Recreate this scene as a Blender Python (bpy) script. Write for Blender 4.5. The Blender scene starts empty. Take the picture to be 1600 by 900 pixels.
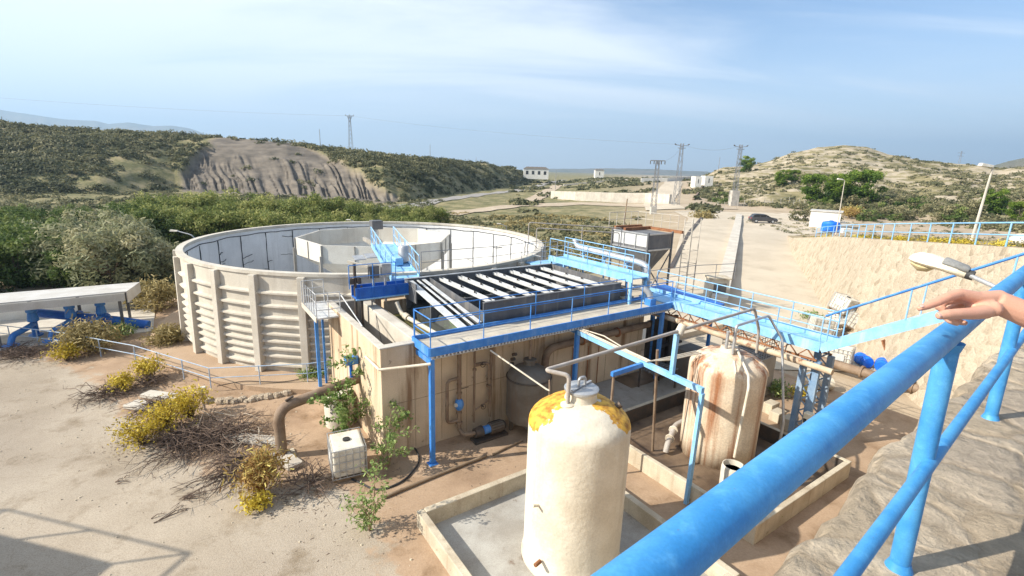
import bpy, bmesh, math, random
import numpy as np
from mathutils import Matrix, Vector

random.seed(7)
RNG = np.random.default_rng(11)
SC = bpy.context.scene
COL = SC.collection

# ------------------------------------------------------------------ camera
CAM_H = 9.4
FPX, XV, YV = 765.0, 705.0, 3600.0          # focal length in photo pixels, vertical vanishing point
_d = np.array([XV - 800, YV - 450, FPX]); _d /= np.linalg.norm(_d)
_up = -_d
_fy = np.array([0, 0, 1.0]); _fy = _fy - _up * (_fy @ _up); _fy /= np.linalg.norm(_fy)
_rx = np.cross(_fy, _up)
if _rx[0] < 0: _rx = -_rx
ROT = np.array([_rx, _fy, _up])
cam_d = bpy.data.cameras.new('camera')
cam_d.sensor_width = 36.0
cam_d.lens = FPX / 1600 * 36.0
cam_d.clip_start = 0.05
cam_d.clip_end = 30000
cam = bpy.data.objects.new('camera', cam_d)
COL.objects.link(cam)
_m = np.eye(4)
_m[:3, 0] = ROT @ [1, 0, 0]; _m[:3, 1] = ROT @ [0, -1, 0]; _m[:3, 2] = ROT @ [0, 0, -1]; _m[:3, 3] = [0, 0, CAM_H]
cam.matrix_world = Matrix(_m.tolist())
SC.camera = cam

# ------------------------------------------------------------------ light
SUN_EL = math.radians(35)
SUN_DIR = Vector((-0.970, -0.242, math.tan(SUN_EL))).normalized()      # towards the sun
world = bpy.data.worlds.new('World'); SC.world = world; world.use_nodes = True
nt = world.node_tree; nt.nodes.clear()
def N(t, typ, **k):
    n = t.nodes.new(typ)
    for a, b in k.items(): setattr(n, a, b)
    return n
sky = N(nt, 'ShaderNodeTexSky', sky_type='NISHITA', sun_disc=False)
sky.sun_elevation = SUN_EL
sky.sun_rotation = math.atan2(SUN_DIR.x, SUN_DIR.y)
sky.altitude = 200; sky.air_density = 1.1; sky.dust_density = 0.25; sky.ozone_density = 5.0
tc = N(nt, 'ShaderNodeTexCoord')
sep = N(nt, 'ShaderNodeSeparateXYZ'); nt.links.new(tc.outputs['Generated'], sep.inputs[0])
zc = N(nt, 'ShaderNodeMath', operation='MAXIMUM'); nt.links.new(sep.outputs['Z'], zc.inputs[0]); zc.inputs[1].default_value = 0.0
za = N(nt, 'ShaderNodeMath', operation='ADD'); nt.links.new(zc.outputs[0], za.inputs[0]); za.inputs[1].default_value = 0.16
dv = N(nt, 'ShaderNodeVectorMath', operation='DIVIDE'); nt.links.new(tc.outputs['Generated'], dv.inputs[0])
cb = N(nt, 'ShaderNodeCombineXYZ')
for i in range(3): nt.links.new(za.outputs[0], cb.inputs[i])
nt.links.new(cb.outputs[0], dv.inputs[1])
mp = N(nt, 'ShaderNodeMapping'); mp.inputs['Scale'].default_value = (0.36, 1.5, 0.0); mp.inputs['Rotation'].default_value = (0, 0, 0.35)
mp.inputs['Location'].default_value = (0.35, 0.2, 0)
nt.links.new(dv.outputs[0], mp.inputs[0])
n1 = N(nt, 'ShaderNodeTexNoise'); n1.inputs['Scale'].default_value = 0.8; n1.inputs['Detail'].default_value = 12; n1.inputs['Roughness'].default_value = 0.58; n1.inputs['Distortion'].default_value = 0.9
nt.links.new(mp.outputs[0], n1.inputs['Vector'])
# more veil towards the left (west), clearer at the upper right
gx = N(nt, 'ShaderNodeMapRange'); gx.inputs[1].default_value = -0.7; gx.inputs[2].default_value = 0.75; gx.inputs[3].default_value = 0.22; gx.inputs[4].default_value = -0.11
nt.links.new(sep.outputs['X'], gx.inputs[0])
ad = N(nt, 'ShaderNodeMath', operation='ADD'); nt.links.new(n1.outputs[0], ad.inputs[0]); nt.links.new(gx.outputs[0], ad.inputs[1])
cr = N(nt, 'ShaderNodeMapRange', interpolation_type='SMOOTHSTEP'); cr.inputs[1].default_value = 0.32; cr.inputs[2].default_value = 0.74; cr.inputs[3].default_value = 0.0; cr.inputs[4].default_value = 0.85
nt.links.new(ad.outputs[0], cr.inputs[0])
# cloud veil thins out close to the horizon
hz_ = N(nt, 'ShaderNodeMapRange', interpolation_type='SMOOTHSTEP'); hz_.inputs[1].default_value = 0.0; hz_.inputs[2].default_value = 0.16; hz_.inputs[3].default_value = 0.45; hz_.inputs[4].default_value = 1.0
nt.links.new(sep.outputs['Z'], hz_.inputs[0])
ml = N(nt, 'ShaderNodeMath', operation='MULTIPLY'); nt.links.new(cr.outputs[0], ml.inputs[0]); nt.links.new(hz_.outputs[0], ml.inputs[1])
mx = N(nt, 'ShaderNodeMix', data_type='RGBA')
nt.links.new(ml.outputs[0], mx.inputs['Factor']); nt.links.new(sky.outputs[0], mx.inputs['A']); mx.inputs['B'].default_value = (7.3, 7.6, 7.9, 1)
bg = N(nt, 'ShaderNodeBackground'); bg.inputs['Strength'].default_value = 0.10
hf = N(nt, 'ShaderNodeMapRange', interpolation_type='SMOOTHSTEP'); hf.inputs[1].default_value = 0.0; hf.inputs[2].default_value = 0.30; hf.inputs[3].default_value = 0.62; hf.inputs[4].default_value = 0.0
nt.links.new(sep.outputs['Z'], hf.inputs[0])
mx2 = N(nt, 'ShaderNodeMix', data_type='RGBA'); nt.links.new(hf.outputs[0], mx2.inputs['Factor']); nt.links.new(mx.outputs['Result'], mx2.inputs['A']); mx2.inputs['B'].default_value = (6.5, 7.3, 8.1, 1)
nt.links.new(mx2.outputs['Result'], bg.inputs['Color'])
wo = N(nt, 'ShaderNodeOutputWorld'); nt.links.new(bg.outputs[0], wo.inputs[0])

sun_d = bpy.data.lights.new('sun', 'SUN'); sun_d.energy = 5.0; sun_d.angle = math.radians(0.53); sun_d.color = (1.0, 0.92, 0.79)
sun = bpy.data.objects.new('sun', sun_d); COL.objects.link(sun)
sun.rotation_euler = SUN_DIR.to_track_quat('Z', 'Y').to_euler(); sun.location = (-40, -10, 40)

SC.view_settings.view_transform = 'Standard'; SC.view_settings.look = 'None'; SC.view_settings.gamma = 1.0
SC.view_settings.use_curve_mapping = False
SC.view_settings.exposure = 0.84
SC.cycles.max_bounces = 6
SC.cycles.volume_max_steps = 32 if hasattr(SC.cycles, 'volume_max_steps') else 32

# ------------------------------------------------------------------ frames: (u, v) run along and across the plant
ANG = math.radians(34.5)
CU, SU = math.cos(ANG), math.sin(ANG)
def W(u, v): return (u * CU - v * SU, u * SU + v * CU)
def UV(x, y): return (x * CU + y * SU, -x * SU + y * CU)
def ray(px, py): return ROT @ np.array([px - 800, py - 450, FPX])
def G(px, py, z=0.0):
    r = ray(px, py); t = (z - CAM_H) / r[2]
    return (r[0] * t, r[1] * t)
def GY(px, py, y):
    r = ray(px, py); t = y / r[1]
    return (r[0] * t, y, CAM_H + r[2] * t)

# ------------------------------------------------------------------ materials
def _link(t, a, b): t.links.new(a, b)
def pmat(name, c1, c2=None, scale=1.5, rough=0.8, metal=0.0, streak=None, streak_amt=0.6, streak_scale=3.0, streak_lo=0.5, spots=None, spot_scale=6.0, spot_lo=0.6,
         bump=0.15, bump_scale=14.0, lo=0.35, hi=0.65, spec=0.35, fine=0.12, stretch=0.07, bump_dist=0.02):
    m = bpy.data.materials.new(name); m.use_nodes = True
    t = m.node_tree; b = t.nodes['Principled BSDF']
    b.inputs['Roughness'].default_value = rough; b.inputs['Metallic'].default_value = metal
    b.inputs['Specular IOR Level'].default_value = spec
    co = N(t, 'ShaderNodeTexCoord')
    def noise(sc, detail=5, vec=None, rg=0.6):
        n = N(t, 'ShaderNodeTexNoise'); n.inputs['Scale'].default_value = sc; n.inputs['Detail'].default_value = detail; n.inputs['Roughness'].default_value = rg
        _link(t, vec or co.outputs['Object'], n.inputs['Vector']); return n
    def ramp(src, a, bb, lo_=0., hi_=1.):
        r = N(t, 'ShaderNodeMapRange', interpolation_type='SMOOTHSTEP'); r.inputs[1].default_value = a; r.inputs[2].default_value = bb; r.inputs[3].default_value = lo_; r.inputs[4].default_value = hi_
        _link(t, src, r.inputs[0]); return r.outputs[0]
    def mix(f, a, c):
        x = N(t, 'ShaderNodeMix', data_type='RGBA')
        _link(t, f, x.inputs['Factor'])
        if isinstance(a, tuple): x.inputs['A'].default_value = (*a, 1)
        else: _link(t, a, x.inputs['A'])
        if isinstance(c, tuple): x.inputs['B'].default_value = (*c, 1)
        else: _link(t, c, x.inputs['B'])
        return x.outputs['Result']
    c2 = c2 or tuple(x * 0.75 for x in c1)
    col = mix(ramp(noise(scale, 8).outputs[0], lo, hi), c1, c2)
    if streak:
        mpp = N(t, 'ShaderNodeMapping'); mpp.inputs['Scale'].default_value = (1, 1, stretch); _link(t, co.outputs['Object'], mpp.inputs[0])
        s1 = ramp(noise(streak_scale, 6, mpp.outputs[0], 0.65).outputs[0], streak_lo, streak_lo + 0.2, 0, streak_amt)
        col = mix(s1, col, streak)
    if spots:
        s2 = ramp(noise(spot_scale, 6, None, 0.7).outputs[0], spot_lo, spot_lo + 0.1, 0, 0.9)
        col = mix(s2, col, spots)
    if fine:
        fn = noise(bump_scale * 3, 3)
        f2 = ramp(fn.outputs[0], 0.3, 0.7, 1 - fine, 1 + fine)
        vm = N(t, 'ShaderNodeVectorMath', operation='SCALE'); _link(t, col, vm.inputs[0]); _link(t, f2, vm.inputs['Scale'])
        col = vm.outputs[0]
    _link(t, col, b.inputs['Base Color'])
    if bump:
        bn = noise(bump_scale, 8)
        bp = N(t, 'ShaderNodeBump'); bp.inputs['Strength'].default_value = bump; bp.inputs['Distance'].default_value = bump_dist
        _link(t, bn.outputs[0], bp.inputs['Height']); _link(t, bp.outputs[0], b.inputs['Normal'])
    return m

M = {}
M['blue'] = pmat('blue_paint', (0.035, 0.185, 0.56), (0.065, 0.25, 0.62), 2.5, 0.5, streak=(0.30, 0.45, 0.62), streak_amt=0.35, spots=(0.16, 0.10, 0.07), spot_lo=0.70, spot_scale=9, bump=0.08, spec=0.4)
M['blue_deep'] = pmat('deep_blue_paint', (0.02, 0.12, 0.48), (0.03, 0.16, 0.52), 2.0, 0.45, spots=(0.12, 0.09, 0.08), spot_lo=0.7, bump=0.06)
M['blue_rail'] = pmat('handrail_blue_paint', (0.035, 0.225, 0.52), (0.07, 0.305, 0.60), 9.0, 0.5, streak=(0.13, 0.42, 0.74), streak_scale=34, streak_amt=.4, streak_lo=.5, stretch=1.0, spots=(0.17, 0.11, 0.085), spot_lo=0.645, spot_scale=70, bump=0.12, bump_scale=90, spec=0.45, fine=0.06, bump_dist=0.004)
M['blue_pale'] = pmat('faded_blue_paint', (0.19, 0.43, 0.71), (0.28, 0.51, 0.75), 2.0, 0.6, streak=(0.55, 0.62, 0.66), streak_amt=0.4, bump=0.06)
M['blue_dusty'] = pmat('dusty_blue_steel', (0.15, 0.26, 0.42), (0.23, 0.33, 0.46), 2.0, 0.6, streak=(0.36, 0.38, 0.38), streak_amt=0.5, spots=(0.14, 0.09, 0.06), spot_lo=0.68, bump=0.08)
M['galv'] = pmat('galvanised_steel', (0.50, 0.51, 0.52), (0.40, 0.41, 0.42), 3.0, 0.45, metal=0.55, streak=(0.33, 0.26, 0.20), streak_amt=0.3, streak_lo=0.58, bump=0.05)
M['galv_white'] = pmat('pale_trough_steel', (0.60, 0.61, 0.61), (0.48, 0.49, 0.49), 3.0, 0.5, streak=(0.40, 0.36, 0.30), streak_amt=0.3, streak_lo=0.56, bump=0.05)
M['steel_grey'] = pmat('grey_tank_steel', (0.095, 0.10, 0.11), (0.14, 0.14, 0.145), 1.2, 0.6, streak=(0.26, 0.24, 0.22), streak_amt=0.5, bump=0.06)
M['lamella'] = pmat('dark_lamella_plastic', (0.028, 0.032, 0.034), (0.06, 0.065, 0.06), 0.7, 0.7, spots=(0.10, 0.15, 0.07), spot_scale=0.9, spot_lo=0.56, bump=0.3)
M['conc_white'] = pmat('pale_concrete', (0.56, 0.52, 0.45), (0.46, 0.42, 0.36), 0.7, 0.9, streak=(0.36, 0.31, 0.25), streak_amt=0.45, streak_scale=1.6, bump=0.12)
M['conc_tank'] = pmat('precast_tank_concrete', (0.56, 0.52, 0.45), (0.48, 0.44, 0.37), 0.8, 0.9, streak=(0.30, 0.26, 0.21), streak_amt=0.45, streak_scale=1.5, bump=0.10)
M['conc_basin'] = pmat('basin_concrete', (0.62, 0.50, 0.355), (0.52, 0.405, 0.28), 0.6, 0.9, streak=(0.20, 0.11, 0.055), streak_amt=0.85, streak_scale=2.1, streak_lo=0.50, spots=(0.10, 0.062, 0.04), spot_scale=2.6, spot_lo=0.615, bump=0.2)
M['conc_grey'] = pmat('grey_concrete', (0.34, 0.32, 0.29), (0.27, 0.25, 0.22), 0.9, 0.92, streak=(0.18, 0.15, 0.12), streak_amt=0.4, spots=(0.16, 0.12, 0.09), spot_lo=0.66, spot_scale=2.0, bump=0.15)
M['conc_bund'] = pmat('bund_concrete', (0.55, 0.49, 0.38), (0.42, 0.36, 0.27), 1.2, 0.92, streak=(0.25, 0.18, 0.12), streak_amt=0.5, spots=(0.24, 0.19, 0.14), spot_lo=0.62, spot_scale=2.5, bump=0.2)
M['bund_floor'] = pmat('bund_floor', (0.40, 0.39, 0.36), (0.28, 0.26, 0.23), 0.7, 0.85, spots=(0.16, 0.11, 0.08), spot_lo=0.60, spot_scale=0.9, bump=0.1)
M['wet_floor'] = pmat('wet_dirty_floor', (0.075, 0.05, 0.034), (0.19, 0.135, 0.09), 0.8, 0.45, spots=(0.05, 0.04, 0.03), spot_lo=0.58, spot_scale=1.2, bump=0.1)
M['hopper_white'] = pmat('pale_hopper_concrete', (0.66, 0.63, 0.56), (0.56, 0.52, 0.45), 0.7, 0.85, streak=(0.42, 0.37, 0.30), streak_amt=0.4, streak_scale=1.4, bump=0.08)
M['liner'] = pmat('tank_liner', (0.70, 0.70, 0.69), (0.60, 0.60, 0.59), 0.5, 0.75, streak=(0.45, 0.44, 0.42), streak_amt=0.4, bump=0.05)
M['joint'] = pmat('black_joint_sealant', (0.035, 0.04, 0.05), (0.06, 0.06, 0.065), 3, 0.7, bump=0.2)
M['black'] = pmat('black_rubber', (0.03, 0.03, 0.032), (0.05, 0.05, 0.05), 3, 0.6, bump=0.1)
M['dark_steel'] = pmat('dark_steel', (0.075, 0.07, 0.065), (0.12, 0.09, 0.07), 3, 0.6, metal=0.3, bump=0.15)
M['frp'] = pmat('white_glassfibre', (0.74, 0.69, 0.58), (0.62, 0.56, 0.45), 0.9, 0.6, streak=(0.50, 0.42, 0.30), streak_amt=0.45, streak_scale=2.2, streak_lo=0.52, spots=(0.46, 0.38, 0.27), spot_scale=1.6, spot_lo=0.70, bump=0.5, bump_scale=7, fine=0.05, bump_dist=0.03)
M['rust_tank'] = pmat('rust_streaked_glassfibre', (0.70, 0.61, 0.48), (0.60, 0.48, 0.35), 0.9, 0.6, streak=(0.27, 0.095, 0.03), streak_amt=0.95, streak_scale=1.7, streak_lo=0.455, bump=0.2, bump_scale=6, stretch=0.05)
M['yellow'] = pmat('bare_yellow_foam', (0.66, 0.36, 0.05), (0.55, 0.26, 0.03), 2.5, 0.85, spots=(0.28, 0.13, 0.03), spot_lo=0.62, spot_scale=5, bump=0.5, bump_scale=9)
M['tank_grey'] = pmat('grey_vessel_paint', (0.15, 0.135, 0.115), (0.115, 0.095, 0.075), 1.2, 0.55, streak=(0.15, 0.09, 0.05), streak_amt=0.5, bump=0.06)
M['rust'] = pmat('rusty_steel', (0.21, 0.085, 0.04), (0.32, 0.15, 0.07), 3.0, 0.85, spots=(0.10, 0.05, 0.03), bump=0.3)
M['pipe_brown'] = pmat('weathered_brown_pipe', (0.27, 0.20, 0.14), (0.18, 0.12, 0.08), 1.8, 0.7, spots=(0.14, 0.08, 0.045), spot_lo=0.62, bump=0.15)
M['pipe_cream'] = pmat('cream_pipe', (0.62, 0.57, 0.47), (0.52, 0.46, 0.36), 2.0, 0.6, spots=(0.3, 0.2, 0.12), spot_lo=0.66, bump=0.1)
M['pipe_grey'] = pmat('grey_pipe', (0.42, 0.39, 0.36), (0.33, 0.29, 0.25), 2.0, 0.6, spots=(0.2, 0.12, 0.08), spot_lo=0.66, bump=0.1)
M['plastic_white'] = pmat('white_plastic', (0.68, 0.65, 0.57), (0.55, 0.51, 0.43), 2.0, 0.5, spots=(0.40, 0.33, 0.24), spot_lo=0.66, bump=0.06)
M['plastic_blue'] = pmat('blue_plastic', (0.01, 0.13, 0.68), (0.02, 0.18, 0.72), 2.0, 0.4, bump=0.05)
M['white_wall'] = pmat('white_render', (0.76, 0.74, 0.68), (0.68, 0.65, 0.58), 0.8, 0.9, streak=(0.5, 0.45, 0.38), streak_amt=0.3, bump=0.08)
M['roof_white'] = pmat('pale_roof_sheet', (0.52, 0.505, 0.48), (0.44, 0.42, 0.385), 1.0, 0.6, streak=(0.42, 0.36, 0.29), streak_amt=0.3, bump=0.06)
M['lamp_cover'] = pmat('cream_lamp_cover', (0.78, 0.73, 0.58), (0.70, 0.64, 0.50), 4.0, 0.5, bump=0.04)
M['lamp_glass'] = pmat('lamp_lens', (0.55, 0.47, 0.28), (0.50, 0.42, 0.25), 4.0, 0.3, bump=0.02)
M['lamp_grey'] = pmat('grey_lamp_lid', (0.28, 0.28, 0.27), (0.24, 0.24, 0.23), 4, 0.6, bump=0.04)
M['wood_grey'] = pmat('weathered_timber', (0.28, 0.21, 0.14), (0.20, 0.14, 0.09), 3, 0.9, bump=0.2)
M['twig'] = pmat('dry_twig', (0.12, 0.085, 0.065), (0.17, 0.12, 0.09), 4, 0.95, bump=0)
M['twig_pale'] = pmat('bleached_twig', (0.48, 0.42, 0.34), (0.38, 0.32, 0.25), 4, 0.9, bump=0)
M['bark'] = pmat('bark', (0.15, 0.11, 0.08), (0.10, 0.075, 0.055), 5, 0.95, bump=0.3)
M['car_paint'] = pmat('dark_grey_car_paint', (0.10, 0.10, 0.105), (0.085, 0.085, 0.09), 2, 0.3, metal=0.4, bump=0)
M['glass_dark'] = pmat('dark_glass', (0.02, 0.025, 0.03), (0.03, 0.03, 0.035), 2, 0.12, bump=0, spec=0.6)
M['tyre'] = pmat('tyre_rubber', (0.02, 0.02, 0.02), (0.03, 0.03, 0.03), 4, 0.85, bump=0.1)
M['red_glass'] = pmat('red_lens', (0.4, 0.02, 0.02), None, 2, 0.3, bump=0)
M['skin'] = pmat('skin', (0.60, 0.33, 0.23), (0.56, 0.285, 0.20), 14, 0.5, bump=0.10, bump_scale=160, fine=0.05, bump_dist=0.003)
M['nail'] = pmat('finger_nail', (0.70, 0.45, 0.38), None, 8, 0.35, bump=0)
M['shirt'] = pmat('dark_cotton', (0.05, 0.06, 0.09), None, 8, 0.9, bump=0.1)
M['trousers'] = pmat('denim', (0.06, 0.08, 0.13), None, 8, 0.9, bump=0.1)
M['hair'] = pmat('dark_hair', (0.03, 0.02, 0.015), None, 20, 0.6, bump=0.3)
M['shoe'] = pmat('shoe_leather', (0.08, 0.06, 0.05), None, 8, 0.7, bump=0.1)
M['conc_pole'] = pmat('pylon_concrete', (0.50, 0.47, 0.42), None, 1, 0.9, bump=0.1)
M['pylon'] = pmat('pylon_steel', (0.22, 0.23, 0.25), (0.28, 0.28, 0.29), 1, 0.6, metal=0.3, bump=0)
M['asphalt'] = pmat('sun_bleached_asphalt', (0.30, 0.28, 0.26), (0.25, 0.235, 0.215), 0.4, 0.92, bump=0.2, bump_scale=20)
M['dirt_road'] = pmat('dirt_track', (0.46, 0.38, 0.28), (0.38, 0.30, 0.215), 0.3, 0.95, bump=0.2)
M['yard'] = pmat('gravelly_concrete_yard', (0.43, 0.375, 0.30), (0.36, 0.31, 0.245), 0.25, 0.95, spots=(0.31, 0.255, 0.195), spot_scale=0.7, spot_lo=0.62, bump=0.5, bump_scale=22, fine=0.22, lo=0.3, hi=0.7)
M['soil'] = pmat('brown_yard_soil', (0.43, 0.315, 0.215), (0.36, 0.255, 0.17), 0.5, 0.95, spots=(0.23, 0.15, 0.095), spot_scale=1.3, spot_lo=0.63, bump=0.4, bump_scale=12, fine=0.2)
M['driveway'] = pmat('driveway_concrete', (0.52, 0.45, 0.35), (0.45, 0.385, 0.295), 0.2, 0.93, streak=(0.36, 0.30, 0.23), streak_amt=0.4, streak_scale=0.4, bump=0.2, bump_scale=18, fine=0.15)

# stone masonry (retaining wall top, bank)
def stone_mat(name, c1, c2, c3, cell=1.6, mortar=(0.42, 0.35, 0.27), bump=0.8, flat=(1, 1, 1), edge=0.05, mort_amt=0.7):
    m = bpy.data.materials.new(name); m.use_nodes = True
    t = m.node_tree; b = t.nodes['Principled BSDF']; b.inputs['Roughness'].default_value = 0.93; b.inputs['Specular IOR Level'].default_value = 0.2
    co = N(t, 'ShaderNodeTexCoord')
    ns = N(t, 'ShaderNodeTexNoise'); ns.inputs['Scale'].default_value = cell * 1.7; ns.inputs['Detail'].default_value = 6; _link(t, co.outputs['Object'], ns.inputs['Vector'])
    sc = N(t, 'ShaderNodeVectorMath', operation='SCALE'); _link(t, ns.outputs['Color'], sc.inputs[0]); sc.inputs['Scale'].default_value = 0.42 / cell
    av = N(t, 'ShaderNodeVectorMath', operation='ADD'); _link(t, co.outputs['Object'], av.inputs[0]); _link(t, sc.outputs[0], av.inputs[1])
    mpp = N(t, 'ShaderNodeMapping'); mpp.inputs['Scale'].default_value = flat; _link(t, av.outputs[0], mpp.inputs[0])
    v1 = N(t, 'ShaderNodeTexVoronoi', feature='DISTANCE_TO_EDGE'); v1.inputs['Scale'].default_value = cell; _link(t, mpp.outputs[0], v1.inputs['Vector'])
    v2 = N(t, 'ShaderNodeTexVoronoi', feature='F1'); v2.inputs['Scale'].default_value = cell; _link(t, mpp.outputs[0], v2.inputs['Vector'])
    sx = N(t, 'ShaderNodeSeparateColor'); _link(t, v2.outputs['Color'], sx.inputs[0])
    rp = N(t, 'ShaderNodeValToRGB'); e = rp.color_ramp.elements
    e[0].position = 0.0; e[0].color = (*c1, 1); e[1].position = 1.0; e[1].color = (*c3, 1); k = e.new(0.5); k.color = (*c2, 1)
    _link(t, sx.outputs[0], rp.inputs[0])
    n2 = N(t, 'ShaderNodeTexNoise'); n2.inputs['Scale'].default_value = cell * 5; n2.inputs['Detail'].default_value = 9; n2.inputs['Roughness'].default_value = 0.72; _link(t, co.outputs['Object'], n2.inputs['Vector'])
    r2 = N(t, 'ShaderNodeMapRange'); r2.inputs[1].default_value = 0.3; r2.inputs[2].default_value = 0.7; r2.inputs[3].default_value = 0.72; r2.inputs[4].default_value = 1.25; _link(t, n2.outputs[0], r2.inputs[0])
    vm = N(t, 'ShaderNodeVectorMath', operation='SCALE'); _link(t, rp.outputs[0], vm.inputs[0]); _link(t, r2.outputs[0], vm.inputs['Scale'])
    er = N(t, 'ShaderNodeMapRange', interpolation_type='SMOOTHSTEP'); er.inputs[1].default_value = 0.0; er.inputs[2].default_value = edge; er.inputs[3].default_value = mort_amt; er.inputs[4].default_value = 0.0; _link(t, v1.outputs[0], er.inputs[0])
    x = N(t, 'ShaderNodeMix', data_type='RGBA'); _link(t, er.outputs[0], x.inputs['Factor']); _link(t, vm.outputs[0], x.inputs['A']); x.inputs['B'].default_value = (*mortar, 1)
    _link(t, x.outputs['Result'], b.inputs['Base Color'])
    e2 = N(t, 'ShaderNodeMapRange', interpolation_type='SMOOTHSTEP'); e2.inputs[1].default_value = 0.0; e2.inputs[2].default_value = edge * 2.2; _link(t, v1.outputs[0], e2.inputs[0])
    ma = N(t, 'ShaderNodeMath', operation='MULTIPLY_ADD'); _link(t, n2.outputs[0], ma.inputs[0]); ma.inputs[1].default_value = 1.8; _link(t, e2.outputs[0], ma.inputs[2])
    bp = N(t, 'ShaderNodeBump'); bp.inputs['Strength'].default_value = bump; bp.inputs['Distance'].default_value = 0.03
    _link(t, ma.outputs[0], bp.inputs['Height']); _link(t, bp.outputs[0], b.inputs['Normal'])
    return m
M['stone_top'] = stone_mat('rough_stone_paving', (0.47, 0.38, 0.275), (0.62, 0.52, 0.395), (0.41, 0.345, 0.275), 3.4, mortar=(0.34, 0.265, 0.185), bump=1.0, edge=0.06, mort_amt=0.5)
M['stone_bank'] = stone_mat('pale_rubble_stone', (0.40, 0.335, 0.25), (0.48, 0.41, 0.315), (0.33, 0.27, 0.195), 2.7, mortar=(0.46, 0.385, 0.29), bump=0.6, edge=0.10, mort_amt=0.4)
M['stone_kerb'] = stone_mat('rubble_kerb_stone', (0.42, 0.34, 0.25), (0.50, 0.42, 0.32), (0.34, 0.27, 0.2), 5, bump=1.0)

def leaf_mat(name, a, b_, c, trans=0.25):
    m = bpy.data.materials.new(name); m.use_nodes = True
    t = m.node_tree; b = t.nodes['Principled BSDF']; b.inputs['Roughness'].default_value = 0.65; b.inputs['Specular IOR Level'].default_value = 0.2
    at = N(t, 'ShaderNodeAttribute', attribute_name='tone')
    oi = N(t, 'ShaderNodeObjectInfo')
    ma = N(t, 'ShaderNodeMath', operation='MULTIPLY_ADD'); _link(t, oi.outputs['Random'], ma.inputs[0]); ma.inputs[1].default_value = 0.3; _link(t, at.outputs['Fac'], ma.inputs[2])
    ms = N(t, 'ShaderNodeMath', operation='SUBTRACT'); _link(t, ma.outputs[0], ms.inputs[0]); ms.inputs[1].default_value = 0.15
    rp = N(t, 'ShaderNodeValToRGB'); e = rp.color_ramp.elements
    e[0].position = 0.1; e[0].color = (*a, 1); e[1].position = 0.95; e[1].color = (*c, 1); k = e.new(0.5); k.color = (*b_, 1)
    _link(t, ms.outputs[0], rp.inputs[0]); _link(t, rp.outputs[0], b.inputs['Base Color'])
    tr = N(t, 'ShaderNodeBsdfTranslucent'); _link(t, rp.outputs[0], tr.inputs['Color'])
    mxs = N(t, 'ShaderNodeMixShader'); mxs.inputs[0].default_value = trans
    out = t.nodes['Material Output']
    _link(t, b.outputs[0], mxs.inputs[1]); _link(t, tr.outputs[0], mxs.inputs[2]); _link(t, mxs.outputs[0], out.inputs[0])
    return m
M['leaf_thicket'] = leaf_mat('thicket_leaf', (0.05, 0.085, 0.022), (0.18, 0.22, 0.06), (0.42, 0.41, 0.15), 0.4)
M['leaf_dark'] = leaf_mat('dark_leaf', (0.04, 0.075, 0.022), (0.10, 0.15, 0.04), (0.22, 0.26, 0.08), 0.35)
M['leaf_tamarisk'] = leaf_mat('feathery_leaf', (0.15, 0.17, 0.09), (0.28, 0.29, 0.16), (0.44, 0.41, 0.25), 0.35)
M['leaf_pine'] = leaf_mat('pine_needle', (0.05, 0.10, 0.015), (0.14, 0.22, 0.03), (0.27, 0.34, 0.06), 0.4)
M['leaf_yellow'] = leaf_mat('yellow_flower', (0.30, 0.22, 0.03), (0.55, 0.42, 0.05), (0.70, 0.58, 0.10), 0.3)
M['leaf_orange'] = leaf_mat('orange_dry_stem', (0.24, 0.13, 0.05), (0.40, 0.27, 0.09), (0.52, 0.44, 0.14), 0.25)
M['leaf_sapling'] = leaf_mat('sapling_leaf', (0.12, 0.20, 0.05), (0.22, 0.31, 0.10), (0.37, 0.44, 0.18), 0.35)
M['leaf_scrub'] = leaf_mat('scrub_leaf', (0.085, 0.095, 0.048), (0.195, 0.19, 0.10), (0.36, 0.32, 0.18), 0.35)
M['leaf_grass'] = leaf_mat('dry_grass', (0.16, 0.13, 0.05), (0.30, 0.24, 0.10), (0.44, 0.36, 0.17), 0.2)

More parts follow.
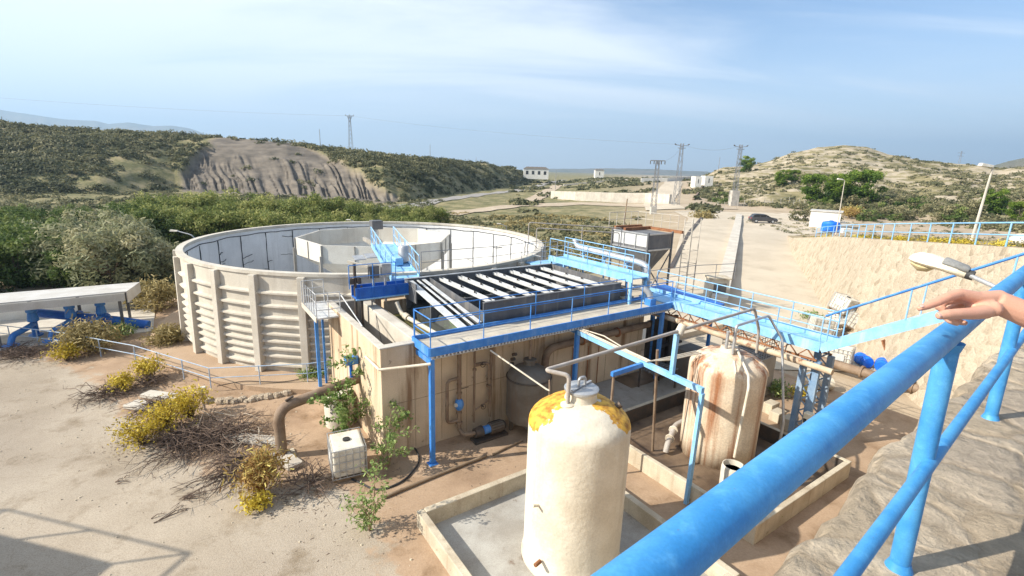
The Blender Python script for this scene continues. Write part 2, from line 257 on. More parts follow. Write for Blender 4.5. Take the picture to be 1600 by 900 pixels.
# ------------------------------------------------------------------ mesh helpers
ORG = {}
class MB:
    def __init__(s): s.v = []; s.f = []
    def add(s, vs, fs):
        o = len(s.v); s.v += [tuple(p) for p in vs]; s.f += [tuple(i + o for i in f) for f in fs]; return s
    def box(s, x0, y0, z0, x1, y1, z1):
        return s.add([(x0, y0, z0), (x1, y0, z0), (x1, y1, z0), (x0, y1, z0), (x0, y0, z1), (x1, y0, z1), (x1, y1, z1), (x0, y1, z1)],
                     [(0, 3, 2, 1), (4, 5, 6, 7), (0, 1, 5, 4), (1, 2, 6, 5), (2, 3, 7, 6), (3, 0, 4, 7)])
    def hexa(s, p):
        return s.add(p, [(0, 3, 2, 1), (4, 5, 6, 7), (0, 1, 5, 4), (1, 2, 6, 5), (2, 3, 7, 6), (3, 0, 4, 7)])
    def beam(s, a, b, w, h, up=(0, 0, 1)):
        a = Vector(a); b = Vector(b); d = (b - a).normalized(); u = Vector(up)
        if abs(d.dot(u)) > 0.98: u = Vector((0, 1, 0))
        x = d.cross(u).normalized() * (w / 2); y = x.cross(d).normalized() * (h / 2)
        return s.hexa([a - x - y, a + x - y, a + x + y, a - x + y, b - x - y, b + x - y, b + x + y, b - x + y])
    def tube(s, pts, r, n=8, cap=True):
        pts = [Vector(p) for p in pts]; rs = r if isinstance(r, (list, tuple)) else [r] * len(pts)
        t0 = (pts[1] - pts[0]).normalized(); ref = Vector((0, 0, 1)) if abs(t0.z) < 0.9 else Vector((1, 0, 0))
        nx = t0.cross(ref).normalized(); o = len(s.v); m = len(pts)
        for i, p in enumerate(pts):
            if i == 0: t = t0
            elif i == m - 1: t = (pts[i] - pts[i - 1]).normalized()
            else:
                t = (pts[i + 1] - pts[i]).normalized() + (pts[i] - pts[i - 1]).normalized()
                t = t.normalized() if t.length > 1e-6 else t0
            nx = (nx - t * nx.dot(t)).normalized(); ny = t.cross(nx)
            for k in range(n):
                a = 2 * math.pi * k / n
                s.v.append(tuple(p + (nx * math.cos(a) + ny * math.sin(a)) * rs[i]))
        for i in range(m - 1):
            for k in range(n):
                a = o + i * n + k; b = o + i * n + (k + 1) % n
                s.f.append((a, b, b + n, a + n))
        if cap:
            s.f.append(tuple(o + k for k in range(n))[::-1]); s.f.append(tuple(o + (m - 1) * n + k for k in range(n)))
        return s
    def cyl(s, a, b, r, n=16): return s.tube([a, b], r, n)
    def lathe(s, c, prof, n=32, closed=False):
        o = len(s.v); m = len(prof)
        for r, z in prof:
            for k in range(n):
                a = 2 * math.pi * k / n; s.v.append((c[0] + r * math.cos(a), c[1] + r * math.sin(a), c[2] + z))
        for i in range(m - 1 + (1 if closed else 0)):
            j = (i + 1) % m
            for k in range(n):
                k2 = (k + 1) % n
                s.f.append((o + i * n + k, o + i * n + k2, o + j * n + k2, o + j * n + k))
        if not closed:
            if prof[0][0] > 1e-4: s.f.append(tuple(o + k for k in range(n))[::-1])
            if prof[-1][0] > 1e-4: s.f.append(tuple(o + (m - 1) * n + k for k in range(n)))
        return s
    def prism(s, poly, z0, z1):
        n = len(poly); o = len(s.v)
        s.v += [(p[0], p[1], z0) for p in poly] + [(p[0], p[1], z1) for p in poly]
        s.f.append(tuple(o + i for i in range(n))[::-1]); s.f.append(tuple(o + n + i for i in range(n)))
        for i in range(n):
            j = (i + 1) % n; s.f.append((o + i, o + j, o + n + j, o + n + i))
        return s
    def build(s, name, mat, parent=None, smooth=False, bevel=0, sub=0, label=None, at=None, frame=None, noisy=0):
        me = bpy.data.meshes.new(name)
        if parent is not None: og = ORG[parent.name]
        else: og = at or (0, 0, 0)
        V_ = [(a - og[0], b - og[1], c - og[2]) for a, b, c in s.v]
        me.from_pydata(V_, [], s.f); me.update()
        bm = bmesh.new(); bm.from_mesh(me); bmesh.ops.recalc_face_normals(bm, faces=bm.faces); bm.to_mesh(me); bm.free()
        me.materials.append(M[mat] if isinstance(mat, str) else mat)
        if smooth:
            me.polygons.foreach_set('use_smooth', [True] * len(me.polygons))
            if smooth != 'all': me.set_sharp_from_angle(angle=math.radians(40))
        o = bpy.data.objects.new(name, me); COL.objects.link(o)
        if parent is not None:
            o.parent = parent; ORG[o.name] = og
        else:
            fr = frame or 'uv'
            if fr == 'uv':
                x, y = W(og[0], og[1]); o.location = (x, y, og[2]); o.rotation_euler = (0, 0, ANG)
            else: o.location = og
            ORG[o.name] = og
        if bevel:
            bv = o.modifiers.new('bevel', 'BEVEL'); bv.width = bevel; bv.segments = 2; bv.limit_method = 'ANGLE'
        if label: o['label'] = label
        return o

def tag(o, label, cat, group=None, kind=None):
    o['label'] = label; o['category'] = cat
    if group: o['group'] = group
    if kind: o['kind'] = kind
    return o
def thing(name, label, cat, at, group=None, frame='uv'):
    o = bpy.data.objects.new(name, None); COL.objects.link(o); o.empty_display_size = 0.2
    if frame == 'uv':
        x, y = W(at[0], at[1]); o.location = (x, y, at[2]); o.rotation_euler = (0, 0, ANG)
    else: o.location = at
    ORG[o.name] = tuple(at)
    return tag(o, label, cat, group)
def structure(o, kind='structure'):
    o['kind'] = kind; return o
def kids(o): return [c for c in bpy.data.objects if c.parent == o]
def copy_thing(o, loc=None, rotz=None, scale=None, label=None, group=None):
    c = o.copy(); COL.objects.link(c)
    for ch in CH.get(o.name) or kids(o):
        d = ch.copy(); COL.objects.link(d); d.parent = c
        for g in kids(ch) if o.name not in CH else []:
            e = g.copy(); COL.objects.link(e); e.parent = d
    if loc is not None: c.location = loc
    if rotz is not None: c.rotation_euler = (0, 0, rotz)
    if scale is not None: c.scale = (scale, scale, scale) if not isinstance(scale, tuple) else scale
    if label: c['label'] = label
    if group: c['group'] = group
    return c
CH = {}
def arc(c, r, a0, a1, n, plane='xz', off=0):
    out = []
    for i in range(n + 1):
        a = a0 + (a1 - a0) * i / n
        if plane == 'xz': out.append((c[0] + r * math.cos(a), c[1], c[2] + r * math.sin(a)))
        elif plane == 'yz': out.append((c[0], c[1] + r * math.cos(a), c[2] + r * math.sin(a)))
        else: out.append((c[0] + r * math.cos(a), c[1] + r * math.sin(a), c[2]))
    return out
def bend(pts, r=0.15, n=5):
    """polyline with rounded corners"""
    P = [Vector(p) for p in pts]; out = [P[0]]
    for i in range(1, len(P) - 1):
        a = (P[i - 1] - P[i]); b = (P[i + 1] - P[i]); rr = min(r, a.length * 0.45, b.length * 0.45)
        p0 = P[i] + a.normalized() * rr; p1 = P[i] + b.normalized() * rr
        for k in range(n + 1):
            t = k / n; out.append(p0 * (1 - t) ** 2 + P[i] * 2 * t * (1 - t) + p1 * t * t)
    out.append(P[-1]); return out
def hsh(a): return (math.sin(a * 127.1 + 3.7) * 43758.5453) % 1.0

# ------------------------------------------------------------------ terrain
def vnoise(x, y, seed=0):
    """smooth value noise, arrays"""
    xi = np.floor(x).astype(np.int64); yi = np.floor(y).astype(np.int64); fx = x - xi; fy = y - yi
    fx = fx * fx * (3 - 2 * fx); fy = fy * fy * (3 - 2 * fy)
    def h(a, b):
        n = (a * 374761393 + b * 668265263 + seed * 974711) & 0x7fffffff
        n = (n ^ (n >> 13)) * 1274126177 & 0x7fffffff
        return ((n ^ (n >> 16)) & 0xffff) / 65535.0
    return (h(xi, yi) * (1 - fx) + h(xi + 1, yi) * fx) * (1 - fy) + (h(xi, yi + 1) * (1 - fx) + h(xi + 1, yi + 1) * fx) * fy
def fbm(x, y, o=4, seed=0):
    s = 0; a = 0.5
    for i in range(o): s = s + a * vnoise(x * 2 ** i, y * 2 ** i, seed + i); a *= 0.5
    return s
def sst(a, b, x):
    t = np.clip((x - a) / (b - a), 0, 1); return t * t * (3 - 2 * t)
# bearing (tangent to the view axis) -> table coordinate used for the hill profiles
_tx = np.arange(-900, 2500, 20.0)
_tt = []
for _p in _tx:
    _r0 = [ray(_p, yy) for yy in (200, 290)]
    _q = _r0[0] + (_r0[1] - _r0[0]) * (_r0[0][2] / (_r0[0][2] - _r0[1][2])) if _r0[0][2] != _r0[1][2] else _r0[0]
    _tt.append(_q[0] / _q[1])
_tt = np.array(_tt)
def PX(x, y): return np.interp(x / np.maximum(y, 1e-3), _tt, _tx)
def ridge_z(px, row, Y): return GY(px, row, Y)[2]
LH = [(-700, 185, 110, 165), (-300, 187, 112, 165), (0, 194, 120, 172), (150, 204, 130, 180), (270, 210, 148, 190), (345, 215, 146, 186), (450, 222, 140, 185), (500, 231, 136, 188), (600, 241, 128, 185), (640, 245, 140, 200), (700, 250, 171, 232), (760, 257, 225, 290), (800, 262, 276, 340), (835, 267, 330, 400)]
LHx = [a[0] for a in LH]; LHz = [ridge_z(a[0], a[1], a[3]) for a in LH]; LH0 = [a[2] for a in LH]; LH1 = [a[3] for a in LH]
RH = [(1085, 270, 175, 300), (1130, 262, 150, 290), (1170, 258, 135, 290), (1200, 251, 125, 290), (1230, 239, 120, 290), (1270, 229, 118, 290), (1310, 226, 116, 290), (1345, 229, 114, 290), (1380, 241, 110, 280), (1420, 248, 105, 270), (1450, 251, 100, 260), (1500, 256, 92, 250), (1560, 263, 85, 240), (1610, 262, 80, 235), (1700, 262, 75, 230), (2300, 262, 60, 200)]
RHx = [a[0] for a in RH]; RHz = [ridge_z(a[0], a[1], a[3]) for a in RH]; RH0 = [a[2] for a in RH]; RH1 = [a[3] for a in RH]
BK = [(19.0, 8.2, 7.9), (19.56, 18.97, 7.0), (22.65, 30.0, 5.85), (27.7, 42.0, 4.6), (32.2, 55.0, 2.85), (35.2, 62.0, 1.95), (38.0, 68.0, 1.58)]   # top edge of the stone bank
def yard_z(y): return 1.5 * sst(36, 70, y)
def HZ(x, y, detail=True):
    x = np.asarray(x, float); y = np.asarray(y, float)
    fr = sst(20, 60, y)
    P = PX(x, np.maximum(y, 0.5))
    z = yard_z(y) * sst(950, 1100, P)
    # lower ground beyond the tank on the left
    # left ridge
    d0 = np.interp(P, LHx, LH0); d1 = np.interp(P, LHx, LH1); zr = np.interp(P, LHx, LHz)
    s = np.clip((y - d0) / (d1 - d0), 0, 1)
    e = np.where(s < 1, 1 - (1 - s) ** 1.6, 1.0)
    clay = clay_mask(P, s)
    # benches in the cut slope
    es = np.interp(s, [0, 0.05, 0.22, 0.30, 0.52, 0.60, 0.80, 1.0], [0, 0.04, 0.27, 0.30, 0.62, 0.65, 0.9, 1.0])
    e = e * (1 - clay) + es * clay
    lm = sst(850, 800, P)
    lh = zr * e * lm
    hm = sst(0, 0.15, s) * lm * sst(1.02, 0.85, s) * (1 - clay * 0.8)
    lh = lh + hm * (fbm(x / 14, y / 14, 4, 3) - 0.5) * 4.0
    gq = P + 34 * s + 9 * vnoise(P / 26.0, s * 5, 5)
    gul = np.minimum(np.abs(2 * vnoise(gq / 5.5, s * 1.6, 5) - 1), 1.25 * np.abs(2 * vnoise(gq / 12.0 + 7, s * 1.1, 15) - 1))
    lh = lh - clay * sst(0.03, 0.1, s) * sst(0.62, 0.5, s) * np.clip(1 - gul * 1.5, 0, 1) ** 1.5 * 1.7 * (0.4 + vnoise(P / 21.0, s * 6, 8))
    lh = np.where(s >= 1, zr * lm - 0.03 * (y - d1), lh)
    z = z + np.maximum(lh, -0.5)
    # right hill
    d0 = np.interp(P, RHx, RH0); d1 = np.interp(P, RHx, RH1); zr = np.interp(P, RHx, RHz) - 1.5
    s = np.clip((y - d0) / (d1 - d0), 0, 1)
    e = s * 0.75 + 0.25 * s * s
    rm = sst(1085, 1125, P)
    rough = (fbm(x / 22, y / 22, 5, 9) - 0.5) * 7.0 * sst(0, 0.12, s) * sst(1.0, 0.9, s)
    step = (fbm(x / 6, y / 6, 3, 31) - 0.5) * 1.6 * sst(0, 0.1, s)
    rh = zr * e + rough + step
    rh = np.where(s >= 1, zr - 0.04 * (y - d1), rh)
    z = z + rm * rh
    # the road climbs a little towards the saddle in the middle
    mid = sst(860, 980, P) * sst(1125, 1085, P)
    z = z + mid * 4.0 * sst(130, 260, y) + (1 - rm) * (1 - lm) * 1.2 * sst(150, 420, y)
    if detail:
        z = z + (fbm(x / 9, y / 9, 3, 21) - 0.5) * 1.1 * sst(60, 100, y) * (1 - mid) * sst(0, 1, np.abs(P - 1100) / 60)
    # everything settles far away
    z = np.where(y > 480, z * np.clip(1 - (y - 480) / 900, 0, 1), z)
    return z
def clay_mask(P, s):
    wob = 10 * (vnoise(s * 9, P * 0 + 2.0, 4) - 0.5) + 26 * (fbm(P / 30, s * 7, 3, 14) - 0.5)
    L = 272 + 80 * s + wob; R = 632 - 165 * s + wob * 1.4
    return sst(-6, 10, P - L) * sst(-8, 12, R - P) * sst(1.03, 0.97, s)
def hz(x, y): return float(HZ(np.array([x]), np.array([y]))[0])

def fan_mesh():
    ta = np.radians(np.concatenate([np.linspace(-80, -50, 40), np.linspace(-49.9, 48, 900), np.linspace(48.2, 80, 40)]))
    rr = np.concatenate([np.linspace(1.5, 40, 30), np.geomspace(41, 100, 60), np.geomspace(101, 360, 240), np.geomspace(365, 9000, 36)])
    A, R_ = np.meshgrid(ta, rr)
    x = R_ * np.tan(A); y = R_.copy()
    far = np.abs(A) > np.radians(52)
    lim = np.tan(np.radians(80)) * R_
    z = HZ(x, y)
    P = PX(x, y)
    d0 = np.interp(P, LHx, LH0); d1 = np.interp(P, LHx, LH1); s = np.clip((y - d0) / (d1 - d0), 0, 1)
    clay = clay_mask(P, s) * (s > 0.005) * sst(850, 800, P)
    d0r = np.interp(P, RHx, RH0); d1r = np.interp(P, RHx, RH1); sr = np.clip((y - d0r) / (d1r - d0r), 0, 1)
    rock = sst(1085, 1140, P) * sst(0.0, 0.1, sr)
    green = np.maximum(sst(30, 60, y) * sst(1100, 900, P), sst(0.0, 0.2, s) * sst(850, 800, P)) * (1 - clay)
    n, m = x.shape
    v = np.stack([x.ravel(), y.ravel(), z.ravel() - 0.02], 1)
    idx = np.arange(n * m).reshape(n, m)
    f = np.stack([idx[:-1, :-1].ravel(), idx[:-1, 1:].ravel(), idx[1:, 1:].ravel(), idx[1:, :-1].ravel()], 1)
    # flat continuation behind the camera
    me = bpy.data.meshes.new('ground')
    back = np.array([[-9000, -3000, -0.02], [9000, -3000, -0.02]] )
    b0 = len(v); v = np.vstack([v, back])
    faces = f.tolist()
    faces.append((b0, b0 + 1, int(idx[0, -1]), int(idx[0, 0])))
    faces += [(b0, int(idx[i, 0]), int(idx[i + 1, 0])) for i in range(n - 1)]
    faces += [(b0 + 1, int(idx[i + 1, -1]), int(idx[i, -1])) for i in range(n - 1)]
    me.from_pydata(v.tolist(), [], faces); me.update()
    for nm, arr in (('clay', clay), ('rock', rock), ('green', green)):
        a = me.attributes.new(nm, 'FLOAT', 'POINT'); a.data.foreach_set('value', np.concatenate([arr.ravel(), [0, 0]]).astype(np.float32))
    me.polygons.foreach_set('use_smooth', [True] * len(me.polygons))
    o = bpy.data.objects.new('ground', me); COL.objects.link(o); structure(o)
    # material
    m_ = bpy.data.materials.new('countryside'); m_.use_nodes = True; t = m_.node_tree; b = t.nodes['Principled BSDF']
    b.inputs['Roughness'].default_value = 0.95; b.inputs['Specular IOR Level'].default_value = 0.15
    co = N(t, 'ShaderNodeTexCoord')
    def noise(sc, det=6, st=None, rg=0.6):
        q = N(t, 'ShaderNodeTexNoise'); q.inputs['Scale'].default_value = sc; q.inputs['Detail'].default_value = det; q.inputs['Roughness'].default_value = rg
        if st:
            k = N(t, 'ShaderNodeMapping'); k.inputs['Scale'].default_value = st; _link(t, co.outputs['Object'], k.inputs[0]); _link(t, k.outputs[0], q.inputs['Vector'])
        else: _link(t, co.outputs['Object'], q.inputs['Vector'])
        return q.outputs[0]
    def rmp(src, cols):
        r = N(t, 'ShaderNodeValToRGB'); e = r.color_ramp.elements
        e[0].position = cols[0][0]; e[0].color = (*cols[0][1], 1); e[1].position = cols[-1][0]; e[1].color = (*cols[-1][1], 1)
        for p, c in cols[1:-1]: k = e.new(p); k.color = (*c, 1)
        _link(t, src, r.inputs[0]); return r.outputs[0]
    def mix(f, a, c):
        xx = N(t, 'ShaderNodeMix', data_type='RGBA'); _link(t, f, xx.inputs['Factor']); _link(t, a, xx.inputs['A']); _link(t, c, xx.inputs['B']); return xx.outputs['Result']
    def att(nm): return N(t, 'ShaderNodeAttribute', attribute_name=nm).outputs['Fac']
    soil = rmp(noise(0.35, 9), [(0.3, (0.45, 0.37, 0.27)), (0.5, (0.40, 0.32, 0.23)), (0.7, (0.33, 0.26, 0.18))])
    grass = rmp(noise(0.22, 10, None, 0.72), [(0.30, (0.09, 0.095, 0.045)), (0.45, (0.15, 0.145, 0.07)), (0.55, (0.25, 0.215, 0.115)), (0.72, (0.36, 0.295, 0.19))])
    clay_c = rmp(noise(0.5, 9, (0.4, 0.4, 1.6)), [(0.3, (0.095, 0.085, 0.072)), (0.5, (0.15, 0.13, 0.108)), (0.7, (0.215, 0.185, 0.15))])
    rock_c = rmp(noise(0.16, 11, (0.7, 0.7, 4.0), 0.7), [(0.34, (0.13, 0.12, 0.06)), (0.46, (0.22, 0.19, 0.10)), (0.53, (0.34, 0.29, 0.21)), (0.7, (0.46, 0.395, 0.30))])
    c = mix(att('green'), soil, grass); c = mix(att('rock'), c, rock_c); c = mix(att('clay'), c, clay_c)
    _link(t, c, b.inputs['Base Color'])
    bp = N(t, 'ShaderNodeBump'); bp.inputs['Strength'].default_value = 0.6; bp.inputs['Distance'].default_value = 0.12
    _link(t, noise(2.5, 9), bp.inputs['Height']); _link(t, bp.outputs[0], b.inputs['Normal'])
    me.materials.append(m_)
fan_mesh()

def sheet(name, poly, z, mat, kind='structure', frame='uv', res=None):
    """flat sheet with a given outline (uv)"""
    mb = MB(); n = len(poly); mb.add([(p[0], p[1], z) for p in poly], [tuple(range(n))])
    o = mb.build(name, mat); structure(o); return o
def ragged(poly, step=0.5, amp=0.12, seed=3, keep=()):
    out = []; r = random.Random(seed); n = len(poly)
    for i in range(n):
        a = poly[i]; b = poly[(i + 1) % n]; L = math.hypot(b[0] - a[0], b[1] - a[1]); k = max(1, min(60, int(L / step)))
        for j in range(k):
            t = j / k; q = 0 if (i in keep or j == 0) else amp
            out.append((a[0] + (b[0] - a[0]) * t + r.uniform(-q, q), a[1] + (b[1] - a[1]) * t + r.uniform(-q, q)))
    return out
def strip(name, pts, width, mat, off=0.06, seg=3.0):
    """road strip draped on the ground; pts in xy"""
    P = []
    for (a, b) in zip(pts[:-1], pts[1:]):
        L = math.hypot(b[0] - a[0], b[1] - a[1]); k = max(1, int(L / seg))
        P += [(a[0] + (b[0] - a[0]) * j / k, a[1] + (b[1] - a[1]) * j / k) for j in range(k)]
    P.append(pts[-1]); mb = MB(); ws = width if isinstance(width, (list, tuple)) else (width, width); nc = 5
    for i, p in enumerate(P):
        q0 = P[max(0, i - 1)]; q1 = P[min(len(P) - 1, i + 1)]; dx, dy = q1[0] - q0[0], q1[1] - q0[1]; L = math.hypot(dx, dy) or 1
        nx, ny = -dy / L, dx / L; w = ws[0] + (ws[1] - ws[0]) * i / (len(P) - 1)
        for k in range(nc):
            o_ = (k / (nc - 1) - 0.5) * w + (random.uniform(-.04, .04) * w if k in (0, nc - 1) else 0)
            x, y = p[0] + nx * o_, p[1] + ny * o_
            mb.v.append((x, y, hz(x, y) + off))
    for i in range(len(P) - 1):
        for k in range(nc - 1):
            a = i * nc + k; mb.f.append((a, a + 1, a + nc + 1, a + nc))
    o = mb.build(name, mat, smooth=True, frame='xy'); return structure(o)

# yard: gravelly concrete on the left, brown soil (the ground itself) round the plant
yl = [UV(*G(*p)) for p in ((-500, 470), (-200, 545), (-20, 552), (60, 560), (130, 580), (185, 640), (250, 690), (340, 745), (440, 770), (500, 755), (560, 790), (610, 860), (600, 900), (640, 1300), (-700, 1300), (-900, 700))]
def poly_sd(px_, py_, poly):
    """signed distance to a polygon, positive inside"""
    d = np.full(px_.shape, 1e9); ins = np.zeros(px_.shape, bool); n = len(poly)
    for i in range(n):
        (x0, y0), (x1, y1) = poly[i], poly[(i + 1) % n]; ex, ey = x1 - x0, y1 - y0
        t = np.clip(((px_ - x0) * ex + (py_ - y0) * ey) / (ex * ex + ey * ey + 1e-9), 0, 1); d = np.minimum(d, np.hypot(px_ - x0 - t * ex, py_ - y0 - t * ey))
        c = ((y0 > py_) != (y1 > py_)) & (px_ < ex * (py_ - y0) / (ey + 1e-12) + x0); ins ^= c
    return np.where(ins, d, -d)
gu, gv = np.meshgrid(np.arange(-26, 24.1, .4), np.arange(.8, 40.1, .4)); pv_ = np.clip(.5 + poly_sd(gu, gv, yl) / 2.4, 0, 1)
xx, yy = gu * CU - gv * SU, gu * SU + gv * CU; nn, mm = gu.shape; ii = np.arange(nn * mm).reshape(nn, mm)
me = bpy.data.meshes.new('yard'); me.from_pydata(np.stack([xx.ravel(), yy.ravel(), np.full(nn * mm, .006)], 1).tolist(), [], np.stack([ii[:-1, :-1].ravel(), ii[:-1, 1:].ravel(), ii[1:, 1:].ravel(), ii[1:, :-1].ravel()], 1).tolist())
at_ = me.attributes.new('pave', 'FLOAT', 'POINT'); at_.data.foreach_set('value', pv_.ravel().astype(np.float32))
m_ = bpy.data.materials.new('yard_ground'); m_.use_nodes = True; t_ = m_.node_tree; b_ = t_.nodes['Principled BSDF']; b_.inputs['Roughness'].default_value = .95; b_.inputs['Specular IOR Level'].default_value = .15
co_ = N(t_, 'ShaderNodeTexCoord')
def yn(sc, det=8, rg=.6):
    q = N(t_, 'ShaderNodeTexNoise'); q.inputs['Scale'].default_value = sc; q.inputs['Detail'].default_value = det; q.inputs['Roughness'].default_value = rg; _link(t_, co_.outputs['Object'], q.inputs['Vector']); return q.outputs[0]
def yr(src, cols):
    r = N(t_, 'ShaderNodeValToRGB'); e = r.color_ramp.elements; e[0].position = cols[0][0]; e[0].color = (*cols[0][1], 1); e[1].position = cols[-1][0]; e[1].color = (*cols[-1][1], 1)
    for p, c in cols[1:-1]: k = e.new(p); k.color = (*c, 1)
    _link(t_, src, r.inputs[0]); return r.outputs[0]
def ymix(f, a, c, mode='MIX'):
    q = N(t_, 'ShaderNodeMix', data_type='RGBA', blend_type=mode)
    if isinstance(f, float): q.inputs['Factor'].default_value = f
    else: _link(t_, f, q.inputs['Factor'])
    _link(t_, a, q.inputs['A']); _link(t_, c, q.inputs['B']); return q.outputs['Result']
paving = yr(yn(.3, 9), [(.3, (.31, .265, .21)), (.48, (.375, .325, .265)), (.7, (.44, .39, .325))])
grit = yr(yn(34, 4, .7), [(.34, (.50, .48, .45)), (.5, (1, 1, 1)), (.68, (1.25, 1.24, 1.2))])
paving = ymix(.55, paving, grit, 'MULTIPLY')
soil_ = yr(yn(.5, 9), [(.3, (.45, .33, .23)), (.5, (.39, .28, .19)), (.7, (.28, .195, .13))])
soil_ = ymix(.4, soil_, yr(yn(16, 6, .7), [(.3, (.55, .5, .45)), (.6, (1.1, 1.1, 1.1))]), 'MULTIPLY')
stain = yr(yn(.85, 8, .65), [(.53, (1, 1, 1)), (.70, (.66, .62, .56))])
vo_ = N(t_, 'ShaderNodeTexVoronoi', feature='DISTANCE_TO_EDGE'); vo_.inputs['Scale'].default_value = .24
wn_ = N(t_, 'ShaderNodeTexNoise'); wn_.inputs['Scale'].default_value = 1.1; wn_.inputs['Detail'].default_value = 6; _link(t_, co_.outputs['Object'], wn_.inputs['Vector'])
ws_ = N(t_, 'ShaderNodeVectorMath', operation='SCALE'); _link(t_, wn_.outputs['Color'], ws_.inputs[0]); ws_.inputs['Scale'].default_value = 1.3
wa_ = N(t_, 'ShaderNodeVectorMath', operation='ADD'); _link(t_, co_.outputs['Object'], wa_.inputs[0]); _link(t_, ws_.outputs[0], wa_.inputs[1]); _link(t_, wa_.outputs[0], vo_.inputs['Vector'])
paving = ymix(1.0, paving, yr(vo_.outputs[0], [(0.0, (.84, .82, .79)), (.004, (1, 1, 1))]), 'MULTIPLY')
paving = ymix(1.0, paving, yr(yn(.12, 5, .5), [(.4, (1.06, 1.04, 1.0)), (.62, (.86, .84, .82))]), 'MULTIPLY')
pa_ = N(t_, 'ShaderNodeAttribute', attribute_name='pave').outputs['Fac']
sm = N(t_, 'ShaderNodeMath', operation='MULTIPLY_ADD'); _link(t_, yn(1.4, 9, .65), sm.inputs[0]); sm.inputs[1].default_value = 1.3; _link(t_, pa_, sm.inputs[2])
sr = N(t_, 'ShaderNodeMapRange', interpolation_type='SMOOTHSTEP'); sr.inputs[1].default_value = 1.02; sr.inputs[2].default_value = 1.26; _link(t_, sm.outputs[0], sr.inputs[0])
_link(t_, ymix(1.0, ymix(sr.outputs[0], soil_, paving), stain, 'MULTIPLY'), b_.inputs['Base Color'])
bp_ = N(t_, 'ShaderNodeBump'); bp_.inputs['Strength'].default_value = .5; bp_.inputs['Distance'].default_value = .02; _link(t_, yn(26, 8, .7), bp_.inputs['Height']); _link(t_, bp_.outputs[0], b_.inputs['Normal'])
me.materials.append(m_); o = bpy.data.objects.new('yard', me); COL.objects.link(o); structure(o)
# raised brown pad round the big tank
TC = UV(-8.73, 31.05)
pk = []
for k in range(48):
    a = 2 * math.pi * k / 48; rr_ = 12.3
    pk.append((TC[0] + rr_ * math.cos(a), TC[1] + rr_ * math.sin(a)))
mbp = MB(); mbp.prism(pk, -0.3, 0.22); structure(mbp.build('tank_pad', 'soil', frame='uv'))
# driveway from the yard up to the car park
dl = [(18, 29), (16.2, 42), (24.0, 66), (33, 92), (37.5, 108), (60, 108), (53, 92), (42.2, 80), (32.6, 55), (22.8, 30), (21.0, 24)]
def drape(name, poly_rows, mat, off):
    mb = MB(); nc = len(poly_rows[0])
    for row in poly_rows:
        for x, y in row: mb.v.append((x, y, hz(x, y) + off))
    for i in range(len(poly_rows) - 1):
        for k in range(nc - 1):
            a = i * nc + k; mb.f.append((a, a + 1, a + nc + 1, a + nc))
    return structure(mb.build(name, mat, smooth=True, frame='xy'))
rows = []
for y in np.linspace(23, 112, 40):
    x0 = float(np.interp(y, [23, 30, 42, 66, 92, 104, 112], [8.5, 10.2, 13.6, 22.5, 32.5, 34.5, 36]))
    x1 = float(np.interp(y, [23, 30, 42, 55, 62, 68, 76, 92, 112], [20.6, 22.6, 27.6, 32.2, 35.2, 38.2, 50, 64, 70]))
    rows.append([(x0 + (x1 - x0) * k / 8, y) for k in range(9)])
drape('driveway', rows, 'driveway', 0.03)

# plateau to the right of the stone bank
mb = MB(); nrow = 0
xs_off = [0.0, 3, 8, 16, 30, 55, 100, 160]
for (x, y, z) in BK:
    for d in xs_off:
        xx = x + d; yy = y
        zt = z if d < 30 else z + 0.4
        mb.v.append((xx, yy, zt + (0.12 * math.sin(xx * 1.3 + yy) if d > 3 else 0)))
    nrow += 1
nc = len(xs_off)
for i in range(nrow - 1):
    for k in range(nc - 1):
        a = i * nc + k; mb.f.append((a, a + 1, a + nc + 1, a + nc))
structure(mb.build('embankment_top', stone_mat('scrubby_dirt', (0.30, 0.24, 0.14), (0.38, 0.30, 0.19), (0.22, 0.19, 0.10), 0.7, mortar=(0.30, 0.24, 0.15), bump=0.5, edge=0.3, mort_amt=0.5), frame='xy', smooth=True))

# the stone bank itself: battered rubble face
mb = MB(); nz = 14; nu = 90
cum = [0]
for a, b in zip(BK[:-1], BK[1:]): cum.append(cum[-1] + math.hypot(b[0] - a[0], b[1] - a[1]))
for i in range(nu + 1):
    s_ = cum[-1] * (i / nu) ** 1.25
    x = np.interp(s_, cum, [b[0] for b in BK]); y = np.interp(s_, cum, [b[1] for b in BK]); zt = np.interp(s_, cum, [b[2] for b in BK])
    zb = float(yard_z(np.array(y))) - 0.05
    for j in range(nz + 1):
        t = j / nz; bat = (1 - t) * 0.28 * (zt - zb); rg = 0.06 * (hsh(i * 13.1 + j * 7.7) - 0.5) * (1 if 0 < j < nz else 0.3)
        mb.v.append((x - (bat + rg) * 0.94, y + (bat + rg) * 0.34 - 0, zb + (zt - zb) * t + 0.02))
    # inner edge under the plateau
for i in range(nu):
    for j in range(nz):
        a = i * (nz + 1) + j; mb.f.append((a, a + 1, a + nz + 2, a + nz + 1))
sb = mb.build('stone_bank', 'stone_bank', frame='xy', smooth='all')
tag(sb, 'pale rubble stone bank sloping down beside the driveway under the railing', 'stone bank')

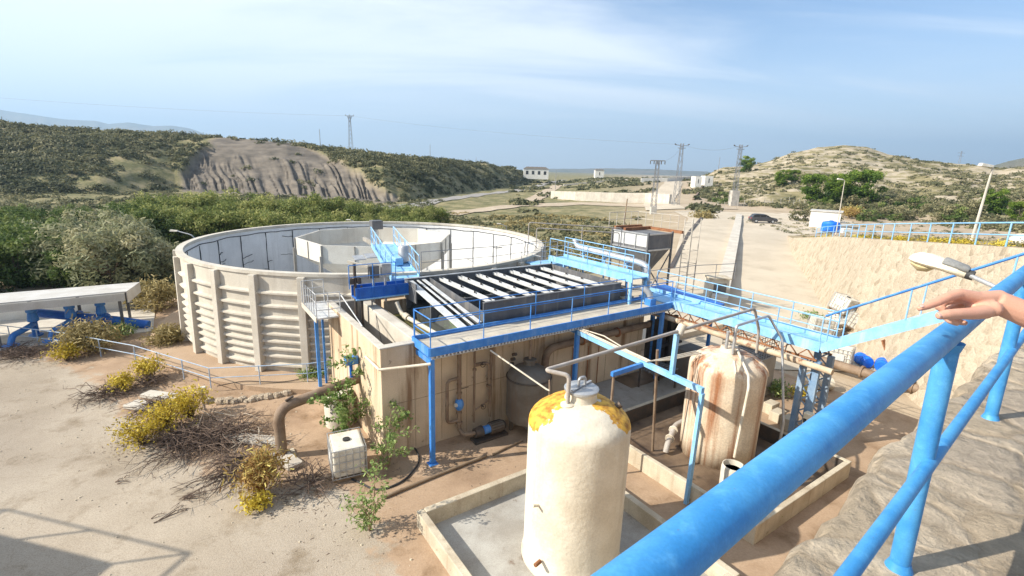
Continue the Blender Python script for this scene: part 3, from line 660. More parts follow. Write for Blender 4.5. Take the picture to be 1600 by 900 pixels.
# retaining wall under the photographer
RWZ = 8.35
us = np.concatenate([np.arange(-8, -.5, .25), np.arange(-.5, 5.0, .035), np.arange(5.0, 21.6, .25)])
def wall_edge(u): return .54 + .055 * (min(max(u, 0), 4) - 1.25) + .09 * (float(fbm(np.array(u * 2.6), np.array(1.0), 4, 3)) - .5) + .05 * (float(vnoise(np.array(u * 11.0), np.array(2.0), 4)) - .5)
top_e = [(float(u), wall_edge(float(u))) for u in us]
mb = MB(); NV = 30; nd = 14
for i, (u, e) in enumerate(top_e):
    prof = [(0.0, 7.9)] + [(0.005 + (e - .03) * k / NV, RWZ) for k in range(NV + 1)] + [(e, RWZ - .035), (e + .012, RWZ - .09)]
    for k in range(1, nd + 1): prof.append((e + .012 + .36 * k / nd + .07 * (float(vnoise(np.array(u * 3.1), np.array(k * 1.3), 6)) - .5), RWZ - .09 - (RWZ - .04) * k / nd))
    uu = np.full(len(prof), u); vv = np.array([q[0] for q in prof]); zz = np.array([q[1] for q in prof])
    lump = .022 * (fbm(uu * 3.2, vv * 3.2, 4, 17) - .5) + .015 * np.round(3 * vnoise(uu * 3.6 + .6 * vnoise(uu * 9, vv * 9, 2), vv * 5.2, 19)) / 3 - .012
    zz = np.where(zz > 8.2, zz + lump, zz)
    mb.v += [(float(u), float(a), float(b)) for a, b in zip(vv, zz)]
    nj = len(prof)
for i in range(len(top_e) - 1):
    for j in range(nj - 1):
        a = i * nj + j; mb.f.append((a, a + 1, a + nj + 1, a + nj))
rw = mb.build('retaining_wall', 'stone_top', smooth='all')
tag(rw, 'tall stone retaining wall with rough flat top under the blue pipe railing', 'retaining wall')
structure(MB().box(-14, -14, -0.2, 21.5, 0.03, 7.9).build('upper_path', 'stone_top'))
mb = MB(); a_ = W(21.5, 0.7)
# corner where the retaining wall meets the stone bank
mb.prism([(21.4, -14), (21.4, 0.9), UV(18.6, 8.6), UV(19.3, 8.2), UV(60, 8.2), UV(60, -10)], -0.2, 7.88)
structure(mb.build('upper_ground', 'stone_bank'))

# roads and tracks in the distance
strip('far_road', [G(560, 330), G(640, 322), G(700, 311), G(760, 303), G(815, 297), G(850, 290), G(880, 283)], (5.5, 7), 'asphalt', 0.12)
strip('dirt_track', [G(700, 335), G(810, 322), G(845, 306), G(872, 291)], (5, 6), 'dirt_road', 0.14)
strip('near_dirt_track', [G(820, 323), G(900, 318), G(980, 322), G(1060, 330), G(1150, 335)], (9, 11), 'dirt_road', 0.10)
strip('hill_road', [(36, 118), (38.5, 130), (45, 155), (58, 190), (74, 235), (90, 290)], (9, 8), 'driveway', 0.16)
strip('thicket_track', [G(-60, 352), G(60, 348), G(150, 346), G(210, 350)], (4, 5), 'dirt_road', 0.12)

# far mountains
def far_ridge(name, pts, Y, depth, mat):
    mb = MB(); n = len(pts)
    xs = np.linspace(pts[0][0], pts[-1][0], 140)
    for i, p in enumerate(xs):
        row = np.interp(p, [q[0] for q in pts], [q[1] for q in pts]) + 1.6 * (fbm(np.array(p / 16.0), np.array(0.5), 4, 6) - 0.5)
        x, y, z = GY(p, float(row), Y)
        for j in range(7):
            t = j / 6; jj = 1 - abs(t * 2 - 1) ** 1.3 if t <= .5 else 1 - ((t - .5) * 2) ** 1.4
            fx = 1 + (t - 0.5) * 0 ; yy = Y + (t - 0.5) * depth
            rel = 0.16 * (fbm(np.array(p / 9.0 + j * .7), np.array(j * .9), 3, 12) - .5) * (0 if j in (0, 3, 6) else 1)
            mb.v.append((x * yy / Y, yy, -5 + (z + 5) * max(0, jj + rel) + 0))
    for i in range(len(xs) - 1):
        for j in range(6):
            a = i * 7 + j; mb.f.append((a, a + 7, a + 8, a + 1))
    return structure(mb.build(name, mat, frame='xy', smooth='all'))
M['mountain'] = pmat('mountain_scrub', (0.10, 0.11, 0.075), (0.17, 0.15, 0.11), 0.004, 0.95, bump=0, fine=0)
far_ridge('mountains', [(-420, 168), (-200, 158), (-60, 165), (0, 172), (55, 180), (105, 187), (150, 189), (170, 194), (200, 191), (240, 197), (270, 196), (300, 202), (330, 213), (370, 240)], 5200, 2600, 'mountain')
far_ridge('distant_hills', [(1540, 262), (1575, 252), (1600, 247), (1680, 236), (1800, 240), (1950, 268)], 900, 300, 'mountain')
far_ridge('plain_ridge', [(700, 278), (760, 270), (860, 264), (950, 263), (1010, 264), (1100, 268), (1180, 276)], 3600, 1400, 'mountain')

# air: one even box of haze round everything
M_h = bpy.data.materials.new('haze'); M_h.use_nodes = True; t_ = M_h.node_tree; t_.nodes.remove(t_.nodes['Principled BSDF'])
pv = N(t_, 'ShaderNodeVolumePrincipled'); pv.inputs['Density'].default_value = 2.0e-4; pv.inputs['Color'].default_value = (.50, .72, .98, 1); pv.inputs['Anisotropy'].default_value = .2
_link(t_, pv.outputs[0], t_.nodes['Material Output'].inputs['Volume'])
hzb = MB().box(-9600, -3600, -12, 9600, 9600, 720).build('haze', M_h, frame='xy'); structure(hzb, 'stuff')
hzb.visible_shadow = True
# ------------------------------------------------------------------ railings
def railing(name, label, cat, path, mat, h=1.05, r=0.022, mids=(0.5,), step=1.5, toe=None, group=None, post_r=None, posts=None, base_at=None, top_r=None, post_w=0):
    """path: list of (u,v,z) at foot level; parts: top_rail, mid_rail(s), post(s), toe_board"""
    t = thing(name, label, cat, base_at or path[0], group)
    up = lambda p, d: (p[0], p[1], p[2] + d)
    MB().tube([up(p, h) for p in path], top_r or r, 8).build('top_rail', mat, t, smooth=True)
    for m_ in mids: MB().tube([up(p, h * m_) for p in path], r * 0.85, 6).build('mid_rail', mat, t, smooth=True)
    pr = post_r or r
    pl = posts
    if pl is None:
        pl = []
        for a, b in zip(path[:-1], path[1:]):
            L = math.dist(a, b); k = max(1, round(L / step))
            pl += [tuple(a[i] + (b[i] - a[i]) * j / k for i in range(3)) for j in range(k)]
        pl.append(path[-1])
    for p in pl: MB().tube([p, up(p, h)], pr, 8).build('post', mat, t, smooth=True)
    if toe:
        mb = MB()
        for a, b in zip(path[:-1], path[1:]): mb.beam(up(a, toe / 2), up(b, toe / 2), 0.012, toe)
        mb.build('toe_board', mat, t)
    return t

# ------------------------------------------------------------------ big round precast tank
TZ0, TZ1, TR = 0.22, 4.8, 10.6
tk = thing('round_tank', 'huge open round concrete tank with vertical ribs and horizontal ledges', 'tank', (TC[0], TC[1], TZ0))
MB().lathe((TC[0], TC[1], 0), [(TR, TZ0), (TR, TZ1 - 0.14), (TR + 0.07, TZ1 - 0.14), (TR + 0.07, TZ1), (TR - 0.26, TZ1), (TR - 0.26, TZ1 - 0.14), (TR - 0.20, TZ1 - 0.14), (TR - 0.20, TZ0 + 0.2), (TR - 0.3, TZ0 + .05)], 90, closed=False).build('wall', 'conc_tank', tk, smooth=True)
MB().lathe((TC[0], TC[1], 0), [(TR - 0.205, TZ0 + 0.28), (TR - 0.205, TZ1 - 0.2)], 90).build('liner', 'liner', tk, smooth=True).data.polygons.foreach_get
lin = [o for o in bpy.data.objects if o.name == 'liner'][0]
bm = bmesh.new(); bm.from_mesh(lin.data)
for f in [f for f in bm.faces if len(f.verts) > 4]: bm.faces.remove(f)
bm.to_mesh(lin.data); bm.free()
MB().lathe((TC[0], TC[1], 0), [(0.0, TZ0 + 0.30), (TR - 0.25, TZ0 + 0.34)], 60).build('floor_slab', 'liner', tk)
NR = 30; ph = math.radians(-127.5) - ANG
zf = [0.205, 0.335, 0.45, 0.535, 0.615, 0.69, 0.765, 0.84, 0.93]
for k in range(NR):
    a = ph + 2 * math.pi * k / NR; ca, sa = math.cos(a), math.sin(a)
    vis = not (0.3 < ((a + ANG) % (2 * math.pi)) < 2.6)
    def P3(r_, tdist, z): return (TC[0] + r_ * ca - tdist * sa, TC[1] + r_ * sa + tdist * ca, z)
    w, d = 0.165, 0.24
    mb = MB()
    mb.hexa([P3(TR - .01, -w, TZ0), P3(TR + d + .1, -w, TZ0), P3(TR + d + .1, w, TZ0), P3(TR - .01, w, TZ0), P3(TR - .01, -w, TZ1 - .15), P3(TR + d, -w, TZ1 - .15), P3(TR + d, w, TZ1 - .15), P3(TR - .01, w, TZ1 - .15)])
    mb.build('rib', 'conc_tank', tk, bevel=0.02)
    # horizontal ledges of the panel that follows
    if vis:
        mb = MB(); H_ = TZ1 - TZ0
        n_s = 4; a2 = a + 2 * math.pi / NR; da = math.atan(w / TR)
        for q in zf:
            z = TZ1 - q * H_
            for j in range(n_s):
                b0 = a + da + (a2 - a - 2 * da) * j / n_s; b1 = a + da + (a2 - a - 2 * da) * (j + 1) / n_s
                c0, s0, c1, s1 = math.cos(b0), math.sin(b0), math.cos(b1), math.sin(b1)
                R0, R1 = TR - .01, TR + 0.15
                q8 = lambda R, c, s, zz: (TC[0] + R * c, TC[1] + R * s, zz)
                mb.hexa([q8(R0, c0, s0, z - .07), q8(R1, c0, s0, z - .035), q8(R1, c1, s1, z - .035), q8(R0, c1, s1, z - .07),
                         q8(R0, c0, s0, z + .10), q8(R1, c0, s0, z + .04), q8(R1, c1, s1, z + .04), q8(R0, c1, s1, z + .10)])
        mb.build('panel_ledges', 'conc_tank', tk)
# dark sealed joints of the liner
mb = MB(); r_ = random.Random(5)
for k in range(NR * 2):
    if k % 2: continue
    a = ph + math.pi / NR + 2 * math.pi * k / (NR * 2)
    ca, sa = math.cos(a), math.sin(a); R0 = TR - 0.235
    zb_ = TZ0 + .4
    pts = [(TC[0] + R0 * ca - r_.uniform(-.02, .02) * sa, TC[1] + R0 * sa + r_.uniform(-.02, .02) * ca, TZ1 - 0.45 - i * (TZ1 - .45 - zb_) / 9) for i in range(10)]
    mb.tube(pts, [r_.uniform(.014, .036) for _ in pts], 5)
    for j in range(r_.randint(0, 3)):
        zz = r_.uniform(TZ0 + .8, TZ1 - .9); da = r_.uniform(.03, .11) * r_.choice((-1, 1)); q = 5
        mb.tube([(TC[0] + R0 * math.cos(a + da * i / q), TC[1] + R0 * math.sin(a + da * i / q), zz + r_.uniform(-.04, .04) + .1 * i / q) for i in range(q + 1)], r_.uniform(.012, .03), 5)
n = 150
mb.tube([(TC[0] + (TR - .23) * math.cos(2 * math.pi * i / n), TC[1] + (TR - .23) * math.sin(2 * math.pi * i / n), TZ1 - .42 + .05 * math.sin(i * .9) * hsh(i)) for i in range(n + 1)], 0.028, 5)
mb.build('liner_joints', 'joint', tk, smooth=True)
mb = MB(); r_ = random.Random(9)
for i in range(30):
    a = r_.uniform(2.2, 4.0) - ANG; R = TR - r_.uniform(.6, 3.2); x, y = TC[0] + R * math.cos(a), TC[1] + R * math.sin(a)
    L = r_.uniform(.3, .9)
    mb.lathe((x, y, TZ0 + .33), [(L, 0), (L * .7, r_.uniform(.05, .15)), (0, r_.uniform(.15, .3))], 9)
mb.build('silt_heaps', 'joint', tk)

# octagonal settling cone in the tank
cn = thing('settling_hopper', 'pale octagonal settling hopper with conical bottom inside the round tank', 'hopper', (TC[0], TC[1], TZ0 + .3))
def octo(R, z, a0=math.radians(22.5) - ANG, n=8): return [(TC[0] + R * math.cos(a0 + 2 * math.pi * k / n), TC[1] + R * math.sin(a0 + 2 * math.pi * k / n), z) for k in range(n)]
def ringfaces(mb, A, B):
    o = len(mb.v); n = len(A); mb.v += A + B
    for k in range(n): mb.f.append((o + k, o + (k + 1) % n, o + n + (k + 1) % n, o + n + k))
OR_ = 4.75
mb = MB(); A = octo(OR_, 4.0); B = octo(OR_, 5.02); C = octo(OR_ - .09, 5.02); D = octo(OR_ - .09, 4.0)
ringfaces(mb, A, B); ringfaces(mb, B, C); ringfaces(mb, C, D)
mb.build('rim_wall', 'hopper_white', cn)
mb = MB(); ringfaces(mb, octo(OR_, 4.0), octo(.6, TZ0 + 1.2)); ringfaces(mb, octo(OR_ - .09, 4.0), octo(.5, TZ0 + 1.25)); mb.build('cone', 'hopper_white', cn)
mb = MB()
for k in range(8):
    a, b = octo(OR_ + .03, 3.97)[k], octo(OR_ + .03, 5.0)[k]
    mb.beam(a, b, .09, .09)
    m0 = [(octo(OR_ + .03, z)[k][i] + octo(OR_ + .03, z)[(k + 1) % 8][i]) / 2 for z in (4.0, 5.0) for i in range(3)]
    mb.beam(m0[:3], m0[3:], .04, .04)
mb.build('rim_stiffeners', 'conc_grey', cn)
for k in range(8):
    a = octo(OR_ + .1, TZ0 + .3)[k]; b = octo(OR_ + .1, 4.4)[k]
    MB().beam(a, b, .14, .14).build('leg', 'conc_grey', cn)
MB().tube([(TC[0], TC[1], TZ0 + 1.2), (TC[0], TC[1], 5.7)], .16, 12).build('centre_column', 'galv', cn, smooth=True)
MB().beam((TC[0] - .3, TC[1] - 3, 4.4), (TC[0] + .2, TC[1] + 3.2, 4.4), .18, .25).build('cross_beam', 'conc_grey', cn)
MB().box(TC[0] - .35, TC[1] - .3, 5.45, TC[0] + .35, TC[1] + .3, 6.0).build('drive_box', 'steel_grey', cn, bevel=.03)

# pale blue bridge from the basin to the cone
b0 = (7.95, 19.75, 4.62); b1 = (9.25, 26.2, 5.12)
br = thing('scraper_bridge', 'faded blue footbridge rising from the basin to the octagonal hopper', 'footbridge', b0)
MB().beam(b0, b1, 1.2, .08).build('deck', 'blue_pale', br)
dx = Vector((b1[0] - b0[0], b1[1] - b0[1], 0)).normalized(); nxv = Vector((dx.y, -dx.x, 0)) * .6
for sgn in (-1, 1):
    a = Vector(b0) + nxv * sgn; b = Vector(b1) + nxv * sgn
    MB().beam(a + Vector((0, 0, .02)), b + Vector((0, 0, .02)), .06, .22).build('side_beam', 'blue_pale', br)
    MB().tube([a + Vector((0, 0, 1.0)), b + Vector((0, 0, 1.0))], .022, 8).build('top_rail', 'blue_pale', br, smooth=True)
    MB().tube([a + Vector((0, 0, .55)), b + Vector((0, 0, .55))], .018, 6).build('mid_rail', 'blue_pale', br, smooth=True)
    for j in range(5): MB().tube([a.lerp(b, j / 4), a.lerp(b, j / 4) + Vector((0, 0, 1.0))], .02, 6).build('post', 'blue_pale', br, smooth=True)
    for j in range(4): MB().tube([a.lerp(b, j / 4), a.lerp(b, (j + 1) / 4) + Vector((0, 0, .98))], .014, 6).build('brace', 'blue_pale', br, smooth=True)
for j in (0.1, 0.55):
    p = Vector(b0).lerp(Vector(b1), j)
    MB().beam((p.x, p.y, .4 if j > .2 else 3.85), (p.x, p.y, p.z - .04), .16, .16).build('leg', 'blue_pale', br)
# tall column with cap and motor boxes beside the bridge
cl = thing('control_mast', 'steel mast carrying grey instrument boxes at the left end of the basin', 'mast', (5.65, 19.4, 3.6))
MB().tube([(5.65, 19.4, 1.0), (5.65, 19.4, 5.55)], .06, 10).build('pole', 'dark_steel', cl, smooth=True)
MB().beam((5.45, 19.6, 5.62), (6.1, 19.1, 5.42), .1, .1).build('arm', 'pipe_cream', cl)
MB().box(5.4, 19.28, 4.72, 5.58, 19.52, 4.97).build('valve_head', 'dark_steel', cl, bevel=.04)
MB().box(5.72, 19.28, 4.72, 5.88, 19.52, 4.97).build('valve_head', 'dark_steel', cl, bevel=.04)
for (x, z, m_) in ((6.35, 4.95, 'steel_grey'), (6.85, 5.0, 'galv')):
    c2 = thing('instrument_box', 'grey instrument cabinet on a post behind the deep blue channel' if m_ == 'steel_grey' else 'darker instrument cabinet with slanted hood next to the footbridge', 'cabinet', (x, 19.25, 3.9))
    MB().box(x - .2, 19.05, z, x + .2, 19.3, z + .5).build('case', m_, c2, bevel=.02)
    MB().hexa([(x - .24, 20.8, z + .45), (x + .24, 20.8, z + .45), (x + .24, 21.25, z + .56), (x - .24, 21.25, z + .56), (x - .24, 20.8, z + .48), (x + .24, 20.8, z + .48), (x + .24, 21.25, z + .59), (x - .24, 21.25, z + .59)]).build('hood', 'galv', c2)
    MB().tube([(x, 19.25, 3.9), (x, 19.25, z + .02)], .05, 8).build('post', 'galv', c2, smooth=True)
# blue gearbox unit with bent spout on the bridge
gu = thing('drive_unit', 'pale blue gear motor with a round drum standing on the footbridge', 'gear motor', (8.95, 22.2, 4.85))
MB().lathe((8.85, 22.2, 0), [(.26, 4.9), (.26, 5.6), (.2, 5.68)], 16).build('drum', 'galv', gu, smooth=True)
MB().box(8.2, 21.6, 4.84, 8.6, 22.2, 5.2).build('gearbox', 'blue_pale', gu, bevel=.04)

# ------------------------------------------------------------------ concrete basin
BT = 3.82
bs = thing('settling_basin', 'long weathered concrete basin with stained tan front wall', 'basin', (4.93, 14.1, 0))
def wallbox(x0, y0, x1, y1, z0=0, z1=BT, nm='wall', m_='conc_basin'):
    return MB().box(x0, y0, z0, x1, y1, z1).build(nm, m_, bs, bevel=.025)
wallbox(4.78, 14.1, 17.0, 14.34, nm='front_wall')
wallbox(4.78, 14.34, 4.98, 20.5, nm='end_wall')
wallbox(16.68, 14.42, 17.0, 19.8, nm='end_wall')
wallbox(6.83, 19.48, 16.68, 19.8, nm='back_wall')
wallbox(6.10, 14.34, 6.52, 20.17, 0, BT - .08, 'divider_wall', 'conc_white')
wallbox(4.98, 20.18, 6.82, 20.48, 0, BT, 'divider_wall', 'conc_grey')
MB().box(4.99, 14.35, 0.0, 6.09, 20.17, .95).build('pit_floor', 'lamella', bs)
MB().box(6.53, 14.35, 0.0, 8.0, 19.47, 3.2).build('channel_sludge', pmat('green_brown_sludge', (0.10, 0.105, 0.035), (0.20, 0.17, 0.06), 1.2, 0.6, spots=(0.34, 0.27, 0.12), spot_lo=.6, spot_scale=2, bump=.4), bs)
MB().box(8.02, 14.44, 0, 16.66, 15.4, 3.35).build('front_gutter', 'lamella', bs)
# seams of the formwork
mb = MB(); r_ = random.Random(3)
for i in range(12):
    u = 5.9 + i * .98; mb.box(u, 14.092, .1, u + .010, 14.1, BT - .05)
mb.box(4.95, 14.090, 1.85, 16.98, 14.1, 1.860)
mb.build('formwork_seams', 'wood_grey', bs)
mb = MB()
mb.box(4.74, 14.05, BT + .001, 5.0, 20.5, BT + .05); mb.box(5.0, 14.05, BT + .001, 5.95, 14.36, BT + .05)
mb.build('coping', 'conc_white', bs, bevel=.015)
# things in the pit
o = thing('float_buoy', 'white float hanging over the dark pit at the end of the basin', 'float', (5.85, 17.0, 2.2))
MB().lathe((5.85, 17.0, 2.3), [(0, 0), (.13, .05), (.2, .2), (.16, .38), (.05, .5), (0, .52)], 16).build('ball', 'plastic_white', o, smooth='all')
MB().tube([(5.85, 17.0, 2.8), (5.8, 17.4, 3.9)], .012, 6).build('cord', 'black', o)
o = thing('pit_ladder', 'dark steel frame ladder standing in the basin pit', 'ladder', (5.6, 15.4, .95))
for x in (5.5, 6.0): MB().tube([(x, 15.3, .95), (x, 15.2, 3.3)], .03, 6).build('rail', 'dark_steel', o, smooth=True)
for k in range(6): MB().tube([(5.5, 15.3 - .015 * k, 1.2 + .36 * k), (6.0, 15.3 - .015 * k, 1.2 + .36 * k)], .018, 6).build('rung', 'dark_steel', o)
o = thing('pit_pipes', 'pair of thin steel dip pipes clamped at the back of the pit', 'pipes', (6.05, 19.3, 3.8))
MB().tube([(5.9, 19.4, 1.0), (5.9, 19.4, 4.6)], .05, 8).build('dip_pipe', 'dark_steel', o, smooth=True)
MB().tube([(6.25, 19.2, 1.6), (6.25, 19.2, 4.3)], .035, 8).build('dip_pipe', 'pipe_grey', o, smooth=True)
# trough pipe in the sludge channel
o = thing('channel_pipe', 'cream pipe lying along the sludge channel with a bent end', 'pipe', (7.5, 14.9, 3.2))
MB().tube(bend([(7.62, 14.8, 3.32), (7.3, 18.0, 3.42), (7.2, 18.5, 3.5), (7.1, 18.7, 3.95)], .25), .09, 10).build('tube', 'pipe_cream', o, smooth=True)
MB().tube([(7.3, 17.95, 3.42), (7.27, 18.25, 3.46)], .14, 12).build('flange', 'pipe_cream', o, smooth=True)
mb = MB(); mb.box(6.53, 14.36, 2.955, 6.72, 19.4, 3.62); mb.build('inner_kerb', 'conc_bund', bs, bevel=.02)

# deep blue channel at the back
o = thing('steel_channel', 'deep blue steel feed channel crossing the back of the basin', 'channel', (5.3, 19.3, 3.86))
MB().box(5.55, 19.0, 4.16, 7.85, 19.04, 4.62).build('side_plate', 'blue_deep', o)
MB().box(5.55, 19.6, 4.16, 7.85, 19.64, 4.62).build('side_plate', 'blue_deep', o)
MB().box(5.55, 19.04, 4.16, 7.85, 19.6, 4.2).build('bottom_plate', 'blue_deep', o)
MB().box(5.53, 18.94, 4.12, 7.87, 18.998, 4.17).build('flange', 'blue_pale', o)
mb = MB()
for k in range(5): mb.box(5.7 + k * .5, 18.96, 4.18, 5.75 + k * .5, 18.998, 4.6)
mb.build('stiffeners', 'blue_deep', o)
railing('channel_railing', 'thin blue railing above the deep blue feed channel', 'railing', [(5.3, 18.97, 4.62), (7.2, 18.97, 4.62)], 'blue', .95, .018, (.5,), .9)

# lamella tank: grey steel box with launders
LZ = 4.70; L0, L1, F0, F1 = 7.75, 15.75, 14.5, 19.4
lt = thing('lamella_tank', 'open grey steel settling tank crossed by rows of pale launder troughs', 'tank', (L0, F0, 3.2))
for nm, b in (('side_plate', (L0, 18.2, 3.9, L0 + .05, F1, LZ)), ('side_plate', (L1 - .05, F0, 3.2, L1, F1, LZ)), ('front_plate', (8.75, F0, 3.2, L1 - .05, F0 + .05, LZ)), ('back_plate', (L0 + .05, F1 - .05, 3.2, L1 - .05, F1, LZ))):
    MB().box(*b).build(nm, 'steel_grey', lt)
MB().box(8.75, F0 - .06, LZ + .001, L1, F0 + .08, LZ + .03).build('rim', 'steel_grey', lt)
MB().box(L0, F1 - .08, LZ + .001, L1, F1 + .06, LZ + .03).build('rim', 'galv', lt)
mb = MB()
for k in range(54):
    u = L0 + .12 + k * .138
    mb.hexa([(u, F0 + .1, 3.3), (u + .02, F0 + .1, 3.3), (u + .02, F1 - .1, 3.3), (u, F1 - .1, 3.3), (u + .26, F0 + .1, 3.75), (u + .28, F0 + .1, 3.75), (u + .28, F1 - .1, 3.75), (u + .26, F1 - .1, 3.75)])
mb.build('lamella_pack', 'lamella', lt)
MB().box(L0 + .06, F0 + .06, 3.22, L1 - .06, F1 - .06, 3.45).build('sludge_bed', 'lamella', lt)
MB().box(L0 + .06, 16.9, 3.46, L1 - .06, 16.97, 4.25).build('cross_plate', 'steel_grey', lt)
lu = [(9.42, .17), (10.36, .17), (11.30, .17), (12.24, .17), (13.18, .17), (14.12, .17), (15.06, .17)]
def launder(u, w, f0=F0 + .06, h1=4.60, h0=4.49):
    mb = MB()
    mb.box(u - w / 2, f0, h0, u + w / 2, F1 - .06, h0 + .02)
    for s_ in (-1, 1):
        x = u + s_ * w / 2
        mb.box(x - .012, f0, h0 + .02, x + .012, F1 - .06, h1)
        mb.box(x - .02, f0, h1 + .001, x + .02, F1 - .06, h1 + .018)
    mb.box(u - w / 2 + .013, f0, h0 + .021, u + w / 2 - .013, f0 + .012, h1 - .002)
    o = mb.build('launder', 'galv_white', lt)
    mb = MB()
    for j in range(4):
        y = 15.2 + j * 1.1; mb.box(u - .03, y - .025, h1 - .02, u + .03, y + .025, h1 + .08); mb.box(u - w / 2 + .013, y - .02, h1 - .02, u + w / 2 - .013, y + .02, h1 - .0015)
    mb.build('spacer', 'dark_steel', o)
for u, w in lu: launder(u, w)
for k, (u, w_) in enumerate(((7.92, .34), (8.30, .09), (8.58, .16))):
    mb = MB(); z0, z1 = 3.92 + .06 * k, 4.64
    mb.hexa([(u - w_ / 2, 14.45, z0 - .03), (u + w_ / 2, 14.45, z0 - .03), (u + w_ / 2, 19.33, z1 - .03), (u - w_ / 2, 19.33, z1 - .03), (u - w_ / 2, 14.45, z0), (u + w_ / 2, 14.45, z0), (u + w_ / 2, 19.33, z1), (u - w_ / 2, 19.33, z1)])
    mb.build('sloping_plank', 'galv_white', lt)
MB().hexa([(8.86, F0 + .05, 3.5), (8.9, F0 + .05, 3.5), (8.9, F1 - .06, 3.5), (8.86, F1 - .06, 3.5), (8.86, F0 + .05, 4.3), (8.9, F0 + .05, 4.3), (8.9, F1 - .06, 4.68), (8.86, F1 - .06, 4.68)]).build('side_plate', 'steel_grey', lt)
railing('rear_railing', 'thin grey railing behind the launder troughs in front of the round tank', 'railing', [(8.6, 19.55, 4.74), (12.5, 19.6, 4.74), (15.6, 19.75, 4.85)], 'pylon', 1.05, .016, (.55,), 1.3)

# ------------------------------------------------------------------ front walkway
DZ = 3.87
def channel_edge(mb, a, b, h=.2, w=.05): mb.beam(a, b, w, h)
wk = thing('front_walkway', 'blue edged steel walkway along the front of the basin on blue posts', 'walkway', (5.93, 12.94, 0))
MB().box(6.0, 13.0, DZ - .06, 17.3, 14.26, DZ).build('deck', pmat('dusty_deck_grating', (0.52, 0.47, 0.38), (0.42, 0.38, 0.32), 2, .85, spots=(.3, .25, .2), bump=.3, bump_scale=40), wk)
MB().box(5.93, 12.92, DZ - .13, 17.35, 12.97, DZ + .14).build('edge_beam', 'blue', wk)
MB().box(5.93, 14.27, DZ - .13, 17.0, 14.32, DZ + .14).build('edge_beam', 'blue', wk)
MB().box(5.90, 12.975, DZ - .13, 5.95, 14.265, DZ + .14).build('end_beam', 'blue', wk)
mb = MB()
k = 0; u = 6.0
while u < 17.2:
    mb.box(u, 12.94, DZ - .20, u + .06, 13.9, DZ - .135); u += .135
mb.build('grating_bars', 'galv_white', wk)
MB().box(6.0, 12.95, DZ - .235, 17.25, 13.0, DZ - .205).build('grating_ledge', 'galv', wk)
for u in (6.02, 12.0, 16.85):
    c = MB().box(u - .075, 12.95, 0, u + .075, 13.1, DZ - .24); c.build('column', 'blue', wk, bevel=.008)
    MB().box(u - .15, 12.87, 0, u + .15, 13.17, .02).build('base_plate', 'blue', wk)
    MB().box(u - .06, 13.12, DZ - .42, u + .06, 14.09, DZ - .25).build('cross_beam', 'blue', wk)
r1 = railing('walkway_railing', 'blue railing on the outer edge of the front walkway', 'railing', [(5.98, 14.2, DZ), (5.98, 13.0, DZ), (17.3, 13.0, DZ)], 'blue', 1.05, .020, (.5,), 1.9)
r2 = railing('walkway_railing', 'blue railing between the front walkway and the launder troughs', 'railing', [(6.0, 14.3, DZ), (15.9, 14.3, DZ)], 'blue', 1.05, .018, (.5,), 2.4)
# a single pale diagonal pipe strut from basin corner to the walkway
o = thing('conduit_pipe', 'thin pale pipe running from the basin end wall to the walkway corner', 'pipe', (4.93, 15.4, 3.0))
MB().tube([(4.72, 15.4, 3.15), (4.70, 14.0, 3.2), (5.95, 12.93, 3.52)], .045, 8).build('tube', 'pipe_cream', o, smooth=True)

# ------------------------------------------------------------------ bridge and stair to the retaining wall
bw = thing('link_bridge', 'blue steel bridge from the basin walkway towards the stair', 'bridge', (17.35, 6.95, 0))
MB().box(17.42, 6.95, DZ - .06, 18.6, 14.9, DZ).build('deck', 'blue_pale', bw)
for x in (17.36, 18.61): MB().box(x, 6.95, DZ - .16, x + .05, 14.9 if x > 18 else 12.9, DZ + .18).build('edge_beam', 'blue_pale', bw)
mb = MB()
for x in (17.45, 18.55):
    mb.box(x - .03, 7.0, DZ - .52, x + .03, 14.2, DZ - .46)
    for k in range(12):
        y = 7.05 + k * .6; mb.beam((x, y, DZ - .49), (x, y + .3, DZ - .18), .035, .035); mb.beam((x, y + .3, DZ - .18), (x, y + .6, DZ - .49), .035, .035)
mb.build('truss', 'rust', bw)
for y in (7.2,):
    for x in (17.55, 18.5):
        for yy in (y - .22, y + .22): MB().box(x - .07, yy - .10, 0, x + .07, yy + .10, DZ - .53).build('column', 'blue_dusty' , bw)
        mb = MB()
        for k in range(7): mb.beam((x, y - .14, .2 + k * .46), (x, y + .14, .43 + k * .46), .02, .05); mb.beam((x, y + .14, .43 + k * .46), (x, y - .14, .66 + k * .46), .02, .05)
        mb.build('lacing', 'blue_dusty', bw)
MB().box(17.35, 13.9, 0, 17.5, 14.05, DZ - .2).build('column', 'blue', bw)
railing('bridge_railing', 'pale blue railing on the near side of the link bridge', 'railing', [(17.4, 12.9, DZ), (17.4, 7.0, DZ)], 'blue_pale', 1.05, .02, (.5,), 1.5)
railing('bridge_railing', 'pale blue railing on the driveway side of the link bridge', 'railing', [(18.62, 14.9, DZ), (18.62, 7.0, DZ)], 'blue_pale', 1.05, .02, (.35, .68), 1.6)
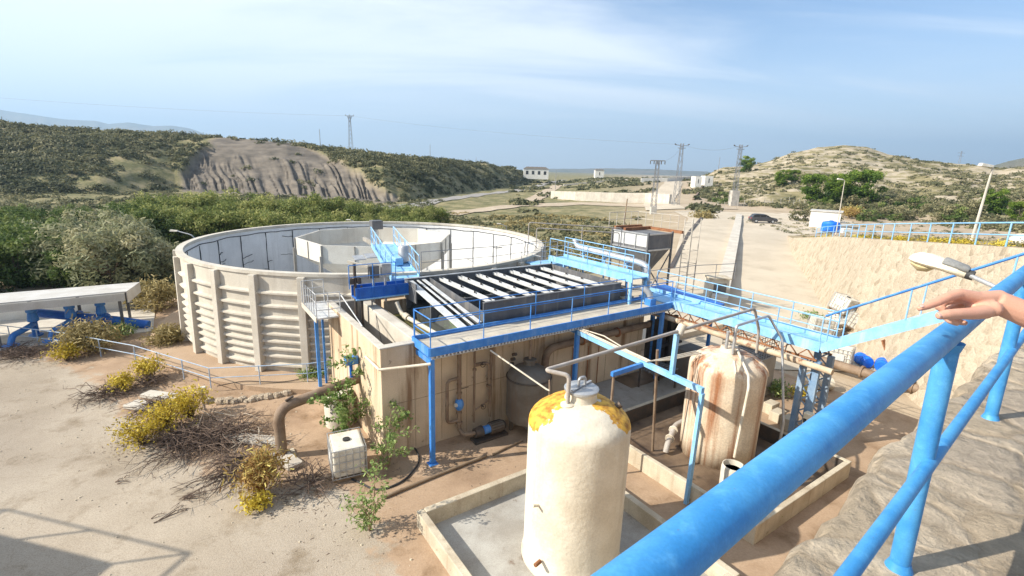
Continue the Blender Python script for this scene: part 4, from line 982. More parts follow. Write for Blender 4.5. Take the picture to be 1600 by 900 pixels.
# pipe hung under the bridge
o = thing('bridge_pipe', 'rusty cream pipe slung beneath the link bridge', 'pipe', (17.3, 7, 3.1))
MB().tube([(17.28, 14.5, 3.3), (17.28, 6.4, 3.22)], .11, 12).build('tube', pmat('flaking_cream_pipe', (.55, .46, .34), (.42, .30, .2), 1.5, .7, spots=(.2, .09, .045), spot_lo=.55, spot_scale=2.2, bump=.2), o, smooth=True)
for y in (8.0, 10.0, 12.0): MB().tube([(17.28, y, 3.25), (17.38, y, 3.72)], .02, 6).build('hanger', 'dark_steel', o)
st0, st1 = (17.4, 6.95, DZ), (17.4, .42, DZ + 6.53 * .66)
stt = thing('steel_stair', 'pale blue steel stair climbing from the bridge to the retaining wall', 'stair', (17.4, 6.95, DZ))
for x in (17.4, 18.6): MB().beam((x, 6.95, DZ - .02), (x, .42, DZ - .02 + 6.53 * .66), .05, .30).build('stringer', 'blue_pale', stt)
nst = 24
for k in range(nst):
    y = 6.8 - k * 6.4 / nst; z = DZ + .1 + k * 6.4 / nst * .66
    MB().box(17.43, y - .24, z, 18.57, y, z + .03).build('tread', 'blue_pale', stt)
for x, lab in ((17.4, 'near'), (18.6, 'far')):
    pa = [(x, 6.95, DZ), (x, .42, DZ + 6.53 * .66)]
    MB().tube([(x, 6.95, DZ + 1.12), (x, .42, DZ + 1.12 + 6.53 * .66)], .035, 10).build('handrail', 'blue', stt, smooth=True)
    for k in range(4 if lab == 'near' else 3):
        y = 6.8 - k * 1.95; z = DZ + (6.95 - y) * .66
        MB().tube([(x, y, z), (x, y, z + 1.1)], .022, 8).build('post', 'blue_pale', stt, smooth=True)

# ------------------------------------------------------------------ near pipe railing on the wall
RZ = 9.03
RA, RD = Vector((.14, .39, 0)), Vector((math.cos(math.radians(39.26)), math.sin(math.radians(39.26)), 0)); RN = Vector((-RD.y, RD.x, 0))
def RP(t, n, z):
    """along the railing: straight past the camera, then turning parallel to the wall"""
    if t > 3.9: p = RA + RD * 3.9 + Vector((CU, SU, 0)) * (t - 3.9) + RN * n
    else: p = RA + RD * t + RN * n
    return (p.x, p.y, z)
hr = thing('pipe_railing', 'thick glossy blue pipe railing on top of the stone wall in the foreground', 'railing', (RA.x, RA.y, RWZ), frame='xy')
tt = [-4, -1, 0, 1, 2, 3, 3.9, 6, 17.5]
MB().tube([RP(t, 0, RZ) for t in tt], .0275, 28).build('top_rail', 'blue_rail', hr, smooth=True)
MB().tube([RP(t, -.026, 8.68) for t in tt], .016, 18).build('mid_rail', 'blue_rail', hr, smooth=True)
for k in range(-2, 12):
    t = 1.24 + 1.45 * k
    p = MB().tube([RP(t, -.018, RWZ - .02), RP(t, -.004, RZ - .02)], .0240, 22).build('post', 'blue_rail', hr, smooth=True)
    if k in (0, 1): MB().tube([RP(t, -.005, RZ - .042), RP(t, -.004, RZ - .020)], [.0246, .0315], 18).build('weld', 'blue_rail', p, smooth=True)
    if k in (0, 1): MB().tube([RP(t, -.018, RWZ - .01), RP(t, -.018, RWZ + .014)], [.034, .0248], 18).build('weld', 'blue_rail', p, smooth=True)
# ------------------------------------------------------------------ rear elevated walkway and its pipework
RW = 5.0
ew = thing('raised_walkway', 'pale blue raised walkway on short legs at the right end of the basin', 'walkway', (15.75, 13.9, DZ))
MB().box(15.8, 13.95, RW - .05, 16.75, 19.6, RW).build('deck', 'blue_pale', ew)
for x in (15.75, 16.76): MB().box(x, 13.9, RW - .17, x + .045, 19.65, RW + .12).build('edge_beam', 'blue_pale', ew)
for x in (15.8, 16.72):
    for y in (14.0, 19.5): MB().beam((x, y, DZ), (x, y, RW - .18), .11, .11).build('leg', 'blue_pale', ew)
railing('raised_railing', 'pale blue railing on the launder side of the raised walkway', 'railing', [(15.78, 13.95, RW), (15.78, 19.6, RW)], 'blue_pale', 1.0, .02, (.5,), 1.4)
railing('raised_railing', 'pale blue railing on the hopper side of the raised walkway', 'railing', [(16.78, 13.95, RW), (16.78, 19.6, RW)], 'blue_pale', 1.0, .02, (.5,), 1.4)
lp = thing('corner_platform', 'pale blue low platform with pipe frame at the far corner of the basin', 'platform', (15.8, 19.9, 4.4))
MB().box(15.4, 19.85, 4.45, 17.6, 21.2, 4.52).build('deck', 'blue_pale', lp)
MB().box(15.38, 19.8, 4.35, 17.62, 19.845, 4.6).build('edge_beam', 'blue_pale', lp)
for (x, y) in ((15.5, 19.95), (17.5, 19.95), (17.5, 21.1)): MB().beam((x, y, 0), (x, y, 4.44), .1, .1).build('leg', 'blue_pale', lp)
railing('corner_railing', 'bare grey pipe railing round the far corner platform', 'railing', [(15.45, 19.9, 4.52), (17.55, 19.9, 4.52), (17.55, 21.15, 4.52), (15.45, 21.15, 4.52), (15.45, 19.9, 4.52)], 'galv', 1.0, .018, (.5,), .9)
gp = thing('galvanised_pipe', 'fat galvanised pipe running beside the raised walkway and bending down', 'pipe', (17.1, 14.6, 4))
MB().tube(bend([(17.15, 19.3, 5.9), (17.15, 19.0, 5.55), (17.15, 14.9, 5.45), (17.2, 14.35, 5.35), (17.2, 14.3, 3.95)], .4, 7), .15, 14).build('tube', 'galv', gp, smooth=True)
MB().tube(bend([(17.55, 15.4, 5.3), (17.55, 14.9, 5.3), (17.55, 14.75, 4.5), (17.3, 14.6, 4.3)], .3, 6), .10, 12).build('tube', 'galv', gp, smooth=True)
for (x, y, z) in ((17.2, 14.3, 3.95), (17.2, 14.3, 4.6)): MB().tube([(x, y, z), (x, y, z + .06)], .22, 14).build('flange', 'galv', gp, smooth=True)
for y in (15.5, 17, 18.5): MB().box(17.02, y - .03, 5.25, 17.28, y + .03, 5.32).build('cradle', 'blue_pale', gp)
for y in (15.5, 17, 18.5): MB().beam((17.15, y, 3.4), (17.15, y, 5.24), .06, .06).build('prop', 'blue_pale', gp)
vp = thing('elbow_outlet', 'galvanised elbow with blue foot where walkway and bridge meet', 'pipe', (16.35, 13.6, DZ))
MB().tube(bend([(16.0, 14.2, 4.55), (16.3, 13.75, 4.6), (16.45, 13.5, 4.4), (16.5, 13.45, 4.15)], .15), .13, 12).build('tube', 'galv', vp, smooth=True)
MB().box(16.32, 13.28, DZ + .001, 16.68, 13.62, 4.16).build('foot', 'blue', vp, bevel=.02)
cw = thing('end_tank', 'squat brown tank standing between the launder tank and the raised walkway', 'tank', (16.3, 15.0, DZ - .2))
MB().lathe((16.25, 15.0, 0), [(.0, DZ - .2), (.34, DZ - .2), (.34, DZ + .45), (.3, DZ + .52), (0, DZ + .55)], 18).build('body', 'tank_grey', cw, smooth=True)
MB().box(15.9, 14.45, DZ - .3, 16.6, 19.4, DZ + .15).build('pale_duct', 'pipe_cream', cw, bevel=.03)

# square grey hopper on legs
hp = thing('square_hopper', 'grey square hopper with pale sheet panels and rusty red top frame on legs', 'hopper', (25.3, 21.3, 0))
hx0, hy0, hx1, hy1 = 25.3, 21.3, 27.6, 24.4
MB().hexa([(hx0, hy0, 4.45), (hx1, hy0, 4.45), (hx1, hy1, 4.45), (hx0, hy1, 4.45), (hx0, hy0, 5.5), (hx1, hy0, 5.5), (hx1, hy1, 5.5), (hx0, hy1, 5.5)]).build('box_panels', 'steel_grey', hp)  # darker steel puts the shade of the other sides into the colour
MB().box(hx0 - .003, hy0 + .02, 4.66, hx0 - .0005, hy1 - .02, 5.48).build('sunlit_sheet', 'galv_white', hp)  # paler sheet puts sunlight into the colour of this side
MB().hexa([(26.2, 22.5, 2.3), (26.7, 22.5, 2.3), (26.7, 23.1, 2.3), (26.2, 23.1, 2.3), (hx0, hy0, 4.449), (hx1, hy0, 4.449), (hx1, hy1, 4.449), (hx0, hy1, 4.449)]).build('cone', 'steel_grey', hp)
for (x, y) in ((hx0 - .06, hy0 - .06), (hx1 + .06, hy0 - .06), (hx1 + .06, hy1 + .06), (hx0 - .06, hy1 + .06)): MB().beam((x, y, 0), (x, y, 5.62), .11, .11).build('leg', 'steel_grey', hp)
mb = MB()
for y in (22.33, 23.36): mb.box(hx0 - .05, y - .03, 4.45, hx0 - .004, y + .03, 5.5)
for y0, y1, z in ((hy0, hy1, 5.5), (hy0, hy1, 4.45)): mb.box(hx0 - .07, y0 + .01, z - .05, hx0 - .004, y1 - .01, z + .05)
mb.box(hx0 + .01, hy0 - .07, 5.45, hx1 - .01, hy0 - .004, 5.55); mb.box(hx0 + .01, hy0 - .07, 4.4, hx1 - .01, hy0 - .004, 4.5)
mb.build('stiffeners', 'galv', hp)
mb = MB(); mb.box(hx0 + .1, hy1 - 1.0, 5.51, hx1 + .5, hy1 - .8, 5.72); mb.box(hx0 + .1, hy1 - .1, 5.51, hx1 + .5, hy1 + .1, 5.75); mb.box(hx1 + .3, hy0 - .6, 5.51, hx1 + .5, hy1 - 1.0, 5.7)
mb.build('top_frame', 'rust', hp)
mb = MB()
mb.beam((hx1 + .06, hy0, 1.0), (hx1 + .06, hy1, 4.2), .06, .06); mb.beam((hx0, hy0 - .06, 1.0), (hx1, hy0 - .06, 4.2), .06, .06)
mb.build('braces', 'steel_grey', hp)
railing('hopper_railing', 'thin pale railing above the rusty frame of the square hopper', 'railing', [(25.6, 25.2, 5.6), (28.6, 25.2, 5.6), (28.9, 21.8, 5.6)], 'conc_white', 1.0, .022, (.5,), .75)
ld = thing('caged_ladder', 'white caged ladder tower rising beside the square hopper', 'ladder', (28.6, 20.6, 0))
for (x, y) in ((28.4, 20.3), (28.4, 20.9), (29.3, 20.3), (29.3, 20.9)): MB().tube([(x, y, 0), (x, y, 6.5)], .035, 6).build('upright', 'conc_white', ld, smooth=True)
mb = MB()
for k in range(20): mb.tube([(28.4, 20.3, .4 + .31 * k), (28.4, 20.9, .4 + .31 * k)], .016, 5)
mb.build('rungs', 'conc_white', ld)
mb = MB()
for k in range(6):
    z = 1.6 + k * .92; mb.tube([(28.4, 20.3, z), (29.3, 20.3, z), (29.3, 20.9, z), (28.4, 20.9, z)], .018, 5)
mb.build('cage_hoops', 'conc_white', ld)
wd = thing('tilted_pole', 'thin timber pole leaning behind the square hopper', 'pole', (27.2, 25.6, 0))
MB().tube([(27.2, 25.6, 0), (29.2, 27.0, 7.4)], .05, 6).build('shaft', 'wood_grey', wd, smooth=True)
# long bare frame behind the raised walkway
o = thing('pipe_goalpost', 'tall bare pipe frame standing between the round tank and the hopper', 'pipe frame', (17.4, 22.6, 0))
MB().tube(bend([(17.3, 23.6, 0), (17.3, 23.6, 6.35), (23.0, 21.5, 6.0), (23.0, 21.5, 4.0)], .15), .03, 6).build('upper_pipe', 'pipe_grey', o, smooth=True)
MB().tube(bend([(17.6, 23.2, 0), (17.6, 23.2, 6.05), (22.6, 21.3, 5.75), (22.6, 21.3, 4.0)], .15), .03, 6).build('lower_pipe', 'pipe_grey', o, smooth=True)
MB().tube([(20.4, 22.3, 0), (20.4, 22.3, 6.1)], .03, 6).build('post', 'pipe_grey', o, smooth=True)

# blue skid and tangle of cages behind the link bridge
o = thing('blue_skid', 'deep blue steel trough lying beyond the link bridge', 'trough', (19.0, 13.6, 3.0))
MB().hexa([(19.0, 12.2, 3.1), (19.9, 12.2, 3.1), (19.9, 15.6, 3.3), (19.0, 15.6, 3.3), (18.8, 12.2, 3.75), (20.1, 12.2, 3.75), (20.1, 15.6, 3.95), (18.8, 15.6, 3.95)]).build('trough', 'blue_deep', o)
for y in (12.4, 15.3): MB().beam((19.5, y, 0), (19.5, y, 3.2), .12, .12).build('leg', 'blue', o)
MB().box(18.78, 12.15, 3.78, 18.86, 15.62, 3.98).build('edge_beam', 'blue_pale', o)
o = thing('mesh_cage', 'pile of dark mesh cages beyond the link bridge', 'cage', (20.3, 10.6, 0))
mb = MB(); r_ = random.Random(4)
for k in range(9): mb.tube([(19.4 + k * .2, 10.0, 1.9), (19.4 + k * .2, 11.6, 2.05), (19.4 + k * .2, 11.7, 3.0), (19.4 + k * .2, 10.0, 2.9), (19.4 + k * .2, 10.0, 1.9)], .014, 5)
for k in range(6):
    z = 1.95 + .18 * k; mb.tube([(19.4, 10.0, z), (21.0, 10.0, z), (21.0, 11.65, z + .05), (19.4, 11.65, z + .05), (19.4, 10.0, z)], .014, 5)
mb.build('wires', 'steel_grey', o); mb = MB(); mb.box(19.4, 10.0, 0, 21.0, 11.6, 1.85); mb.build('plinth', 'conc_grey', o, bevel=.03)
railing('yard_railing', 'thin grey railing stepping along the driveway side behind the blue trough', 'railing', [(21.5, 17.8, 3.1), (24.5, 17.0, 3.3), (29.0, 17.2, 3.0)], 'pylon', 1.0, .02, (.5,), 2.2)
# raised concrete platform the hopper and railing stand on
structure(MB().prism([(20.2, 16.8), (31.0, 16.6), (34.0, 21.0), (33.0, 31.0), (22.5, 26.5), (20.2, 20.5)], 0, .35).build('service_pavement', 'driveway'))

# low wall dividing the driveway
dw = MB(); A_, B_ = G(1128, 478), G(1150, 345)
P_ = [(G(1122, 482)), (G(1133, 440)), (G(1144, 395)), (G(1151, 362)), (G(1153, 347))]
def wallstrip(pts, h, w, mat, name, zs=None):
    mb = MB(); o = 0
    for i, p in enumerate(pts):
        a = pts[max(0, i - 1)]; b = pts[min(len(pts) - 1, i + 1)]; d = Vector((b[0] - a[0], b[1] - a[1], 0)).normalized(); n = Vector((-d.y, d.x, 0)) * (w / 2)
        z = hz(p[0], p[1]) - .1; hh = h[i] if isinstance(h, (list, tuple)) else h
        for s_, zz in ((-1, z), (-1, z + hh), (1, z + hh), (1, z)): mb.v.append((p[0] + n.x * s_, p[1] + n.y * s_, zz))
    for i in range(len(pts) - 1):
        for k in range(4):
            a = i * 4 + k; b = i * 4 + (k + 1) % 4; mb.f.append((a, b, b + 4, a + 4))
    mb.f.append((0, 1, 2, 3)); n = len(pts) - 1; mb.f.append((n * 4 + 3, n * 4 + 2, n * 4 + 1, n * 4))
    return mb.build(name, mat, frame='xy')
o = wallstrip(P_, [.95, .8, .65, .5, .45], 1.1, 'conc_white', 'driveway_wall'); tag(o, 'long low pale wall dividing the concrete driveway', 'wall')
o = thing('wall_pillar', 'squat pale concrete box at the near end of the driveway wall', 'pillar', (*G(1118, 470), 0), frame='xy')
x, y = G(1116, 472)
MB().box(x - .7, y - .6, 0, x + .7, y + .6, 1.9).build('block', 'conc_white', o, bevel=.04); MB().box(x - .45, y - .61, .3, x + .5, y - .602, 1.6).build('opening', 'steel_grey', o)
MB().box(x - .8, y - .7, 1.901, x + .8, y + .7, 2.0).build('cap', 'conc_bund', o)

# ------------------------------------------------------------------ bunds
def bund(name, label, u0, v0, u1, v1, h, w, floor_mat, wm, gap=None, fz=.03):
    t = thing(name, label, 'bund', (u0, v0, 0))
    for nm, b in (('bund_wall', (u0, v0, u0 + w, v1)), ('bund_wall', (u1 - w, v0, u1, v1)), ('bund_wall', (u0 + w, v1 - w, u1 - w, v1)), ('bund_wall', (u0 + w, v0, u1 - w, v0 + w))):
        mb = MB(); x0, y0, x1, y1 = b; nx = max(1, int((x1 - x0) / .5)); ny = max(1, int((y1 - y0) / .5))
        mb.box(x0, y0, 0, x1, y1, h + random.uniform(-.01, .01)); mb.build(nm, wm, t, bevel=.02)
    MB().box(u0 + w, v0 + w, 0, u1 - w, v1 - w, fz).build('floor', floor_mat, t)
    return t
bund('tank_bund', 'low concrete bund with grey floor round the white tank', 4.42, 4.7, 9.85, 10.6, .5, .2, 'bund_floor', 'conc_bund')
bund('deep_bund', 'concrete bund with dirty wet floor round the rust streaked tank', 11.55, 5.3, 17.1, 11.62, .6, .16, 'wet_floor', 'conc_bund', fz=.02)
MB().box(11.72, 11.44, .022, 16.92, 11.458, .59).build('wall_shade', 'dark_steel', [o for o in bpy.data.objects if o.name == 'deep_bund'][0])  # dark sheet paints the shade on the back wall
MB().box(16.922, 5.47, .022, 16.938, 11.43, .58).build('wall_shade', 'dark_steel', [o for o in bpy.data.objects if o.name == 'deep_bund'][0])  # dark sheet paints the tank's shadow on the right wall
o = MB().box(9.9, 11.72, 0, 19.6, 14.08, .5).build('service_slab', 'conc_grey', bevel=.02); structure(o)
mb = MB(); mb.box(15.2, 12.9, .505, 18.6, 14.0, .52); structure(mb.build('wet_stain', 'wet_floor'))
# machinery in the dark corner under the bridge
o = thing('blower_unit', 'grey louvred machine cabinet in the shade under the link bridge', 'machine', (17.6, 12.4, .5))
MB().box(17.7, 11.9, .5, 18.9, 12.9, 1.9).build('cabinet', 'tank_grey', o, bevel=.03)
mb = MB()
for k in range(7): mb.box(17.8, 11.88, .75 + k * .15, 18.75, 11.898, .82 + k * .15)
mb.build('louvres', 'dark_steel', o)
o = thing('pallet_frame', 'dark slatted steel frame beside the machine cabinet under the walkway', 'frame', (16.0, 12.1, .5))
mb = MB()
for k in range(6): mb.box(15.5, 11.95 + k * .17, 1.35, 16.9, 12.05 + k * .17, 1.4)
mb.build('slats', 'steel_grey', o)
for (x, y) in ((15.55, 12.0), (16.85, 12.0), (15.55, 12.85), (16.85, 12.85)): MB().beam((x, y, .5), (x, y, 1.34), .06, .06).build('leg', 'dark_steel', o)
o = thing('switch_cabinet', 'pale grey control panel behind the rust streaked tank', 'panel', (18.3, 10.9, 0))
MB().box(17.9, 10.95, .6, 18.7, 11.25, 2.1).build('case', 'pipe_grey', o, bevel=.02); MB().box(17.95, 10.94, 1.2, 18.3, 10.949, 2.0).build('door', 'plastic_white', o)
for x in (18.0, 18.6): MB().beam((x, 11.1, 0), (x, 11.1, .6), .06, .06).build('leg', 'steel_grey', o)
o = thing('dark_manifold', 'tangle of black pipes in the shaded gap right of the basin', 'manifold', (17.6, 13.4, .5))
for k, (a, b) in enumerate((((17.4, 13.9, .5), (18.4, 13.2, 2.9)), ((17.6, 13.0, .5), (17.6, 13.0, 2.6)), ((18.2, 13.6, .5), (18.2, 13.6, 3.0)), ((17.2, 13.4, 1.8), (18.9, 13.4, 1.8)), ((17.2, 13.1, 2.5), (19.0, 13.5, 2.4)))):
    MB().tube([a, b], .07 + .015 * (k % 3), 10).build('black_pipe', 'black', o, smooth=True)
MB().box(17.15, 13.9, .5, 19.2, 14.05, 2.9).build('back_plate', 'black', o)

# ------------------------------------------------------------------ white glass-fibre tank in the foreground
wx, wy, wr, wz = 7.35, 7.72, 1.20, .45
wt = thing('white_tank', 'tall white glassfibre tank with peeling yellow dome in the foreground', 'tank', (wx, wy, .03))
prof = [(wr + .02, .03)] + [(wr, .1), (wr, 1.0), (wr, 2.0), (wr, 3.0), (wr, 3.62)]
for k in range(1, 7):
    a = k / 6 * math.radians(62); prof.append((wr - .38 * (1 - math.cos(a)) * 1.15, 3.62 + .38 * math.sin(a)))
prof += [(.80, 4.09), (.6, 4.17), (.36, 4.22)]
n_ = 72
m_ = bpy.data.materials['white_glassfibre'].copy(); m_.name = 'peeling_white_coat'
t_ = m_.node_tree; b_ = t_.nodes['Principled BSDF']; src = b_.inputs['Base Color'].links[0].from_socket
co = N(t_, 'ShaderNodeTexCoord'); sp_ = N(t_, 'ShaderNodeSeparateXYZ'); _link(t_, co.outputs['Object'], sp_.inputs[0])
nz_ = N(t_, 'ShaderNodeTexNoise'); nz_.inputs['Scale'].default_value = 1.7; nz_.inputs['Detail'].default_value = 7; nz_.inputs['Roughness'].default_value = .6; _link(t_, co.outputs['Object'], nz_.inputs['Vector'])
# bare yellow foam shows where the coat has peeled: a ragged crescent on the -u side and back of the dome
ax = N(t_, 'ShaderNodeVectorMath', operation='DOT_PRODUCT'); _link(t_, co.outputs['Object'], ax.inputs[0]); ax.inputs[1].default_value = (.17, .25, 0.45)
s1 = N(t_, 'ShaderNodeMath', operation='MULTIPLY_ADD'); _link(t_, nz_.outputs[0], s1.inputs[0]); s1.inputs[1].default_value = 1.15; _link(t_, ax.outputs['Value'], s1.inputs[2])
lx = N(t_, 'ShaderNodeVectorMath', operation='DOT_PRODUCT'); _link(t_, co.outputs['Object'], lx.inputs[0]); lx.inputs[1].default_value = (.82, -.57, 0)
la = N(t_, 'ShaderNodeMath', operation='ABSOLUTE'); _link(t_, lx.outputs['Value'], la.inputs[0])
ls_ = N(t_, 'ShaderNodeMath', operation='MULTIPLY_ADD'); _link(t_, la.outputs[0], ls_.inputs[0]); ls_.inputs[1].default_value = .34; _link(t_, s1.outputs[0], ls_.inputs[2]); s1 = ls_
r1_ = N(t_, 'ShaderNodeMapRange'); r1_.inputs[1].default_value = 2.47; r1_.inputs[2].default_value = 2.49; _link(t_, s1.outputs[0], r1_.inputs[0])
zr_ = N(t_, 'ShaderNodeMapRange'); zr_.inputs[1].default_value = 3.56; zr_.inputs[2].default_value = 3.60; _link(t_, sp_.outputs['Z'], zr_.inputs[0])
mm_ = N(t_, 'ShaderNodeMath', operation='MULTIPLY'); _link(t_, r1_.outputs[0], mm_.inputs[0]); _link(t_, zr_.outputs[0], mm_.inputs[1])
nf_ = N(t_, 'ShaderNodeTexNoise'); nf_.inputs['Scale'].default_value = 7; nf_.inputs['Detail'].default_value = 9; _link(t_, co.outputs['Object'], nf_.inputs['Vector'])
yr_ = N(t_, 'ShaderNodeValToRGB'); e_ = yr_.color_ramp.elements; e_[0].position = .32; e_[0].color = (.34, .15, .02, 1); e_[1].position = .62; e_[1].color = (.76, .44, .06, 1); _link(t_, nf_.outputs[0], yr_.inputs[0])
xm_ = N(t_, 'ShaderNodeMix', data_type='RGBA'); _link(t_, mm_.outputs[0], xm_.inputs['Factor']); _link(t_, src, xm_.inputs['A']); _link(t_, yr_.outputs[0], xm_.inputs['B']); _link(t_, xm_.outputs['Result'], b_.inputs['Base Color'])
M['frp_peel'] = m_
mb = MB(); mb.lathe((wx, wy, 0), prof, n_)
sh = mb.build('shell', 'frp_peel', wt, smooth='all')
MB().lathe((wx, wy, 0), [(wr + .05, .025), (wr + .05, .07), (wr + .004, .075)], 48).build('base_flange', 'frp', wt, smooth=True)
hc = (wx + .05, wy + .05)
MB().lathe((*hc, 0), [(.42, 4.12), (.36, 4.30), (.36, 4.42)], 28).build('manhole_neck', 'frp', wt, smooth=True)
lid = MB().lathe((*hc, 0), [(.40, 4.421), (.41, 4.48), (.38, 4.50), (0, 4.515)], 28).build('manhole_lid', 'galv', wt, smooth=True)
MB().tube(bend([(hc[0] - .1, hc[1], 4.5), (hc[0] - .1, hc[1], 4.74), (hc[0] + .1, hc[1], 4.74), (hc[0] + .1, hc[1], 4.5)], .09), .035, 8).build('lifting_eye', 'galv', lid, smooth=True)
MB().beam((hc[0] - .38, hc[1] - .1, 4.53), (hc[0] + .38, hc[1] + .1, 4.53), .07, .03).build('clamp_bar', 'galv', lid)
MB().lathe((wx - .42, wy - .02, 0), [(.17, 4.02), (.16, 4.22), (.11, 4.24)], 18).build('nozzle', 'frp', wt, smooth=True)
MB().tube([(wx + .72, wy - .42, 4.0), (wx + .82, wy - .50, 4.10)], .08, 14).build('nozzle', 'dark_steel', wt, smooth=True)
MB().tube([(wx - wr - .02, wy - .3, .55), (wx - wr - .2, wy - .34, .55)], .05, 12).build('drain_stub', 'rust', wt, smooth=True)
MB().tube([(wx - wr + .02, wy - .1, 1.9), (wx - wr - .2, wy - .14, 2.0)], .035, 10).build('hook', 'plastic_white', wt, smooth=True)
o = thing('feed_pipe', 'grey overhead pipe from the white tank dome across to the rust streaked tank', 'pipe', (6.93, 7.7, 4.2))
MB().tube(bend([(wx - .42, wy - .02, 4.2), (wx - .42, wy - .02, 4.92), (6.55, 8.1, 4.98), (16.2, 8.72, 4.95), (16.75, 8.75, 4.1), (16.85, 8.75, 3.2)], .12), .05, 10).build('tube', 'pipe_grey', o, smooth=True)
MB().tube([(11.7, 8.42, 4.86), (11.9, 8.44, 5.1)], .12, 12).build('valve', 'pipe_cream', o, smooth=True)

# ------------------------------------------------------------------ rust streaked tank
rx, ry, rr2 = 14.75, 8.55, 1.22
rt = thing('rusty_tank', 'cream tank streaked with brown rust standing in the wet bund', 'tank', (rx, ry, .02))
prof = [(rr2, .02), (rr2, .8), (rr2, 1.6), (rr2, 2.4), (rr2, 3.15)]
for k in range(1, 7):
    a = k / 6 * math.radians(65); prof.append((rr2 - .45 * (1 - math.cos(a)) * 1.1, 3.15 + .42 * math.sin(a)))
prof += [(.7, 3.66), (.35, 3.74), (.3, 3.74), (.3, 3.86), (0, 3.88)]
MB().lathe((rx, ry, 0), prof, 64).build('shell', 'rust_tank', rt, smooth='all')
for a in (.2, 1.4, 2.6, 3.9, 5.1):
    mb = MB(); pts = []
    for (r_r, z) in prof[4:12]: pts.append((rx + (r_r + .012) * math.cos(a), ry + (r_r + .012) * math.sin(a), z))
    mb.tube(pts, .03, 6); mb.build('dome_strap', 'rust_tank', rt, smooth=True)
MB().tube([(rx - .25, ry, 3.8), (rx - .25, ry, 4.45)], .05, 10).build('vent', 'galv', rt, smooth=True)
# sagging pipe at its foot
o = thing('foot_pipe', 'pale flanged pipe and valve lying at the foot of the rust streaked tank', 'pipe', (13.2, 9.5, .02))
MB().tube(bend([(13.0, 9.3, .12), (13.1, 9.35, .35), (14.2, 9.9, .5), (14.8, 9.9, .55)], .2), .1, 12).build('tube', 'pipe_grey', o, smooth=True)
for p in ((13.4, 9.5, .4), (13.9, 9.75, .46)): MB().tube([p, (p[0] + .05, p[1] + .025, p[2] + .01)], .16, 14).build('flange', 'pipe_cream', o, smooth=True)
# hoop pipes over the tank
o = thing('hoop_pipe', 'grey hoop pipe rising from the rust streaked tank and dropping down its right side', 'pipe', (14.5, 8.5, 3.8))
MB().tube(bend([(14.5, 8.3, 3.75), (14.5, 8.3, 4.72), (16.5, 8.35, 4.75), (16.75, 7.9, 4.0), (16.1, 7.1, 1.4), (16.05, 7.1, .1)], .1), .045, 10).build('tube', 'galv', o, smooth=True)
o = thing('overflow_pipe', 'white overflow pipe sloping off the dome into a white barrel', 'pipe', (13.3, 7.2, 1.3))
MB().tube(bend([(14.75, 8.3, 3.85), (13.9, 7.35, 3.5), (13.35, 7.0, 3.35), (13.05, 6.95, 1.2)], .12), .042, 10).build('tube', 'pipe_cream', o, smooth=True)
o = thing('barrel', 'white plastic barrel standing in the wet bund under the overflow pipe', 'barrel', (13.0, 6.9, .02))
MB().lathe((13.0, 6.9, 0), [(.30, .02), (.33, .08), (.34, .9), (.32, .98), (.30, .985), (.29, .8)], 24).build('body', 'plastic_white', o, smooth=True)
MB().lathe((13.0, 6.9, 0), [(.0, .81), (.29, .81)], 24).build('liquid', 'wet_floor', o)

# blue pipe rack
fr = thing('pipe_rack', 'pale blue steel pipe rack reaching from the walkway to a post by the bund', 'pipe rack', (11.47, 7.32, 0))
MB().beam((11.95, 12.9, 3.55), (11.62, 7.35, 3.55), .13, .16).build('main_beam', 'blue_pale', fr)
MB().beam((11.47, 7.32, 0), (11.60, 7.35, 3.47), .13, .10).build('post', 'blue_pale', fr)
MB().beam((11.75, 9.62, 3.5), (10.3, 9.55, 3.5), .1, .14).build('cross_arm', 'blue', fr)
MB().beam((11.66, 8.45, 3.64), (11.68, 8.45, 4.86), .12, .12).build('upright', 'blue_pale', fr)
MB().tube([(10.38, 9.55, .0), (10.38, 9.55, 3.42)], .04, 8).build('prop', 'pipe_brown', fr, smooth=True)
MB().tube([(12.8, 9.7, .03), (12.3, 9.55, 3.9)], .045, 8).build('prop', 'pipe_brown', fr, smooth=True)
for k in range(3):
    o = thing('cable_run', ('thin pale cable pipe lying along the blue pipe rack', 'second pale cable pipe on the outer edge of the blue pipe rack', 'bowed cable pipe arching above the blue pipe rack')[k], 'conduit', (11.9, 12.8, 3.65))
    d = (-.05, .05, .11)[k]
    MB().tube([(11.95 + d, 12.9, 3.67), (11.85 + d, 11.6, 3.68 + (.12 if k == 2 else 0)), (11.78 + d, 10.4, 3.67), (11.72 + d, 9.4, 3.67), (12.3 + d, 9.35 - .1 * k, 3.67), (14.0, 9.3 - .1 * k, 3.62)], .022, 6).build('tube', 'pipe_cream', o, smooth=True)

# ------------------------------------------------------------------ equipment along the basin front
FV = 13.88
pv = thing('dosing_pipework', 'rusty brown valve pipework mounted on the stained basin front', 'pipework', (7.4, FV, .1))
def T(nm, pts, r, m='pipe_brown', p=None, n=10, b=.12): return MB().tube(bend(pts, b) if len(pts) > 2 else pts, r, n).build(nm, m, p or pv, smooth=True)
T('riser', [(7.45, FV, .45), (7.45, FV, 3.45)], .075)
T('bypass_loop', [(7.45, FV, 2.35), (6.98, FV, 2.35), (6.98, FV, .75), (7.45, FV, .75)], .06, b=.2)
T('riser', [(8.05, FV, .5), (8.05, FV, 3.4)], .042)
T('riser', [(8.72, FV, .55), (8.72, FV, 3.4)], .05)
T('cross_pipe', [(8.05, FV, 2.7), (8.45, FV - .05, 2.72), (8.66, FV, 2.6), (8.66, FV, 1.9)], .065)
T('branch', [(8.05, FV, .95), (8.5, FV, 1.15), (8.66, FV, 1.2), (8.66, FV, 1.9)], .03)
